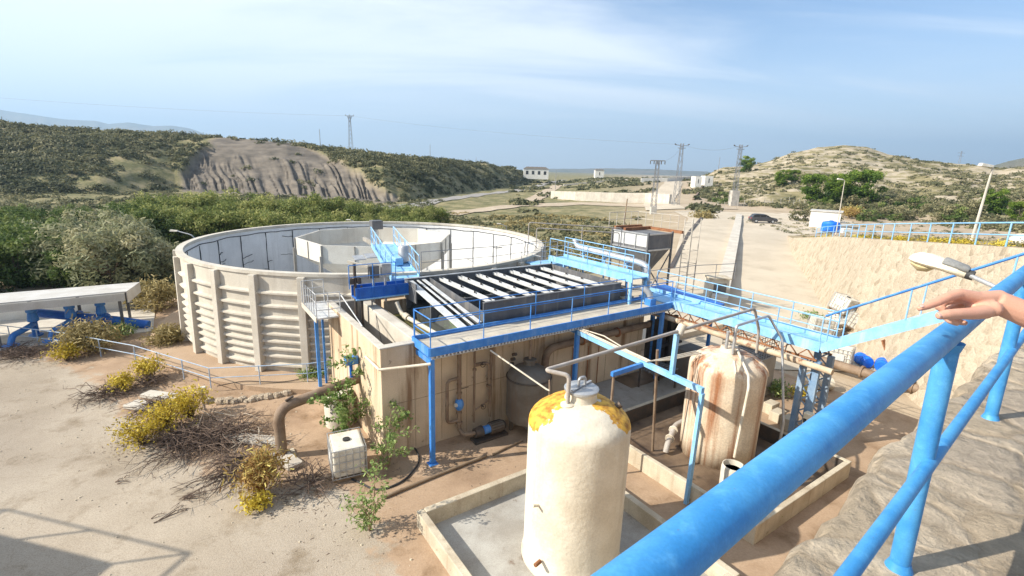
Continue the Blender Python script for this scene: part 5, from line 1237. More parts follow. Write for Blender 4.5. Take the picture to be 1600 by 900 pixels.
for (u, z, r) in ((7.45, 1.0, .1), (7.45, 1.75, .1), (7.45, 2.1, .09), (7.45, .62, .12), (8.66, 2.0, .1), (8.66, 1.75, .1), (8.05, 2.5, .07), (6.98, 1.4, .07)):
    MB().tube([(u, FV, z), (u, FV, z + .07)], r, 12).build('flange', 'pipe_brown', pv, smooth=True)
v_ = MB().lathe((7.45, FV, 1.15), [(.08, 0), (.14, .08), (.17, .2), (.14, .34), (.08, .42)], 16).build('check_valve', 'blue', pv, smooth=True)
MB().tube([(7.45, FV, 1.3), (7.28, FV - .06, 1.4)], .07, 10).build('bonnet', 'pipe_cream', v_, smooth=True)
for (u, z) in ((8.3, 2.72), (8.35, 1.1)):
    w = MB().tube([(u, FV, z), (u, FV - .16, z)], .03, 8).build('valve_stem', 'dark_steel', pv)
    MB().tube(arc((u, FV - .16, z), .09, 0, 2 * math.pi, 14), .013, 6).build('handwheel', 'dark_steel', w)
T('lever', [(7.5, FV - .05, 1.95), (7.75, FV - .12, 2.0)], .014, 'dark_steel', n=6)
o = thing('wall_bracket_pipe', 'blue steel box clamp under the walkway above the riser pipes', 'clamp', (7.9, FV, 3.4))
MB().box(7.5, FV - .1, 3.32, 8.55, FV + .1, 3.5).build('beam', 'blue', o, bevel=.01); MB().box(8.5, FV - .14, 3.28, 8.7, FV + .12, 3.62).build('clamp', 'blue_deep', o, bevel=.02)
pu_ = thing('pump', 'blue electric pump with finned grey motor on the ground by the basin wall', 'pump', (8.2, 13.45, 0))
MB().box(7.75, 13.2, .01, 9.1, 13.62, .1).build('base_frame', 'dark_steel', pu_)
MB().tube([(7.82, 13.42, .36), (8.12, 13.42, .36)], [.17, .2], 18).build('volute', 'dark_steel', pu_, smooth=True)
MB().tube([(8.12, 13.42, .36), (8.42, 13.42, .36)], .15, 18).build('coupling', 'blue', pu_, smooth=True)
mt_ = MB().tube([(8.42, 13.42, .36), (8.95, 13.42, .36)], .2, 20).build('motor', 'tank_grey', pu_, smooth=True)
mb = MB()
for k in range(14):
    a = 2 * math.pi * k / 14; mb.beam((8.45, 13.42 + .21 * math.cos(a), .36 + .21 * math.sin(a)), (8.9, 13.42 + .21 * math.cos(a), .36 + .21 * math.sin(a)), .012, .03)
mb.build('fins', 'dark_steel', mt_); MB().tube([(8.95, 13.42, .36), (9.05, 13.42, .36)], [.2, .15], 18).build('fan_cover', 'dark_steel', mt_, smooth=True)
T('suction_pipe', [(7.85, 13.42, .36), (7.45, 13.5, .36), (7.45, FV, .4)], .07, 'pipe_brown', pu_)
tv = thing('pressure_vessel', 'grey domed pressure vessel under the walkway beside the basin wall', 'vessel', (9.9, 13.15, 0))
MB().lathe((9.9, 13.15, 0), [(.0, .38), (.4, .4), (.72, .52), (.8, .7), (.8, 2.15), (.74, 2.34), (.5, 2.5), (.2, 2.58), (0, 2.59)], 40).build('shell', 'tank_grey', tv, smooth=True)
MB().lathe((9.9, 13.15, 0), [(.83, 2.13), (.83, 2.18)], 40).build('belt', 'dark_steel', tv)
MB().lathe((9.95, 13.2, 0), [(.2, 2.5), (.2, 2.72), (.24, 2.73), (.24, 2.79), (0, 2.8)], 20).build('manhole', 'tank_grey', tv, smooth=True)
for a in (.5, 2.6, 4.7): MB().beam((9.9 + .6 * math.cos(a), 13.15 + .6 * math.sin(a), 0), (9.9 + .6 * math.cos(a), 13.15 + .6 * math.sin(a), .6), .1, .1).build('leg', 'tank_grey', tv)
T('top_pipe', [(9.95, 13.2, 2.8), (9.95, 13.2, 3.6)], .05, 'pipe_brown', tv)
for k in range(3): T('gauge', [(9.45 + .06 * k, 13.75, 2.5 + .17 * k), (9.5 + .06 * k, 13.6, 2.56 + .17 * k)], .06, 'dark_steel', tv)
o = thing('brown_main', 'thick brown pipe running along the basin front and elbowing down to the slab', 'pipe', (11, 13.75, .5))
MB().tube(bend([(11.1, 13.75, .5), (11.1, 13.75, 2.78), (16.9, 13.75, 2.85)], .55, 9), .15, 14).build('tube', 'pipe_brown', o, smooth=True)
for u in (12.9, 14.9): MB().tube([(u, 13.75, 2.80), (u + .06, 13.75, 2.80)], .21, 14).build('flange', 'rust', o, smooth=True)
o = thing('slant_conduit', 'thin slanting pipe from the walkway edge down to a bracket by the white tank', 'conduit', (8.5, 12.9, 3.5))
MB().tube([(8.1, 12.95, 3.55), (8.9, 10.9, 2.8), (8.95, 10.8, 2.78)], .028, 8).build('tube', 'pipe_cream', o, smooth=True)
MB().tube(bend([(8.95, 10.8, 2.78), (9.0, 10.9, 3.1), (9.05, 10.8, .5)], .05), .025, 8).build('bracket', 'pipe_brown', o, smooth=True)
for k, (u, z0, z1) in enumerate(((12.75, .5, 2.4), (13.05, .5, 2.2), (13.6, .5, 2.35), (14.2, .55, 2.4))):
    o = thing('wall_conduit', 'thin rusty vertical conduit clipped to the stained basin front wall', 'conduit', (u, 13.99, z0), 'conduits on the basin front')
    MB().tube([(u, 14.02, z0), (u, 14.02, z1)], .022, 6).build('tube', 'rust', o, smooth=True)

# ------------------------------------------------------------------ left end: pipe, drum, crate tanks
o = thing('goose_pipe', 'thick brown goose neck pipe arching from the ground to the basin end wall', 'pipe', (2.0, 16.0, 0))
MB().tube(bend([(2.0, 15.95, .0), (2.0, 15.95, 1.72), (4.9, 16.5, 1.95)], .5, 9), .17, 16).build('tube', 'pipe_brown', o, smooth=True)
MB().tube([(2.0, 15.95, .02), (2.0, 15.95, .1)], .28, 16).build('flange', 'pipe_brown', o, smooth=True)
MB().box(1.7, 15.7, .0, 2.4, 16.2, .06).build('plinth', 'conc_bund', o)
T('lug', [(2.25, 15.98, 1.92), (2.5, 16.03, 2.0)], .04, 'dark_steel', o)
o = thing('drum', 'tall pale drum with scribbled black marks against the basin end wall', 'drum', (4.15, 17.2, 0))
MB().lathe((4.2, 17.15, 0), [(.50, 0), (.52, .05), (.52, 1.2), (.49, 1.24), (0, 1.25)], 30).build('body', 'plastic_white', o, smooth=True)
mb = MB(); r_ = random.Random(2)
for k in range(9):
    a0 = 3.85 + r_.uniform(-.16, .2) + .0; z0 = .62 + r_.uniform(0, .35)
    mb.tube([(4.2 + .525 * math.cos(a0 + .06 * j), 17.15 + .525 * math.sin(a0 + .06 * j), z0 + r_.uniform(-.06, .06)) for j in range(4)], .008, 4)
mb.build('scribble', 'black', o)
o = thing('blue_valve_post', 'blue valve spindle standing above the goose neck pipe by the basin', 'valve', (4.55, 16.45, 2.0))
MB().tube([(4.5, 16.42, 2.0), (4.5, 16.42, 2.75)], .06, 10).build('spindle', 'blue_deep', o, smooth=True); MB().box(4.3, 16.3, 2.55, 4.75, 16.6, 2.85).build('actuator', 'blue', o, bevel=.04)
def ibc(name, label, at, rot, frame='uv', group=None, tilt=None):
    t = thing(name, label, 'tank crate', at, group)
    ux, uy, uz = at; g = lambda x, y, z: (ux + x, uy + y, uz + z)
    MB().box(ux + .04, uy + .04, uz + .16, ux + .96, uy + 1.16, uz + 1.08).build('bottle', 'plastic_white', t, bevel=.06)
    mb = MB()
    for k in range(7):
        y = .02 + 1.16 * k / 6; mb.tube([g(0.0, y, .14), g(0.0, y, 1.08)], .013, 6); mb.tube([g(1.0, y, .14), g(1.0, y, 1.08)], .013, 6)
    for k in range(6):
        x = 1.0 * k / 5; mb.tube([g(x, 0.0, .14), g(x, 0.0, 1.08)], .013, 6); mb.tube([g(x, 1.2, .14), g(x, 1.2, 1.08)], .013, 6)
    for z in (.16, .42, .68, .92, 1.09): mb.tube([g(0, 0, z), g(1, 0, z), g(1, 1.2, z), g(0, 1.2, z), g(0, 0, z)], .014, 6)
    mb.build('cage', 'galv', t, smooth=True)
    MB().lathe(g(.5, .6, 1.075), [(.11, 0), (.11, .05), (0, .055)], 18).build('lid', 'black', t, smooth=True)
    mb = MB()
    for y in (.05, .55, 1.03): mb.box(ux, uy + y, uz, ux + 1, uy + y + .12, uz + .1)
    mb.box(ux, uy, uz + .101, ux + 1, uy + 1.2, uz + .13); mb.build('pallet', 'wood_grey', t)
    MB().box(ux - .018, uy + .3, uz + .5, ux - .014, uy + .8, uz + .85).build('plate', 'galv_white', t)
    t.rotation_euler = (tilt[0] if tilt else 0, tilt[1] if tilt else 0, ANG + rot); return t
ibc('crate_tank', 'caged white liquid container standing by the basin corner', (3.02, 13.55, 0), math.radians(-8))

# low fence along the pad, rubble kerb
fpath = [(-9.0, 35.2, 0), (-5.2, 31.2, .0), (-2.34, 27.58, 0), (.4, 22.5, .15), (3.9, 21.0, .15), (4.7, 20.8, .2)]
railing('low_fence', 'low thin blue railing bordering the ground in front of the round tank', 'fence', fpath, pmat('thin_blue_paint', (.30, .42, .58), (.45, .5, .55), 3, .6), .9, .022, (.52,), 2.0)
mb = MB(); r_ = random.Random(8)
kp = [(.2, 21.6), (1.2, 20.9), (2.3, 20.7), (3.4, 20.75), (4.75, 20.75)]
for a, b in zip(kp[:-1], kp[1:]):
    for k in range(9):
        t = (k + r_.random()) / 9; x, y = a[0] + (b[0] - a[0]) * t, a[1] + (b[1] - a[1]) * t; s_ = r_.uniform(.12, .24)
        mb.lathe((x, y + r_.uniform(-.12, .12), -.02), [(s_, 0), (s_ * 1.05, s_ * .4), (s_ * .7, s_ * .9), (0, s_)], 7)
tag(mb.build('rubble_kerb', 'stone_kerb', smooth=False), 'rough rubble kerb edging the pad in front of the fence', 'kerb')
# left wall platform
wp = thing('access_platform', 'small white caged platform on a blue post between basin and round tank', 'platform', (3.95, 18.8, 3.6))
MB().box(3.95, 18.8, 3.6, 4.88, 21.3, 3.66).build('deck', 'galv_white', wp)
MB().beam((4.25, 20.3, .1), (4.25, 20.3, 3.59), .13, .13).build('column', 'blue', wp)
MB().beam((4.55, 20.5, .1), (4.55, 20.5, 3.59), .08, .08).build('column', 'blue', wp)
MB().box(3.93, 18.77, 3.5, 3.97, 21.32, 3.7).build('edge_beam', 'conc_white', wp)
railing('platform_railing', 'white railing round the small platform left of the basin', 'railing', [(4.86, 18.8, 3.66), (3.97, 18.8, 3.66), (3.97, 21.3, 3.66), (4.86, 21.3, 3.66)], 'galv_white', .95, .02, (.33, .66), .45)
o = thing('slope_rail', 'thin white rail sloping from the platform along the basin end wall', 'rail', (4.88, 19.0, 3.6))
MB().tube([(4.9, 18.8, 4.5), (4.95, 16.4, 3.9)], .022, 6).build('bar', 'galv_white', o, smooth=True)
o = thing('wall_hook', 'thin dark bar fixed to the sunny basin end wall', 'bar', (4.9, 17.0, 2.6))
MB().tube([(4.91, 17.6, 2.5), (4.91, 16.2, 2.55)], .025, 6).build('bar', 'dark_steel', o); MB().tube([(4.91, 16.2, 2.35), (4.91, 16.2, 2.75)], .025, 6).build('end_plate', 'dark_steel', o)

# pump shelter on the far left
sh_ = thing('pump_shelter', 'open pump shelter with pale sloping sheet roof on grey posts', 'shelter', (-8.0, 33.7, 0))
ry0, ry1 = 33.0, 36.4
MB().hexa([(-12.0, ry0 - .3, 2.30), (-2.7, ry0 - .1, 2.30), (-2.3, ry1, 2.05), (-12.0, ry1, 2.05), (-12.0, ry0 - .3, 2.36), (-2.7, ry0 - .1, 2.36), (-2.3, ry1, 2.11), (-12.0, ry1, 2.11)]).build('roof', 'roof_white', sh_)
MB().box(-12.0, ry0 - .32, 1.90, -2.8, ry0 - .28, 2.295).build('fascia', 'roof_white', sh_)
MB().hexa([(-2.74, ry0 - .1, 1.72), (-2.70, ry0 - .1, 1.72), (-2.3, ry1, 1.5), (-2.34, ry1, 1.5), (-2.74, ry0 - .1, 2.295), (-2.70, ry0 - .1, 2.295), (-2.3, ry1, 2.045), (-2.34, ry1, 2.045)]).build('fascia', 'roof_white', sh_)
for (x, y) in ((-8.0, 33.2), (-3.1, 33.2), (-5.2, 36.1), (-7.2, 36.1), (-11.5, 33.2), (-3.0, 36.1)): MB().beam((x, y, 0), (x, y, 2.04), .14, .14).build('post', 'steel_grey', sh_)
structure(MB().box(-13.5, 32.6, 0, -1.8, 40.5, .05).build('shelter_floor', 'conc_white'))
mb = MB(); mb.box(-12, 38.6, .05, -2.6, 38.8, 1.6); tag(mb.build('back_wall', 'white_wall'), 'sunlit white wall behind the pumps under the shelter', 'wall')
for k, u in enumerate((-6.9, -5.4, -4.1)):
    o = thing('pump_column', ('leftmost blue vertical pump with a big elbow under the shelter', 'middle blue vertical pump under the shelter', 'rightmost blue vertical pump under the shelter roof edge')[k], 'pump', (u, 34.5, .05))
    MB().lathe((u, 34.6, 0), [(.3, .05), (.3, .12), (.15, .14), (.15, .8), (.24, .85), (.24, .95), (.19, 1.3), (.24, 1.35), (.24, 1.65), (.15, 1.7), (0, 1.71)], 20).build('body', 'blue', o, smooth=True)
    MB().tube(bend([(u, 34.6, .7), (u - .1, 33.9, .7), (u - .6, 33.2, .55), (u - .7, 33.1, .08)], .4, 7), .14, 14).build('elbow', 'blue', o, smooth=True)
    MB().tube([(u - .7, 33.1, .05), (u - .7, 33.1, .12)], .34, 16).build('flange', 'blue', o, smooth=True)
o = thing('header_pipe', 'dark blue header pipe lying behind the shelter pumps', 'pipe', (-6, 35.4, .3))
MB().tube(bend([(-7.2, 36.0, 1.0), (-5.6, 35.3, .75), (-3.2, 34.0, .45), (-2.0, 33.4, .2)], .4), .24, 14).build('tube', 'blue_deep', o, smooth=True)
for (x, y, z) in ((-5.2, 35.08, .7), (-4.0, 34.45, .55)): MB().tube([(x, y, z), (x + .1, y - .055, z - .015)], .36, 16).build('flange', 'blue_deep', o, smooth=True)

# covered trench: pale slabs in the bushes
for k, (p, w, l, r, lab) in enumerate(((UV(*G(228, 638)), .6, 1.5, .2, 'pale concrete trench cover slab half hidden by yellow bushes'), (UV(*G(255, 622)), .5, 1.7, .25, 'second pale trench cover slab nearer the fence'), (UV(*G(395, 690)), .5, 2.2, .3, 'dusty pale trench cover slab under the dead branches'), (UV(*G(448, 722)), .5, 1.2, -.2, 'pale slab at the foot of the goose neck pipe'))):
    o = MB().box(p[0] - w / 2, p[1] - l / 2, .02, p[0] + w / 2, p[1] + l / 2, .16).build('cover_slab', 'conc_white', bevel=.02, at=(p[0], p[1], .02)); o.rotation_euler = (0, .03, ANG + math.radians(30) + r); tag(o, lab, 'slab')

# marker post by the trench
p = UV(*G(320, 640)); o = thing('marker_post', 'small white topped marker post near the fence corner', 'post', (*p, 0))
MB().tube([(*p, 0), (*p, .75)], .04, 8).build('stem', 'pipe_grey', o, smooth=True); MB().box(p[0] - .12, p[1] - .09, .72, p[0] + .12, p[1] + .09, .95).build('head', 'plastic_white', o, bevel=.02)

# hoses and pipes lying about
def hose(name, label, pts, r, m='black', cat='hose'):
    P = [(*UV(*G(px, py)), z) for px, py, z in pts]
    o = MB().tube(bend(P, .6, 6), r, 8).build(name, m, smooth=True, at=(P[0][0], P[0][1], 0)); return tag(o, label, cat)
hose('black_hose', 'black hose curling on the ground behind the sapling', [(600, 705, .04), (640, 690, .05), (660, 720, .04), (630, 755, .04), (590, 770, .04), (540, 745, .04)], .03)
hose('timber_batten', 'long brown batten lying on the soil in front of the walkway post', [(600, 780, .06), (690, 742, .06), (760, 715, .08)], .05, 'wood_grey', 'batten')
hose('timber_batten', 'thin dark batten lying beside the pressure vessel', [(770, 712, .05), (815, 690, .05)], .04, 'wood_grey', 'batten')
hose('ground_cable', 'thin black cable snaking over the pavement before the fence', [(340, 612, .25), (380, 604, .27), (450, 606, .25), (500, 592, .28)], .018, 'black', 'cable')

# ------------------------------------------------------------------ right side: pipe, junk pile, control box
o = thing('ground_main', 'fat grey brown pipe running along the ground below the stair', 'pipe', (26.2, 9.9, .45))
MB().tube([(26.2, 10.6, .45), (26.4, 7.7, .45), (26.3, 5.5, .45), (26.1, 2.2, .45)], .22, 16).build('tube', 'pipe_brown', o, smooth=True)
for t in (.25, .75): MB().tube([(26.38, 9.6 - 4 * t, .45), (26.38, 9.5 - 4 * t, .45)], .3, 16).build('flange', 'pipe_brown', o, smooth=True)
jp = [((27.0, 9.3, 0), .25, None, 'upright white crate tank under the stair beside the blue drums'), ((33.0, 11.0, .3), .75, (.5, .35), 'tilted crate tank leaning over the junk pile against the stone bank'), ((33.9, 11.3, 1.35), .4, (-.35, .5), 'topmost crate tank of the junk pile'), ((33.9, 12.2, 0), .1, None, 'crate tank at the back of the junk pile touching the stone bank'), ((32.0, 12.2, 0), .8, (.1, 0), 'leftmost battered crate tank of the junk pile'), ((33.0, 12.3, 1.25), -.3, (.2, .2), 'crate tank lying high on the junk pile against the bank')]
for at, rot, tl, lab in jp: ibc('crate_tank', lab, at, rot, tilt=tl, group='crate tanks in the junk pile')
o = thing('rusty_sheet', 'brown rusty sheet leaning on the junk pile under the stair', 'sheet', (29.8, 8.3, 0))
MB().hexa([(29.2, 8.2, 0), (31.0, 8.0, 0), (31.0, 8.06, 0), (29.2, 8.26, 0), (29.6, 9.0, 1.3), (31.1, 8.9, 1.4), (31.1, 8.96, 1.4), (29.6, 9.06, 1.3)]).build('plate', 'rust', o)
def lying_drum(at, rot, label, m='plastic_blue'):
    t = thing('blue_drum', label, 'drum', at, 'blue plastic drums')
    a = (at[0] - .42, at[1], at[2] + .3); b = (at[0] + .42, at[1], at[2] + .3)
    MB().tube([a, (a[0] + .06, a[1], a[2]), (at[0] - .1, at[1], at[2] + .3), (at[0] + .1, at[1], at[2] + .3), (b[0] - .06, b[1], b[2]), b], [.26, .3, .3, .3, .3, .26], 20).build('body', m, t, smooth=True)
    for d in (-.2, .2): MB().tube([(at[0] + d - .02, at[1], at[2] + .3), (at[0] + d + .02, at[1], at[2] + .3)], .315, 20).build('ring', m, t, smooth=True)
    MB().tube([(b[0], b[1], b[2] + .14), (b[0] + .03, b[1], b[2] + .14)], .05, 10).build('bung', 'black', t)
    t.rotation_euler = (0, 0, ANG + rot); return t
lying_drum((28.7, 9.35, 0), .9, 'left blue drum lying on the ground below the stair'); lying_drum((28.8, 8.55, 0), .3, 'middle blue drum lying below the stair, end towards the wall'); lying_drum((28.6, 7.75, 0), 1.3, 'right blue drum nearest the foreground railing')
o = thing('spool', 'small cream spool lying below the end of the bridge', 'spool', (23.6, 9.0, 0))
MB().tube([(23.4, 9.2, .3), (23.9, 8.8, .3)], .28, 16).build('drum', 'pipe_cream', o, smooth=True)
cb_ = thing('control_box', 'cream control box with a round black dial on the lattice column', 'control box', (17.35, 7.0, 1.0))
MB().box(17.15, 6.72, 1.0, 17.42, 6.98, 1.55).build('case', 'lamp_cover', cb_, bevel=.02); MB().tube([(17.28, 6.72, 1.35), (17.28, 6.705, 1.35)], .06, 14).build('dial', 'black', cb_)
MB().box(17.14, 6.85, 1.2, 17.148, 6.95, 1.35).build('dial_plate', 'black', cb_)
for k, (u, v, h) in enumerate(((18.6, 8.0, .5), (18.9, 8.6, .4), (19.3, 9.1, .45))):
    o = MB().box(u - .3, v - .2, 0, u + .3, v + .2, h).build('concrete_block', 'conc_bund', bevel=.03, at=(u, v, 0)); tag(o, ('concrete block nearest the lattice column', 'middle concrete block in the weeds beyond the wet bund', 'farthest concrete block in the weeds beyond the wet bund')[k], 'block')

# tall unseen platform, added left of frame to cast a shadow on the paving
ep = thing('shadow_platform', 'tall steel service platform with railing standing at the left of the paved yard', 'platform', (-20, 6, 0), frame='xy')
dA = Vector((-18.1, 7.5, 6.4)); d1 = Vector((-.975, .222, 0)); d2 = Vector((-.222, -.975, 0))
q = [dA, dA + d1 * 6, dA + d1 * 6 + d2 * 4, dA + d2 * 4]
MB().hexa([tuple(p - Vector((0, 0, .12))) for p in q] + [tuple(p) for p in q]).build('deck', 'galv', ep)
for p in q: MB().beam((p.x, p.y, 0), (p.x, p.y, 6.27), .12, .12).build('leg', 'galv', ep)
for h in (1.1,): MB().tube([tuple(p + Vector((0, 0, h))) for p in q + [q[0]]], .04, 6).build('top_rail' if h > 1 else 'mid_rail', 'galv', ep)
for a, b in zip(q, q[1:] + [q[0]]):
    for k in range(2): p = a.lerp(b, k / 2); MB().tube([tuple(p), tuple(p + Vector((0, 0, 1.1)))], .035, 6).build('post', 'galv', ep)
# ------------------------------------------------------------------ vegetation
def quads_mesh(name, C, A, B, tone, mat):
    """C centres (n,3); A,B half axes (n,3)"""
    n = len(C); V_ = np.empty((n, 4, 3)); V_[:, 0] = C - A - B; V_[:, 1] = C + A - B * .6; V_[:, 2] = C + A * .9 + B; V_[:, 3] = C - A * .7 + B * .8
    me = bpy.data.meshes.new(name)
    me.vertices.add(n * 4); me.vertices.foreach_set('co', V_.reshape(-1).astype(np.float32))
    me.loops.add(n * 4); me.loops.foreach_set('vertex_index', np.arange(n * 4, dtype=np.int32))
    me.polygons.add(n); me.polygons.foreach_set('loop_start', np.arange(0, n * 4, 4, dtype=np.int32)); me.polygons.foreach_set('loop_total', np.full(n, 4, dtype=np.int32))
    me.update(calc_edges=True)
    a = me.attributes.new('tone', 'FLOAT', 'POINT'); a.data.foreach_set('value', np.repeat(np.clip(tone, 0, 1), 4).astype(np.float32))
    me.materials.append(M[mat]); return me
def unit(v): return v / np.maximum(np.linalg.norm(v, axis=1, keepdims=True), 1e-9)
def leaf_cloud(clumps, per, size, rng, up=0.35, aspect=2.0, shell=0.75, droop=0.0):
    """clumps: rows (x,y,z,rx,ry,rz,tone)"""
    Cs, As, Bs, Ts = [], [], [], []
    for c in clumps:
        n = max(6, int(per * (c[3] * c[5]) ** .9)); d = unit(rng.normal(size=(n, 3)))
        r = np.clip(shell + (1 - shell) * rng.normal(size=(n, 1)) * .9, .1, 1.15)
        p = np.array(c[:3]) + d * r * np.array(c[3:6])
        nrm = unit(d * .8 + rng.normal(size=(n, 3)) * .7 + np.array([0, 0, up]))
        t = unit(np.cross(nrm, rng.normal(size=(n, 3)))); b = np.cross(nrm, t)
        s = size * rng.uniform(.55, 1.35, (n, 1))
        Cs.append(p); As.append(t * s * aspect ** .5 * .5); Bs.append(b * s / aspect ** .5 * .5)
        Ts.append(c[6] + rng.normal(size=n) * .14)
    return np.vstack(Cs), np.vstack(As), np.vstack(Bs), np.concatenate(Ts)
def crown_clumps(h, r, n, rng, base=.25, squash=.8, big=.42):
    out = []
    for i in range(n):
        a = rng.uniform(0, 2 * math.pi); q = rng.uniform(0, 1) ** .6; z = h * (base + (1 - base) * rng.uniform(0, 1))
        k = math.sqrt(max(.05, 1 - ((z / h - .5) / .62) ** 2)); rr = r * q * k
        s = r * big * rng.uniform(.5, 1.1)
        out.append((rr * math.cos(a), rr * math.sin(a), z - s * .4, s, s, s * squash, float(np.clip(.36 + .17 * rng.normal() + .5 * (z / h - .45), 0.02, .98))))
    return out
def tree_proto(name, label, cat, h, r, nclump, per, size, mat, seed, group, base=.25, aspect=2.2, up=.35, big=.36, trunk=True, squash=.8):
    rng = np.random.default_rng(seed); t = thing(name, label, cat, (0, 0, 0), group, frame='xy')
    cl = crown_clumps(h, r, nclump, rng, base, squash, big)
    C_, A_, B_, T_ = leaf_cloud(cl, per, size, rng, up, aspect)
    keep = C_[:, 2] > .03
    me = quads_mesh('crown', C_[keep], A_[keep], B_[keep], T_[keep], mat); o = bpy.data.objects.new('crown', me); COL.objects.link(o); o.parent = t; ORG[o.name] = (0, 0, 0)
    if trunk:
        mb = MB(); mb.tube([(0, 0, -.2), (.05, .03, h * .2), (.1, -.05, h * .45), (.05, .05, h * .8)], [h * .028, h * .022, h * .016, h * .006], 8)
        for i in range(7):
            c = cl[i % len(cl)]; z0 = h * rng.uniform(.08, .4); mb.tube([(.05, 0, z0), (c[0] * .5, c[1] * .5, (z0 + c[2]) * .5 + .1), (c[0], c[1], c[2])], [h * .013, h * .009, h * .004], 6)
        mb.build('trunk', 'bark', t, smooth=True)
    CH[t.name] = kids(t); return t
def place(protos, spots, labels):
    """spots: (x, y, scale, variant[, z])"""
    used = {}
    for i, s in enumerate(spots):
        pr_ = protos[s[3]]; z = s[4] if len(s) > 4 else hz(s[0], s[1]) - .05; lab = labels(i) if callable(labels) else labels
        rz = random.uniform(0, 6.28)
        if pr_.name not in FREE:
            o = pr_; o.location = (s[0], s[1], z); o.rotation_euler = (0, 0, rz); o.scale = (s[2],) * 3
            if lab: o['label'] = lab
            used[pr_.name] = 1; FREE.add(pr_.name)
        else: copy_thing(pr_, (s[0], s[1], z), rz, s[2], lab)
FREE = set()
GT = 'trees of the thicket behind the round tank'
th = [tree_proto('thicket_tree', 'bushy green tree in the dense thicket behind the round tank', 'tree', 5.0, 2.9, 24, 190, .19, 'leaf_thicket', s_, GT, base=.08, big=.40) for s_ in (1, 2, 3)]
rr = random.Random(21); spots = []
for px in range(235, 700, 15):
    for row in range(2):
        y = 56 + 10 * row + rr.uniform(-2.5, 2.5) + (10 if px > 560 else 0); x = (px + rr.uniform(-6, 6) - 800) / 765 * y * 1.03
        s_ = (0.95 if px < 560 else .78) * rr.uniform(.78, 1.12) * (.9 if row == 0 else 1.08)
        if px > 640: s_ *= .8
        spots.append((x, y, s_, rr.randrange(3)))
place(th, spots, None)
GD = 'trees of the thicket on the far left'
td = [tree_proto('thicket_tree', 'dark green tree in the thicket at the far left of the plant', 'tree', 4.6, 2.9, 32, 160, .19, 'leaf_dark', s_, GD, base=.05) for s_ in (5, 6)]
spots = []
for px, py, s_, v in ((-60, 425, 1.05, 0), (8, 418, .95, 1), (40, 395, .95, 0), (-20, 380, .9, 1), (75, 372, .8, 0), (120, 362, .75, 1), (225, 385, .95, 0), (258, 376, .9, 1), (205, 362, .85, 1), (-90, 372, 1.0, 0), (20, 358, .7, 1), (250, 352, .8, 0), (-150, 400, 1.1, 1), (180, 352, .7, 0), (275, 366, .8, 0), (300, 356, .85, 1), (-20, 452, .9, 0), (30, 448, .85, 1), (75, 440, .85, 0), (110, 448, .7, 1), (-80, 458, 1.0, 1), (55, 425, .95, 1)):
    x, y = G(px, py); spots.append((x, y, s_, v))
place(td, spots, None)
GTm = 'pale feathery tamarisks left of the round tank'
tm = [tree_proto('tamarisk', 'large pale feathery tamarisk between the shelter roof and the round tank', 'shrub', 4.6, 3.0, 34, 210, .20, 'leaf_tamarisk', s_, GTm, base=.05, aspect=3.4, up=.6) for s_ in (8, 9)]
spots = []
for px, py, s_, v in ((125, 440, 1.0, 0), (175, 452, 1.0, 1), (222, 440, .95, 0), (95, 420, .85, 1), (200, 420, 1.0, 1), (255, 440, .7, 1), (150, 415, 1.05, 0)):
    x, y = G(px, py); spots.append((x, y, s_, v))
place(tm, spots, None)
# pines on the right hill
pn = [tree_proto('pine_tree', 'bright green pine', 'tree', 6.4, 3.1, 46, 190, .26, 'leaf_pine', s_, None, base=.0, big=.36, squash=.8) for s_ in (12, 13)]
def on_hill(px, row):
    """walk along the ray until the ground is met"""
    r = ray(px, row); last = None
    for k in range(30, 900):
        y = k * .5; z = CAM_H + r[2] * y / r[1]; x = r[0] * y / r[1]
        if y > 60 and z <= hz(x, y): return x, y
    return None
pl = [(1345, 318, 1.25, 0, 'biggest bright green pine on the right hillside'), (1303, 318, 1.0, 1, 'second pine left of the biggest pine on the hillside'), (1268, 312, .95, 0, 'conical green pine at the left end of the hillside pine row'), (1222, 291, .6, 1, 'small yellowish pine beside the bare rock left of the hillside pines'), (1548, 338, 1.0, 1, 'broad dark pine behind the leaning lamp post on the right'), (1590, 345, .75, 0, 'yellow green pine at the right end of the hillside'), (1240, 282, .4, 0, 'tiny pine on the rock ledges left of the hillside pines'), (1165, 268, .55, 1, 'round pine beside the pylon on the hill crest'), (1133, 259, .45, 0, 'dark pine crowning the left shoulder of the hill'), (1310, 305, .8, 0, 'narrow pine squeezed between the two largest hillside pines')]
for i, (px, row, s_, v, lab) in enumerate(pl):
    q = on_hill(px, row)
    if not q: continue
    D = q[1]; place(pn, [(q[0], q[1], s_ * D / 118, v)], lab) if i < 2 else copy_thing(pn[v], (q[0], q[1], hz(*q) - .1), random.uniform(0, 6), s_ * D / 118, lab)
# rounded shrubs at the foot of the hill
GS = 'rounded shrubs at the foot of the right hill'
sb_ = [tree_proto('hill_shrub', 'rounded olive green shrub at the foot of the right hill', 'shrub', 2.6, 2.2, 18, 110, .26, 'leaf_dark' if s_ == 15 else 'leaf_scrub', s_, GS, base=.02, trunk=False, squash=.75) for s_ in (15, 16)]
spots = []
for i in range(75):
    px = rr.uniform(1120, 1560); row = rr.uniform(303, 322) if px < 1215 else rr.uniform(322, 348)
    if 1165 < px < 1245 and row > 312: continue
    q = on_hill(px, row)
    if q and q[1] < 160: spots.append((q[0], q[1], rr.uniform(.6, 1.25) * (1.15 if px < 1215 else 1), 0 if px < 1215 or rr.random() < .4 else 1))
place(sb_, spots, None)

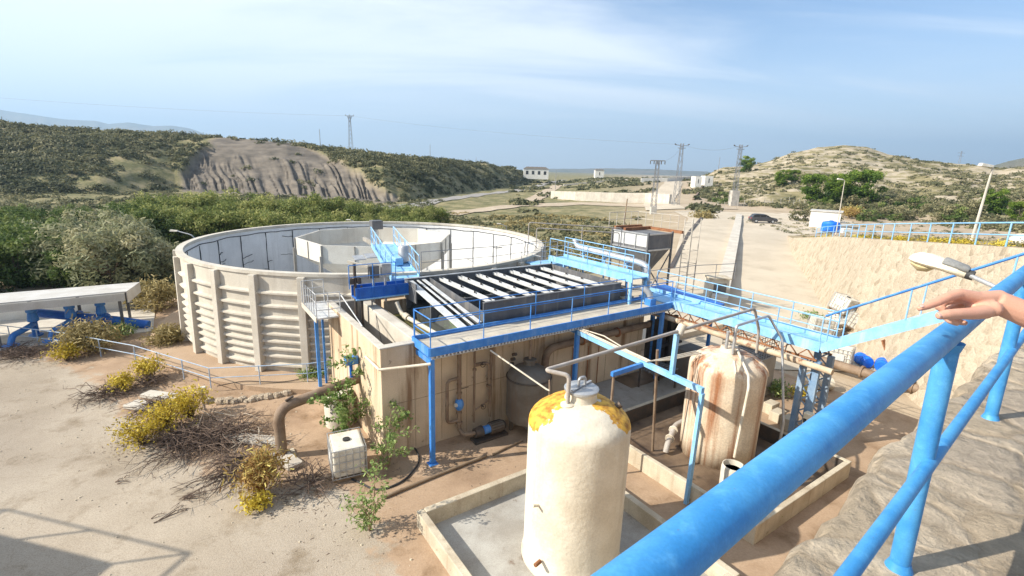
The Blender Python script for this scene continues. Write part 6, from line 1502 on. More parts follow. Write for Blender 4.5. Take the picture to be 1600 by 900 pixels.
# scrub too dense to count: one object per slope
def scrub(name, pts, sizes, tones, per, leaf, mat, label, cat, squash=.65, seed=1, aspect=1.8):
    rng = np.random.default_rng(seed); Cs, As, Bs, Ts = [], [], [], []
    n = len(pts); Z = HZ(pts[:, 0], pts[:, 1])
    d = unit(rng.normal(size=(n, per, 3)).reshape(-1, 3)).reshape(n, per, 3); d[:, :, 2] = np.abs(d[:, :, 2])
    rad = np.clip(rng.uniform(.55, 1.1, (n, per, 1)), 0, 1.2)
    lump = 1 + .35 * np.sin(d[:, :, :1] * 5 + sizes[:, None, None] * 9) * np.cos(d[:, :, 1:2] * 4 + tones[:, None, None] * 20)
    P_ = d * rad * lump * sizes[:, None, None] * np.array([1, 1, squash]); P_ += np.stack([pts[:, 0], pts[:, 1], Z - .03], 1)[:, None, :]
    nr = unit((d * .9 + rng.normal(size=d.shape) * .55 + np.array([0, 0, .3])).reshape(-1, 3))
    t = unit(np.cross(nr, rng.normal(size=nr.shape))); b = np.cross(nr, t)
    s = (leaf * np.sqrt(sizes)[:, None] * rng.uniform(.6, 1.4, (n, per))).reshape(-1, 1)
    tn = (tones[:, None] + rng.normal(size=(n, per)) * .12).ravel()
    me = quads_mesh(name, P_.reshape(-1, 3), t * s * aspect ** .5 * .5, b * s / aspect ** .5 * .5, tn, mat)
    o = bpy.data.objects.new(name, me); COL.objects.link(o); return tag(o, label, cat, kind='stuff')
rng = np.random.default_rng(77)
n = 9000; P = rng.uniform(-330, 835, n); s = rng.uniform(0.0, 1.03, n) ** .9
d0 = np.interp(P, LHx, LH0); d1 = np.interp(P, LHx, LH1); y = d0 + (d1 - d0) * s; x = np.interp(P, _tx, _tt) * y
cm = clay_mask(P, s); k = (cm < .35) | ((rng.uniform(size=n) < .02)); dens = fbm(x / 11, y / 11, 3, 40); k &= dens + rng.uniform(-.2, .2, n) > .39
pts = np.stack([x, y], 1)[k]; m_n = len(pts)
scrub('hillside_scrub', pts, rng.uniform(.6, 1.75, m_n) ** 1.3, np.clip(.30 + .75 * (fbm(pts[:, 0] / 9, pts[:, 1] / 9, 2, 41) - .5) + rng.normal(size=m_n) * .16 + .2 * (s[k] - .3), 0, 1), 44, .36, 'leaf_scrub', 'dense low green scrub covering the slope of the left ridge', 'scrub', seed=3)
# scrub on the flat ground before the ridge and in the middle distance
n = 5200; P = rng.uniform(-330, 1010, n); d0 = np.interp(P, LHx, LH0); y = 46 + (np.minimum(d0, 170) - 44) * rng.uniform(0, 1, n) ** 1.15; x = np.interp(P, _tx, _tt) * y
k = ~((P > 690) & (y > 100)) & (fbm(x / 10, y / 10, 3, 50) + rng.uniform(-.15, .15, n) > .40) & ~((P > 960) & (y < 75)) & (np.hypot(x + 8.73, y - 31.05) > 13.5)
pts = np.stack([x, y], 1)[k]; m_n = len(pts)
scrub('valley_scrub', pts, rng.uniform(.35, 1.15, m_n), np.clip(.5 + .9 * (fbm(pts[:, 0] / 12, pts[:, 1] / 12, 2, 51) - .5) + rng.normal(size=m_n) * .18, 0, 1), 30, .34, 'leaf_scrub', 'mixed low scrub filling the flat ground beyond the round tank', 'scrub', seed=4)
n = 2600; P = rng.uniform(660, 1010, n); y = rng.uniform(46, 105, n); x = np.interp(P, _tx, _tt) * y
k = (fbm(x / 7, y / 7, 3, 60) > .42) & (np.hypot(x + 8.73, y - 31.05) > 13.0) & ~((P > 950) & (y < 70))
pts = np.stack([x, y], 1)[k]; m_n = len(pts)
scrub('dry_grass', pts, rng.uniform(.25, .7, m_n), rng.uniform(.2, 1, m_n), 30, .26, 'leaf_grass', 'yellow dry grass tufts between the scrub in the middle distance', 'grass', seed=6, aspect=4)
# right hill: scattered scrub between bare ledges
n = 5000; P = rng.uniform(1090, 1690, n); s = rng.uniform(0.0, 1.0, n)
d0 = np.interp(P, RHx, RH0); d1 = np.interp(P, RHx, RH1); y = d0 + (d1 - d0) * s; x = np.interp(P, _tx, _tt) * y
k = (fbm(x / 14, y / 10, 3, 70) + rng.uniform(-.1, .1, n) + .12 * (1 - s) + .10 * sst(1380, 1450, P) > .485)
pts = np.stack([x, y], 1)[k]; m_n = len(pts)
scrub('hill_scrub', pts, rng.uniform(.4, 1.5, m_n), np.clip(.42 + rng.normal(size=m_n) * .2, 0, 1), 34, .36, 'leaf_scrub', 'patchy scrub between the pale rock ledges of the right hill', 'scrub', seed=7)
# saddle and plain beyond, to the skyline
n = 3200; P = rng.uniform(800, 1130, n); y = 105 + 330 * rng.uniform(0, 1, n) ** 1.2; x = np.interp(P, _tx, _tt) * y
k = (fbm(x / 18, y / 14, 3, 80) + rng.uniform(-.1, .1, n) > .50) & ~((P > 850) & (P < 1060) & (y < 170))
xr = np.interp(y, [108, 118, 130, 155, 190, 235, 290], [34, 36, 38.5, 45, 58, 74, 90]); k &= (np.abs(x - xr) > 6.5)
pts = np.stack([x, y], 1)[k]; m_n = len(pts)
scrub('plain_scrub', pts, rng.uniform(.6, 1.9, m_n), np.clip(.35 + rng.normal(size=m_n) * .2, 0, 1), 20, .7, 'leaf_scrub', 'distant dark scrub scattered over the plain between the two hills', 'scrub', seed=8)
# embankment top on the right
n = 500; y = rng.uniform(16, 95, n); x = np.interp(y, [b[1] for b in BK], [b[0] for b in BK]) + 2.0 + 40 * rng.uniform(0, 1, n) ** 1.5
zt = np.interp(y, [b[1] for b in BK], [b[2] for b in BK]); me_ = rng.uniform(.2, .55, n)
_H = HZ
def HZ(a, b, d=True): return np.interp(b, [q[1] for q in BK], [q[2] for q in BK])
scrub('embankment_scrub', np.stack([x, y], 1), me_, rng.uniform(.1, .9, n), 60, .13, 'leaf_scrub', 'low brown and green scrub along the top of the stone bank', 'scrub', seed=9)
n = 160; y = rng.uniform(17, 60, n); x = np.interp(y, [b[1] for b in BK], [b[0] for b in BK]) + rng.uniform(1.2, 5, n)
scrub('embankment_grass', np.stack([x, y], 1), rng.uniform(.2, .5, n), rng.uniform(.1, .9, n), 60, .11, 'leaf_yellow', 'yellow flowering weeds along the railing on the stone bank', 'weeds', seed=10)
HZ = _H

# flowering bushes and dead branches in the yard
def bush(name, label, cat, px, py, h, r, mat, n_leaf, size, seed, stems=26, stem_mat='twig', lean=(0, 0), aspect=2.2, flower=None, z=0, group=None):
    rng = np.random.default_rng(seed); x, y = G(px, py); t = thing(name, label, cat, (x, y, z), group, frame='xy')
    mb = MB(); tips = []
    for i in range(stems):
        a = rng.uniform(0, 6.28); q = rng.uniform(.15, 1); hh = h * rng.uniform(.55, 1.05) * (1 - .35 * q * q)
        ex, ey = x + r * q * math.cos(a) + lean[0] * hh, y + r * q * math.sin(a) + lean[1] * hh
        mid = (x + (ex - x) * .35, y + (ey - y) * .35, z + hh * .5)
        mb.tube([(x + rng.uniform(-.08, .08), y + rng.uniform(-.08, .08), z - .02), mid, (ex, ey, z + hh)], [.014, .009, .004], 4, cap=False)
        tips.append((ex, ey, z + hh)); 
        if rng.random() < .8: tips.append(((ex + mid[0]) / 2, (ey + mid[1]) / 2, (z + hh + mid[2]) / 2))
    mb.build('stems', stem_mat, t)
    tips = np.array(tips); per = max(4, n_leaf // len(tips)); sp = r * .22
    C_ = np.repeat(tips, per, 0) + rng.normal(size=(len(tips) * per, 3)) * np.array([sp, sp, sp * .8]); C_[:, 2] = np.maximum(C_[:, 2], z + .03)
    nr = unit(rng.normal(size=C_.shape) + np.array([-.3, 0, .5])); tt = unit(np.cross(nr, rng.normal(size=C_.shape))); bb = np.cross(nr, tt); s_ = size * rng.uniform(.5, 1.4, (len(C_), 1))
    tone = np.repeat(rng.uniform(.15, .9, len(tips)), per) + rng.normal(size=len(C_)) * .12
    me = quads_mesh('foliage', C_, tt * s_ * aspect ** .5 * .5, bb * s_ / aspect ** .5 * .5, tone, mat)
    o = bpy.data.objects.new('foliage', me); COL.objects.link(o); o.parent = t; o.location = (-x, -y, -z)
    return t
def branches(name, label, px, py, L, n, seed, mat='twig', h=.35, dirn=None, spread=1.0, z=0):
    rng = np.random.default_rng(seed); x, y = G(px, py); mb = MB()
    for i in range(n):
        a = (dirn if dirn is not None else rng.uniform(0, 6.28)) + rng.normal() * spread; l = L * rng.uniform(.35, 1.1); ox, oy = rng.normal() * L * .25, rng.normal() * L * .25
        z0 = rng.uniform(.02, h); bendv = rng.normal() * .25
        p0 = (x + ox, y + oy, z + z0 * .6); p1 = (p0[0] + l * .5 * math.cos(a), p0[1] + l * .5 * math.sin(a), z + z0 + .05); p2 = (p0[0] + l * math.cos(a + bendv), p0[1] + l * math.sin(a + bendv), z + max(.02, z0 * rng.uniform(.1, 1.2)))
        mb.tube([p0, p1, p2], [.017, .011, .005], 4, cap=False)
        for j in range(3):
            f = rng.uniform(.3, .95); q0 = tuple(p1[k] + (p2[k] - p1[k]) * f for k in range(3)); aa = a + rng.choice((-1, 1)) * rng.uniform(.4, 1.0); l2 = l * rng.uniform(.12, .3)
            mb.tube([q0, (q0[0] + l2 * math.cos(aa), q0[1] + l2 * math.sin(aa), max(z + .015, q0[2] + rng.uniform(-.06, .08)))], [.006, .003], 4, cap=False)
    o = mb.build(name, mat, frame='xy', at=(x, y, z)); return tag(o, label, 'dead branches')
Bq = [(105, 563, .75, .7, 1, 'yellow flowering bush nearest the shelter on the left'), (192, 612, .75, .55, 2, 'small yellow bush at the upper end of the trench slabs'), (232, 592, .95, .75, 3, 'bright yellow bush beside the low fence'), (222, 694, .85, .9, 4, 'wide yellow bush at the near end of the long brush pile'), (262, 672, .95, .85, 5, 'yellow flowering bush in the middle of the brush pile'), (298, 652, 1.15, .8, 6, 'tallest yellow bush by the marker post')]
for px, py, h, r, sd, lab in Bq: bush('yellow_bush', lab, 'bush', px, py, h, r * .9, 'leaf_yellow', 1100, .065, sd, stems=44, group='yellow flowering bushes')
bush('orange_bush', 'orange brown bush with yellow tips in front of the goose neck pipe', 'bush', 408, 770, 1.3, .75, 'leaf_orange', 1500, .075, 11, stems=110, stem_mat=pmat('orange_stem', (.30, .13, .05), (.4, .22, .08), 4, .9, bump=0), aspect=4)
bush('yellow_bush', 'little yellow bush at the foot of the orange brown bush', 'bush', 400, 795, .45, .35, 'leaf_yellow', 700, .06, 12, group='yellow flowering bushes')
bush('dry_bush', 'pale dry feathery bush in front of the shelter posts', 'bush', 140, 548, 1.3, 1.2, 'leaf_grass', 3600, .10, 13, stems=60, stem_mat='twig_pale', aspect=5)
bush('dry_bush', 'dry straw coloured bush at the left foot of the round tank', 'bush', 265, 540, .9, .9, 'leaf_grass', 2000, .10, 14, stems=40, stem_mat='twig_pale', aspect=5)
bush('dry_bush', 'straw and green bush between the shelter and the round tank', 'bush', 250, 480, 1.5, 1.6, 'leaf_grass', 2600, .13, 15, stems=40, stem_mat='twig_pale', aspect=4)
bush('green_weed', 'green weed growing at the corner of the shelter', 'bush', 185, 528, .7, .7, 'leaf_sapling', 900, .08, 16)
bush('green_weed', 'low green weed on the kerb beside the basin', 'bush', 490, 592, .5, .7, 'leaf_sapling', 900, .07, 17)
bush('green_weed', 'bright weed tuft beyond the wet bund near the control box', 'bush', 1215, 618, .6, .6, 'leaf_sapling', 900, .07, 18)
bush('green_weed', 'yellow green weed tuft behind the lattice column', 'bush', 1248, 622, .55, .5, 'leaf_yellow', 600, .06, 19)
bush('green_weed', 'leafy weeds growing inside the near corner of the wet bund', 'bush', 1200, 800, .45, .55, 'leaf_sapling', 1300, .055, 20)
bush('green_weed', 'weeds at the foot of the driveway wall', 'bush', 1270, 500, .5, .8, 'leaf_sapling', 700, .07, 22)
bush('brown_bush', 'brown bush at the top of the driveway beside its kerb', 'bush', 1095, 352, 2.2, 2.4, 'leaf_grass', 2600, .22, 23, stems=40)
bush('brown_bush', 'brown leafless bush beside the small white hut', 'bush', 1325, 352, 2.0, 2.2, 'leaf_orange', 1800, .16, 24, stems=60, z=1.6)
DB = [(40, 558, 1.2, 60, 31, 'dark dead branches along the edge of the paving on the far left'), (20, 552, 1.0, 40, 47, 'dark brush heap at the left edge of the photo'), (165, 620, 1.0, 60, 32, 'dark dead branches beside the upper trench slabs'), (250, 640, .9, 70, 33, 'dead twigs spread over the trench slabs'), (290, 690, 1.5, 110, 34, 'big heap of dead branches behind the wide yellow bush'), (345, 690, 1.6, 120, 35, 'big tangle of dead branches in the middle of the brush pile'), (380, 735, 1.4, 90, 36, 'dead branches trailing beside the orange brown bush'), (480, 760, 1.0, 40, 37, 'dark twigs on the paving below the white liquid container'), (235, 600, .8, 50, 48, 'dark twigs under the bright yellow bush')]
for px, py, L, n, sd, lab in DB: branches('brush_pile', lab, px, py, L, int(n * 1.5), sd, h=.45)
for px, py, L, n, sd, lab in ((350, 660, 1.5, 12, 38, 'pale bleached branches on top of the brush pile'), (420, 700, 1.3, 10, 39, 'bleached branches arching beside the goose neck pipe')): branches('pale_branches', lab, px, py, L, n, sd, 'twig_pale', .6)
for px, py, L, n, sd, d, lab in ((285, 782, .5, 7, 41, .3, 'small dark twig alone on the paving'), (245, 815, .7, 5, 42, .9, 'slanting dark twig alone on the open paving'), (190, 750, .4, 4, 43, .4, 'tiny twig far out on the paving'), (240, 705, .6, 5, 44, .5, 'thin twig in front of the wide yellow bush')): branches('fallen_twig', lab, px, py, L, n, sd, 'twig', .06, d, .3)

def sapling(label, px, py, h, seed, lean=(0, 0), leaves=900, size=.07, nb=9, bare=.25):
    rng = np.random.default_rng(seed); x, y = G(px, py); t = thing('sapling', label, 'sapling', (x, y, 0), frame='xy'); mb = MB(); tips = []
    for s_ in range(3):
        a0 = rng.uniform(0, 6.28); tx, ty = lean[0] * h + .25 * h * math.cos(a0 + s_ * 2.1) * (s_ > 0), lean[1] * h + .25 * h * math.sin(a0 + s_ * 2.1) * (s_ > 0); hh = h * (1 if s_ == 0 else rng.uniform(.55, .85))
        pts = [(x + tx * f ** 1.3 + rng.normal() * .03, y + ty * f ** 1.3 + rng.normal() * .03, hh * f) for f in np.linspace(0, 1, 7)]
        mb.tube(pts, [.028 * (1 - f * .8) for f in np.linspace(0, 1, 7)], 6, cap=False)
        for b in range(nb):
            f = rng.uniform(bare, 1); i = min(5, int(f * 6)); p = [pts[i][k] + (pts[i + 1][k] - pts[i][k]) * (f * 6 - i) for k in range(3)] if i < 6 else pts[6]
            a = rng.uniform(0, 6.28); l = h * .27 * rng.uniform(.5, 1.2); e = (p[0] + l * math.cos(a), p[1] + l * math.sin(a), p[2] + l * rng.uniform(-.1, .6))
            mb.tube([p, e], [.009, .003], 4, cap=False)
            for q in range(5): g_ = rng.uniform(.25, 1.05); tips.append([p[k] + (e[k] - p[k]) * g_ for k in range(3)])
    mb.build('stem', pmat('sapling_bark', (.30, .22, .14), (.22, .16, .1), 4, .9, bump=0), t, smooth=True)
    tips = np.array(tips); per = max(2, leaves // len(tips)); C_ = np.repeat(tips, per, 0) + rng.normal(size=(len(tips) * per, 3)) * .07
    nr = unit(rng.normal(size=C_.shape) + np.array([0, 0, .6])); tt = unit(np.cross(nr, rng.normal(size=C_.shape))); bb = np.cross(nr, tt); s_ = size * rng.uniform(.6, 1.3, (len(C_), 1))
    me = quads_mesh('leaves', C_, tt * s_ * .7, bb * s_ * .38, rng.uniform(.1, .95, len(C_)), 'leaf_sapling'); o = bpy.data.objects.new('leaves', me); COL.objects.link(o); o.parent = t; o.location = (-x, -y, 0)
sapling('young leafy tree growing against the basin end wall behind the white container', 548, 690, 2.9, 51, (-.02, .04), 1700, .085, 12, .3)
sapling('slim sapling leaning beside the basin front corner', 606, 730, 2.2, 52, (.06, .0), 800, .08, 9, .2)
sapling('spindly sapling growing in the foreground soil in front of the white container', 578, 830, 1.9, 53, (.10, .12), 700, .06, 10, .1)

# litter and pebbles strewn over the yard
rng = np.random.default_rng(123); cs = []
for px, py, h, r, sd, lab in Bq: cs += [(px, py, .55)] * 3
for q in DB: cs += [(q[0], q[1], .8)] * 3
cs += [(600, 720, 1.2), (700, 730, 1.5), (560, 820, .9), (480, 740, .8), (420, 650, 1.2), (330, 640, 1.0)]
P_ = []
for px, py, sd in cs:
    x, y = G(px, py); P_.append(np.stack([x + rng.normal(size=110) * sd * 1.1, y + rng.normal(size=110) * sd * .9, np.full(110, .012)], 1))
P_ = np.vstack(P_); n = len(P_); a = rng.uniform(0, 6.28, n); t = np.stack([np.cos(a), np.sin(a), rng.normal(size=n) * .15], 1); b = np.stack([-np.sin(a), np.cos(a), rng.normal(size=n) * .15], 1); s_ = .008 + .03 * rng.uniform(0, 1, (n, 1)) ** 2
me = quads_mesh('leaf_litter', P_, t * s_ * 1.6, b * s_ * .4, rng.uniform(0, .6, n), 'leaf_orange'); me.materials[0] = M['twig']
o = bpy.data.objects.new('leaf_litter', me); COL.objects.link(o); tag(o, 'dark twig and leaf litter strewn round the bushes in the yard', 'litter', kind='stuff')
n = 3800; gx_ = rng.uniform(-24, 6, n); gy_ = 5 + 18 * rng.uniform(0, 1, n) ** 1.3; k = (gx_ > -1.4 * gy_) ; gx_, gy_ = gx_[k], gy_[k]
uu, vv = gx_ * CU + gy_ * SU, -gx_ * SU + gy_ * CU; k = ~((uu > 4.2) & (vv > 4.5)) & (vv > 1.2) & (fbm(gx_ * .6, gy_ * .6, 3, 90) + rng.uniform(-.25, .25, len(gx_)) > .42); gx_, gy_ = gx_[k], gy_[k]
mb = MB()
for x, y in zip(gx_, gy_):
    r = .012 + .035 * random.random() ** 3; q = [(x + r * math.cos(a + .3 * random.random()), y + r * .8 * math.sin(a), .004) for a in (0, 1.25, 2.5, 3.8, 5.0)]
    c = [(x + r * .5 * math.cos(a), y + r * .4 * math.sin(a), .006 + r * .7) for a in (0, 1.25, 2.5, 3.8, 5.0)]
    mb.add(q + c, [(0, 1, 6, 5), (1, 2, 7, 6), (2, 3, 8, 7), (3, 4, 9, 8), (4, 0, 5, 9), (5, 6, 7, 8, 9)])
o = mb.build('pebbles', 'conc_bund', frame='xy'); tag(o, 'small pale stones scattered over the paved yard', 'pebbles', kind='stuff')
# ------------------------------------------------------------------ things in the distance
def far_pole(label, px, top, base_y, w=.12, mat='pylon', base_row=None, z=None):
    x, y, zt = GY(px, top, base_y); zb = hz(x, y) if z is None else z
    t = MB().tube([(x, y, zb - .2), (x, y, zt)], [w, w * .7], 6).build('utility_pole', mat, frame='xy', at=(x, y, zb)); return tag(t, label, 'pole')
far_pole('lone thin pole on the ridge left of the lattice pylon', 499, 202, 200, .13)
far_pole('thin pole on the vegetated ridge in the middle', 672, 226, 225, .12); far_pole('short pole near the right end of the ridge', 744, 246, 280, .12); far_pole('pole at the far left of the ridge', 2, 182, 178, .14)
far_pole('thin pole on the dirt track rise', 869, 266, 240, .14)
far_pole('thin mast on the crest left of the pines', 1125, 245, 285, .13)
def pylon(label, px, top, y, arm, style, wbase=.75, wtop=.25, base=None, basez=0):
    x, y_, zt = GY(px, top, y); zb = hz(x, y); t = thing('pylon', label, 'pylon', (x, y, zb), frame='xy'); H_ = zt - zb; mb = MB()
    z0 = zb + basez; cs = [(-1, -1), (1, -1), (1, 1), (-1, 1)]; n = 9
    P4 = lambda f: [(x + sx * (wbase + (wtop - wbase) * f), y + sy * (wbase + (wtop - wbase) * f), z0 + (zt - z0) * f) for sx, sy in cs]
    for k in range(4): mb.beam(P4(0)[k], P4(1)[k], .10, .10)
    for i in range(n):
        a, b = P4(i / n), P4((i + 1) / n)
        for k in range(4): mb.beam(a[k], b[(k + 1) % 4], .045, .045)
    mb.build('lattice', 'pylon', t)
    if base: MB().box(x - base[0], y - base[0], zb - .3, x + base[0], y + base[0], zb + base[1]).build('footing', 'conc_pole', t)
    if style == 'T':
        MB().beam((x - arm, y, zt), (x + arm, y, zt), .18, .2).build('crossarm', 'pylon', t)
        for k in range(5): q = x - arm + 2 * arm * k / 4; MB().tube([(q, y, zt - .1), (q, y, zt - .75)], .09, 6).build('insulator', 'dark_steel', t)
    elif style == 'Y':
        for s_ in (-1, 1): MB().beam((x, y, zt - 2.2), (x + s_ * arm * .6, y, zt), .16, .16).build('arm', 'pylon', t)
        MB().beam((x - arm, y, zt), (x + arm, y, zt), .16, .18).build('crossarm', 'pylon', t)
        for q in (-arm, 0, arm): MB().tube([(x + q, y, zt), (x + q, y, zt + .5)], .09, 6).build('insulator', 'dark_steel', t)
    else:
        for z, a in ((zt - .4, arm), (zt - 1.1, arm * .7)):
            for s_ in (-1, 1): MB().beam((x, y, z - .3), (x + s_ * a, y, z), .12, .12).build('arm', 'pylon', t)
        for s_ in (-1, 1): MB().tube([(x + s_ * arm, y, zt - .4), (x + s_ * arm * 1.25, y, zt - .15)], .14, 6).build('insulator', 'dark_steel', t)
    return t
pylon('tall lattice pylon with forked top on the left ridge', 546, 181, 205, 1.6, 'Y')
pylon('short lattice pylon with a flat crossarm by the driveway', 1028, 251, 108, 1.55, 'T', .5, .3, (.6, 1.6), 1.2)
pylon('taller lattice pylon behind the flat armed one beside the hill road', 1066, 224, 132, 1.5, 'D', .75, .3)
pylon('lattice pylon on a concrete block among dark bushes on the hillside', 1158, 226, 135, 1.5, 'D', .5, .3, (1.0, 4.0), 3.6)
x, y, z = GY(1503, 236, 420); t = thing('pylon', 'faint distant pylon on the skyline of the right hill', 'pylon', (x, y, 10), frame='xy')
mb = MB()
for s_ in (-1, 1): mb.beam((x + s_ * 1.4, y, 8), (x + s_ * .3, y, z), .2, .2)
mb.beam((x - 3, y, z - 1.5), (x + 3, y, z - 1.5), .2, .2); mb.beam((x - 2.4, y, z - 4), (x + 2.4, y, z - 4), .2, .2); mb.build('lattice', 'pylon', t)
# overhead wires
for k, (a, b, lab) in enumerate((((1066, 226, 132), (1158, 228, 135), 'overhead wire sagging between the two taller pylons'), ((1028, 252, 108), (1066, 228, 132), 'overhead wire from the flat armed pylon to the taller one'), ((546, 181, 205), (-160, 140, 170), 'overhead wire running left from the forked ridge pylon'), ((546, 181, 205), (1066, 226, 132), 'long faint wire between the ridge pylon and the roadside pylon'))):
    A_, B_ = Vector(GY(*a)), Vector(GY(*b)); mb = MB()
    mb.tube([A_.lerp(B_, i / 12) - Vector((0, 0, 1.2 * (1 - (2 * i / 12 - 1) ** 2))) for i in range(13)], .02, 4); tag(mb.build('wire', 'pylon', frame='xy', at=tuple(A_)), lab, 'wire')

def house(label, px0, px1, row_top, row_bot, y, roof=None, mat='white_wall', depth=8, door=True, name='house', wins=3):
    a = GY(px0, row_bot, y); b = GY(px1, row_bot, y); zt = GY((px0 + px1) / 2, row_top, y)[2]; zb = min(hz(a[0], y), a[2]) - .3
    t = thing(name, label, 'house' if name == 'house' else 'hut', ((a[0] + b[0]) / 2, y, zb), frame='xy')
    MB().box(a[0], y, zb, b[0], y + depth, zt).build('wall', mat, t)
    w = b[0] - a[0]
    if roof: MB().hexa([(a[0] - .3, y - .3, zt + .01), (b[0] + .3, y - .3, zt + .01), (b[0] + .3, y + depth + .3, zt + .01), (a[0] - .3, y + depth + .3, zt + .01), (a[0] + w * .12, y + depth * .3, zt + roof), (b[0] - w * .12, y + depth * .3, zt + roof), (b[0] - w * .12, y + depth * .7, zt + roof), (a[0] + w * .12, y + depth * .7, zt + roof)]).build('roof', 'tank_grey', t)
    for k in range(wins):
        xx = a[0] + w * (k + .6) / (wins + .2); MB().box(xx - w * .05, y - .04, zb + (zt - zb) * .45, xx + w * .05, y - .003, zb + (zt - zb) * .8).build('window', 'glass_dark', t)
    return t
house('white house with a grey roof on the left of the skyline', 818, 857, 264, 272, 330, 1.4, wins=4)
house('white ruined block by the top of the hill road', 1086, 1096, 276, 286, 205, None, wins=1, depth=5, name='roadside_hut')
house('white ruined block at the bend of the hill road', 1101, 1114, 275, 285, 215, None, wins=1, depth=5, name='roadside_hut')
house('pale little building on the hill crest', 1188, 1203, 258, 263, 300, .5, wins=1, depth=5, name='crest_hut', mat='conc_white')
house('pale hut between the trees on the plain', 930, 944, 266, 271, 400, .8, wins=1, depth=6, name='plain_hut')
# low beige embankment wall of the reservoir
p0 = GY(860, 307, 150); p1 = GY(1048, 322, 118)
pts = [(G(862, 309)), (G(900, 314)), (G(960, 318)), (G(1008, 321)), (G(1046, 326))]
o = wallstrip(pts, [2.6, 2.9, 3.0, 3.0, 2.8], .8, 'conc_white', 'reservoir_wall'); tag(o, 'long pale beige reservoir wall beyond the dirt track', 'wall')
pts = [G(1000, 300), G(1040, 301), G(1090, 297)]
o = wallstrip(pts, 2.2, .5, 'white_wall', 'boundary_wall'); tag(o, 'short white boundary wall behind the pylons', 'wall')
o = wallstrip([G(880, 293), G(960, 295), G(1010, 297)], 1.0, 1.0, 'conc_white', 'field_terrace'); tag(o, 'pale terrace edge running behind the reservoir wall', 'terrace')
# kerbs and fence along the driveway
o = wallstrip([G(1048, 425), G(1075, 380), G(1092, 357), G(1100, 345)], .28, .4, 'dark_steel', 'dark_kerb'); tag(o, 'dark kerb edging the left side of the driveway', 'kerb')
o = wallstrip([(G(1082, 322)), (G(1105, 300)), (G(1112, 294))], .5, .5, 'pipe_brown', 'road_barrier'); tag(o, 'brown barrier along the left side of the hill road', 'barrier')
t = thing('wire_fence', 'sparse wire fence on thin posts crossing behind the car park', 'fence', (38, 112, 1.5), frame='xy')
fp = [G(1098, 336), G(1140, 334), G(1180, 330), G(1230, 333), G(1262, 340)]
for a, b in zip(fp[:-1], fp[1:]):
    for k in range(4):
        x, y = a[0] + (b[0] - a[0]) * k / 4, a[1] + (b[1] - a[1]) * k / 4; z = hz(x, y); MB().tube([(x, y, z), (x, y, z + 1.7)], .05, 5).build('post', 'conc_pole', t)
mb = MB()
for h in (.6, 1.1, 1.6): mb.tube([(p[0], p[1], hz(*p) + h) for p in fp], .012, 4)
mb.build('wires', 'pylon', t)

# white hut with blue water tank
zk = 1.75
x, y = 51.5, 82.0; a = GY(1263, 356, 82); b = GY(1306, 360, 80)
kz = hz(50, 84)
t = thing('white_hut', 'small white flat roofed hut at the far end of the driveway', 'hut', (a[0], 82, kz), frame='xy')
kx = a[0]; ang = .0
MB().hexa([(kx, 82, kz - .2), (kx + 3.4, 79.5, kz - .2), (kx + 5.4, 82.5, kz - .2), (kx + 2.0, 85, kz - .2), (kx, 82, kz + 2.6), (kx + 3.4, 79.5, kz + 2.6), (kx + 5.4, 82.5, kz + 2.6), (kx + 2.0, 85, kz + 2.6)]).build('wall', 'white_wall', t)
MB().hexa([(kx - .2, 81.95, kz + 2.601), (kx + 3.45, 79.2, kz + 2.601), (kx + 5.7, 82.5, kz + 2.601), (kx + 2.0, 85.3, kz + 2.601), (kx - .2, 81.95, kz + 2.75), (kx + 3.45, 79.2, kz + 2.75), (kx + 5.7, 82.5, kz + 2.75), (kx + 2.0, 85.3, kz + 2.75)]).build('roof', 'roof_white', t)
q = GY(1297, 358, 76); t = thing('water_tank', 'round bright blue plastic water tank beside the white hut', 'water tank', (q[0], 76, kz), frame='xy')
MB().lathe((q[0], 76, hz(q[0], 76)), [(1.2, 0), (1.25, .1), (1.25, .6), (1.2, .65), (1.25, .7), (1.25, 1.25), (1.2, 1.3), (1.1, 1.5), (.4, 1.65), (0, 1.66)], 28).build('body', 'plastic_blue', t, smooth=True)
MB().lathe((q[0], 76, hz(q[0], 76) + 1.64), [(.28, 0), (.28, .1), (0, .12)], 16).build('lid', 'plastic_blue', t)
MB().box(q[0] + .9, 74.3, hz(q[0], 76), q[0] + 2.2, 75.0, hz(q[0], 76) + .75).build('valve_box', 'white_wall', t, bevel=.05)

# parked car
cx, cy = GY(1192, 344, 86)[:2]; cz = hz(cx, cy) + .04
car = thing('parked_car', 'dark grey estate car parked at the top of the driveway', 'car', (cx, cy, cz), frame='xy')
prof_b = [(-2.15, .35), (-2.2, .62), (-2.12, .86), (-1.95, .95), (1.05, 1.0), (1.9, .86), (2.15, .68), (2.2, .4), (2.05, .3), (-2.0, .28)]
def side_prism(prof, y0, y1, inset=0): 
    mb = MB(); n = len(prof); mb.v = [(cx + x, cy + y0, cz + z) for x, z in prof] + [(cx + x, cy + y1, cz + z) for x, z in prof]
    mb.f = [tuple(range(n)), tuple(range(n, 2 * n))] + [(i, (i + 1) % n, n + (i + 1) % n, n + i) for i in range(n)]; return mb
side_prism(prof_b, -.86, .86).build('body', 'car_paint', car, bevel=.06)
side_prism([(-2.05, .93), (-1.75, 1.38), (-1.3, 1.47), (.1, 1.45), (.55, 1.28), (1.1, .98)], -.74, .74).build('cabin', 'glass_dark', car, bevel=.05)
side_prism([(-1.78, 1.40), (-1.3, 1.495), (.1, 1.475), (.45, 1.36), (.1, 1.44), (-1.3, 1.46)], -.7, .7).build('roof', 'car_paint', car, bevel=.02)
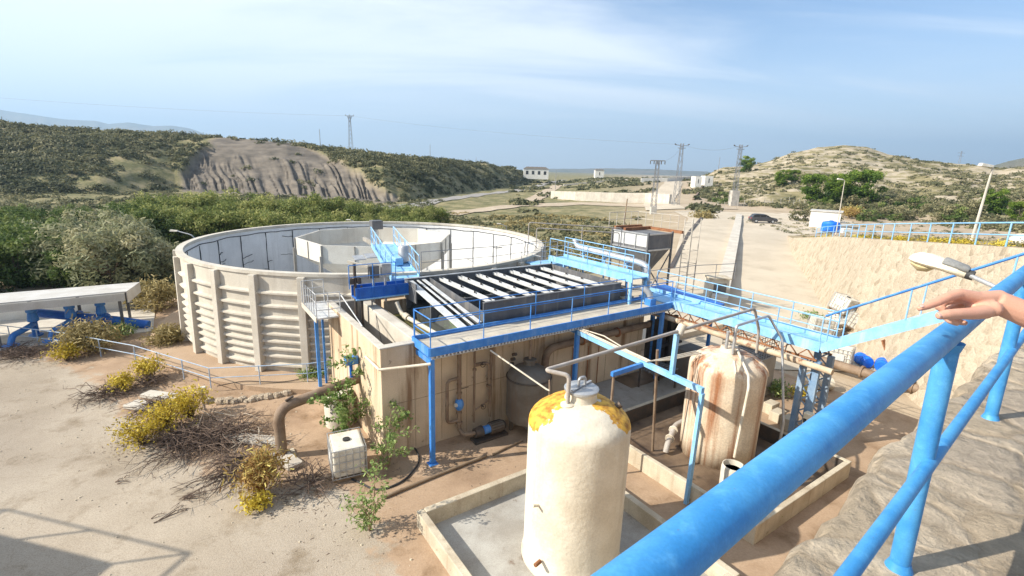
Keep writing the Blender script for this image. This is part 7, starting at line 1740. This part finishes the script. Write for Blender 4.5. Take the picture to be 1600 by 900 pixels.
for x in (-1.75, -.75, .28):
    for s_ in (-1, 1): MB().beam((cx + x - (.12 if x < -1 else 0), cy + s_ * .77, cz + .95), (cx + x + (.1 if x < -1 else .0), cy + s_ * .70, cz + 1.44), .09, .04).build('pillar', 'car_paint', car)
for x in (-1.35, 1.35):
    for s_ in (-1, 1):
        w = MB().tube([(cx + x, cy + s_ * .74, cz + .31), (cx + x, cy + s_ * .90, cz + .31)], .31, 20).build('wheel', 'tyre', car, smooth=True); MB().tube([(cx + x, cy + s_ * .89, cz + .31), (cx + x, cy + s_ * .915, cz + .31)], .19, 16).build('rim', 'galv', w, smooth=True)
for s_ in (-1, 1):
    MB().box(cx + 2.02, cy + s_ * .62 - .16, cz + .62, cx + 2.17, cy + s_ * .62 + .16, cz + .76).build('headlight', 'plastic_white', car, bevel=.02); MB().box(cx - 2.2, cy + s_ * .66 - .12, cz + .66, cx - 2.1, cy + s_ * .66 + .12, cz + .92).build('tail_light', 'red_glass', car, bevel=.02)
    MB().box(cx + .75, cy + s_ * .95 - .07, cz + .98, cx + .9, cy + s_ * .95 + .07, cz + 1.1).build('mirror', 'car_paint', car, bevel=.02)
car.rotation_euler = (0, 0, math.radians(-8))

# lamp posts
def lamppost(label, px_b, row_b, y, px_t, row_t, arm, zb=None, r=.06, s_=1.0):
    x0, y0, z0 = GY(px_b, row_b, y); z0 = zb if zb is not None else hz(x0, y0); xt, yt, zt = GY(px_t, row_t, y)
    t = thing('lamp_post', label, 'lamp post', (x0, y0, z0), frame='xy')
    MB().tube([(x0, y0, z0 - .1), ((x0 + xt) / 2, y0, (z0 + zt) / 2), (xt, y0, zt)], [r * 1.3, r * 1.1, r * .8], 8).build('pole', 'conc_white', t, smooth=True)
    d = 1 if arm > 0 else -1
    MB().tube([(xt, y0, zt - .02), (xt + arm, y0, zt + .12)], r * .7, 8).build('arm', 'conc_white', t, smooth=True)
    c = xt + arm
    MB().hexa([(c - .1 * d, y0 - .1, zt + .03), (c + .75 * s_ * d, y0 - .16, zt + .10), (c + .75 * s_ * d, y0 + .16, zt + .10), (c - .1 * d, y0 + .1, zt + .03), (c - .1 * d, y0 - .08, zt + .18), (c + .7 * s_ * d, y0 - .12, zt + .30), (c + .7 * s_ * d, y0 + .12, zt + .30), (c - .1 * d, y0 + .08, zt + .18)]).build('lamp_head', 'plastic_white', t, bevel=.03)
    return t
lamppost('slender pale lamp post beside the white hut', 1312, 334, 72, 1320, 282, -.35)
def bk_z(y): return float(np.interp(y, [b[1] for b in BK], [b[2] for b in BK]))
lamppost('tall leaning pale lamp post behind the railing on the stone bank', 1517, 380, 31, 1551, 263, -.1, zb=bk_z(31), r=.065)
# lamp by the thicket behind the tank
x, y, z = GY(272, 361, 43); t = thing('lamp_post', 'grey street lamp peeping over the left rim of the round tank', 'lamp post', (x + 1.8, y, 0), frame='xy')
MB().tube(bend([(x + 1.9, y, -.1), (x + 1.75, y, z - .35), (x + .3, y, z)], .5), .05, 8).build('pole', 'galv', t, smooth=True); MB().lathe((0, 0, 0), [(0, 0), (.001, 0)], 3)
MB().hexa([(x - .35, y - .13, z - .05), (x + .35, y - .1, z - .05), (x + .35, y + .1, z - .05), (x - .35, y + .13, z - .05), (x - .3, y - .1, z + .12), (x + .35, y - .06, z + .08), (x + .35, y + .06, z + .08), (x - .3, y + .1, z + .12)]).build('lamp_head', 'plastic_white', t, bevel=.03)
for px, row, yy, lab in ((548, 344, 44, 'tip of a thin lamp pole behind the tank rim, left one'), (783, 350, 46, 'tip of a thin lamp pole behind the tank rim, right one')):
    x, y, z = GY(px, row, yy); t = thing('lamp_post', lab, 'lamp post', (x, y, 0), frame='xy'); MB().tube([(x + .6, y, -.1), (x + .5, y, z - .2), (x, y, z)], .035, 6).build('pole', 'galv', t, smooth=True); MB().box(x - .4, y - .08, z - .02, x, y + .08, z + .07).build('lamp_head', 'plastic_white', t, bevel=.02)

# railing on the stone bank
pb = [(x + .35, y, z) for (x, y, z) in BK[:6]]
t = thing('bank_railing', 'long pale blue railing along the top edge of the stone bank', 'railing', (pb[1][0], pb[1][1], pb[1][2]), frame='xy')
cum = [0]
for a, b in zip(pb[:-1], pb[1:]): cum.append(cum[-1] + math.dist(a, b))
def on_b(s_): return tuple(float(np.interp(s_, cum, [q[i] for q in pb])) for i in range(3))
L_ = cum[-1]; k = 0; s_ = 2.0; path = []
while s_ < L_ - 12:
    p = on_b(s_); path.append(p); MB().tube([p, (p[0], p[1], p[2] + 1.0)], .032, 8).build('post', 'blue_pale', t, smooth=True); s_ += 2.0
for h, r in ((1.0, .032), (.5, .026)): MB().tube([(p[0], p[1], p[2] + h) for p in path], r, 8).build('top_rail' if h == 1 else 'mid_rail', 'blue_pale', t, smooth=True)
# bare white rock mound beyond the railing
q = GY(1592, 372, 26); mb = MB(); mb.lathe((q[0] + 1.1, 26.5, bk_z(26) - .1), [(1.0, 0), (.85, .35), (.5, .62), (0, .7)], 9); tag(mb.build('boulder', 'conc_white', frame='xy', smooth=True, at=(q[0] + 1.1, 26.5, bk_z(26))), 'pale boulder behind the railing at the right edge', 'boulder')

# street lamp head in front of the wall
def D3(px, py, d): v = ray(px, py) * d / FPX; return Vector((v[0], v[1], v[2] + CAM_H))
tip, rear, armp = D3(1421, 402, 5.4), D3(1510, 428, 5.05), D3(1556, 449, 4.75)
t = thing('street_lamp', 'cream street lamp head on a thin arm reaching out from the stone wall', 'street lamp', tuple(armp), frame='xy')
ax_ = (rear - tip).normalized(); sd = ax_.cross(Vector((0, 0, 1))).normalized(); upv = sd.cross(ax_).normalized(); Ln = (rear - tip).length
def sect(f, w, h, dz=0, n=12, lo=1.0):
    c = tip + ax_ * (Ln * f) + upv * dz; out = []
    for k in range(n):
        a = 2 * math.pi * k / n; s_ = math.sin(a); out.append(tuple(c + sd * (w * math.cos(a)) + upv * (h * s_ * (1 if s_ > 0 else lo))))
    return out
def loft(mb, secs):
    n = len(secs[0]); o = len(mb.v)
    for s_ in secs: mb.v += s_
    for i in range(len(secs) - 1):
        for k in range(n): mb.f.append((o + i * n + k, o + i * n + (k + 1) % n, o + (i + 1) * n + (k + 1) % n, o + (i + 1) * n + k))
    mb.f.append(tuple(o + k for k in range(n))[::-1]); mb.f.append(tuple(o + (len(secs) - 1) * n + k for k in range(n)))
mb = MB(); loft(mb, [sect(0, .03, .02), sect(.04, .10, .05, 0, lo=.5), sect(.15, .145, .09, 0, lo=.4), sect(.35, .155, .105, 0, lo=.4), sect(.6, .125, .095, 0, lo=.4), sect(.85, .085, .08, 0, lo=.6), sect(1.0, .05, .05)]); mb.build('cover', 'lamp_cover', t, smooth=True)
mb = MB(); loft(mb, [sect(.05, .03, .01, -.02), sect(.1, .10, .03, -.035), sect(.25, .125, .06, -.05), sect(.4, .11, .05, -.045), sect(.5, .05, .01, -.03)]); mb.build('lens', 'lamp_glass', t, smooth=True)
mb = MB(); loft(mb, [sect(.58, .10, .05, .055), sect(.6, .12, .05, .06), sect(.97, .07, .045, .045), sect(1.02, .05, .03, .04)]); mb.build('rear_lid', 'lamp_grey', t, smooth=True)
MB().tube([tuple(rear - ax_ * .02), tuple(rear + ax_ * .06)], .05, 12).build('clamp', 'black', t, smooth=True)
wl = Vector((*W(9.0, .55), 8.3)); MB().tube([tuple(rear), tuple(armp), tuple(wl)], .022, 10).build('arm', 'galv', t, smooth=True)
MB().beam(tuple(wl - Vector((0, 0, .3))), tuple(wl + Vector((0, 0, .3))), .14, .04).build('wall_plate', 'galv', t)

# ------------------------------------------------------------------ person at the railing (only hand and forearm are in view)
Dp = 1.12
def J(px, py, d=Dp): return D3(px, py, d)
body = MB()
def limb(pts, rs, n=14, flat=None):
    """round limb with end caps rounded by extra rings"""
    pts = [Vector(p) for p in pts]; a = pts[0] - (pts[1] - pts[0]).normalized() * rs[0] * .6; b = pts[-1] + (pts[-1] - pts[-2]).normalized() * rs[-1] * .6
    body.tube([a] + pts + [b], [rs[0] * .55] + list(rs) + [rs[-1] * .55], n)
def blob(c, r, n=14):
    c = Vector(c); rx_, ry_, rz_ = r; o = len(body.v); m = 9
    for i in range(m):
        ph_ = math.pi * (i + .5) / m
        for k in range(n): body.v.append(tuple(c + Vector((rx_ * math.sin(ph_) * math.cos(2 * math.pi * k / n), ry_ * math.sin(ph_) * math.sin(2 * math.pi * k / n), rz_ * math.cos(ph_)))))
    for i in range(m - 1):
        for k in range(n): body.f.append((o + i * n + k, o + i * n + (k + 1) % n, o + (i + 1) * n + (k + 1) % n, o + (i + 1) * n + k))
    body.f.append(tuple(o + k for k in range(n))[::-1]); body.f.append(tuple(o + (m - 1) * n + k for k in range(n)))
wrist = J(1563, 474, 1.12); kn = [J(1499, 459, 1.11), J(1497, 466, 1.135), J(1503, 476, 1.155), J(1512, 486, 1.17)]
# palm: bundle of metacarpals
for k, q in enumerate(kn): limb([wrist + (J(1556, 464 + 6 * k, 1.12) - J(1556, 474, 1.12)), wrist.lerp(q, .55), q], [.0165, .0150, .0125])
limb([J(1556, 482, 1.10), J(1540, 484, 1.105), J(1518, 478, 1.12)], [.018, .019, .013])
# index pointing left
limb([kn[0], J(1480, 464.5, 1.10), J(1464, 472, 1.095), J(1447, 478.5, 1.092), J(1436, 482, 1.09)], [.0122, .0108, .0100, .0084, .0064])
# middle, ring, little finger curled under
limb([kn[1], J(1476, 471, 1.135), J(1468, 480, 1.13), J(1478, 487, 1.125), J(1490, 489, 1.125)], [.0120, .0105, .0098, .0090, .0075])
limb([kn[2], J(1484, 484, 1.155), J(1476, 494, 1.15), J(1485, 501, 1.14), J(1496, 505.5, 1.135)], [.0115, .0100, .0092, .0084, .0070])
limb([kn[3], J(1500, 493, 1.17), J(1494, 500, 1.165), J(1502, 504, 1.155), J(1509, 505, 1.15)], [.0100, .0088, .0080, .0072, .0062])
# thumb
limb([J(1540, 487, 1.10), J(1518, 490, 1.085), J(1495, 490.5, 1.075), J(1478, 491.5, 1.07), J(1467, 493.5, 1.068)], [.0165, .0140, .0122, .0112, .0088])
# forearm, upper arm
elbow = Vector((1.395, .985, 9.02)); shoulder = Vector((1.70, .80, 9.28))
limb([wrist + (wrist - elbow).normalized() * .01, wrist.lerp(elbow, .2), wrist.lerp(elbow, .6), elbow], [.0265, .0290, .0400, .0410])
limb([elbow, elbow.lerp(shoulder, .5), shoulder], [.041, .047, .055])
pc = Vector((1.86, .62, 0)); fz = 7.9
faced = Vector((-.565, .825, 0)); side = Vector((.825, .565, 0))
def B3(s_, f, z): v = pc + side * s_ + faced * f; return (v.x, v.y, fz + z)
limb([B3(0, .02, .92), B3(0, .0, 1.1), B3(0, .02, 1.28), B3(0, .0, 1.40)], [.15, .135, .155, .10], 20)
limb([B3(-.17, 0, 1.38), B3(0, -.01, 1.40), B3(.17, 0, 1.38)], [.055, .06, .055]); limb([B3(-.08, .0, .95), B3(.08, 0, .95)], [.12, .12])
limb([B3(.17, 0, 1.38), B3(.23, -.02, 1.12), B3(.24, .10, .86)], [.052, .044, .030]); limb([B3(.24, .10, .86), B3(.235, .16, .78), B3(.23, .18, .70)], [.028, .03, .018])
for s_ in (-1, 1):
    limb([B3(.09 * s_, 0, .9), B3(.10 * s_, .03, .5), B3(.10 * s_, 0, .09)], [.085, .058, .040]); limb([B3(.10 * s_, -.05, .05), B3(.10 * s_, .08, .045), B3(.10 * s_, .16, .035)], [.038, .04, .03])
limb([B3(0, 0, 1.40), B3(0, .015, 1.50)], [.055, .05]); blob(B3(0, .03, 1.60), (.078, .092, .112)); blob(B3(0, .06, 1.545), (.055, .06, .06)); blob(B3(0, .128, 1.585), (.014, .018, .022))
for s_ in (-1, 1): blob(B3(.079 * s_, .025, 1.59), (.012, .022, .032)); 
per = thing('person', 'person in a dark top resting one bare forearm on the blue pipe railing, finger pointing', 'person', (pc.x, pc.y, fz), frame='xy')
bo = body.build('body', 'skin', per, smooth='all')
md = bo.modifiers.new('fuse', 'REMESH'); md.mode = 'VOXEL'; md.voxel_size = .0026; md.use_smooth_shade = True
ms = bo.modifiers.new('soften', 'SMOOTH'); ms.factor = .5; ms.iterations = 4
def cloth(name, segs, mat):
    mb = MB()
    for pts, rs in segs:
        P = [Vector(p) for p in pts]; mb.tube(P, rs, 20)
    o = mb.build(name, mat, per, smooth='all'); r_ = o.modifiers.new('fuse', 'REMESH'); r_.mode = 'VOXEL'; r_.voxel_size = .012; r_.use_smooth_shade = True; s2 = o.modifiers.new('soften', 'SMOOTH'); s2.iterations = 4; return o
cloth('shirt', [([B3(0, .02, .88), B3(0, .0, 1.1), B3(0, .02, 1.28), B3(0, .0, 1.43)], [.175, .16, .178, .10]), ([B3(-.2, 0, 1.38), B3(.2, 0, 1.38)], [.075, .075]), ([tuple(shoulder), tuple(elbow.lerp(shoulder, .45))], [.078, .066]), ([B3(-.17, 0, 1.37), tuple(shoulder)], [.078, .078]), ([B3(.17, 0, 1.38), B3(.22, -.02, 1.16)], [.072, .062])], 'shirt')
cloth('trousers', [([B3(0, 0, .82), B3(0, 0, .96)], [.165, .16])] + [([B3(.09 * s_, 0, .92), B3(.10 * s_, .03, .5), B3(.10 * s_, 0, .08)], [.105, .078, .066]) for s_ in (-1, 1)], 'trousers')
for s_ in (-1, 1): MB().tube([B3(.10 * s_, -.09, .05), B3(.10 * s_, .0, .055), B3(.10 * s_, .12, .045), B3(.10 * s_, .2, .035)], [.03, .052, .048, .028], 12).build('shoe', 'shoe', per, smooth=True)
mb = MB(); mb.lathe(B3(0, .005, 1.60), [(.092, -.06), (.098, .0), (.094, .05), (.075, .095), (.04, .12), (0, .128)], 20); mb.build('hair', 'hair', per, smooth=True)
for s_ in (-1, 1): MB().tube([B3(.032 * s_, .112, 1.605), B3(.032 * s_, .119, 1.605)], .011, 10).build('eye', 'black', per, smooth=True)
MB().tube([B3(-.022, .116, 1.535), B3(.022, .116, 1.535)], .005, 6).build('mouth', 'red_glass', per, smooth=True)
def nail(c, dirv, nv, L, w):
    d = Vector(dirv).normalized(); n_ = Vector(nv).normalized(); s_ = d.cross(n_).normalized(); n_ = s_.cross(d); c = Vector(c); mb = MB(); o = []
    for i in range(5):
        for j in range(5):
            a = (j / 4 - .5) * 2; q = c + d * (L * (i / 4 - .5)) + s_ * (w * a * (1 - .25 * (abs(i / 4 - .5) * 2) ** 3)) - n_ * (.0022 * a * a)
            mb.v.append(tuple(q))
    for i in range(4):
        for j in range(4): k = i * 5 + j; mb.f.append((k, k + 1, k + 6, k + 5))
    ob = mb.build('finger_nail', 'nail', per, smooth='all'); so = ob.modifiers.new('thick', 'SOLIDIFY'); so.thickness = .0007
toc = (Vector((0, 0, CAM_H)) - J(1440, 480)).normalized()
di = J(1436, 482, 1.09) - J(1447, 478.5, 1.092); ni = (Vector((0, 0, 1)) + toc * .5)
nail(J(1439.5, 480.8, 1.09) + ni.normalized() * .0068, di, ni, .0095, .0048)
dt = J(1467, 493.5, 1.068) - J(1478, 491.5, 1.07); nail(J(1470, 493, 1.068) + (Vector((0, 0, .35)) + toc).normalized() * .0092, dt, Vector((0, 0, .35)) + toc, .012, .006)
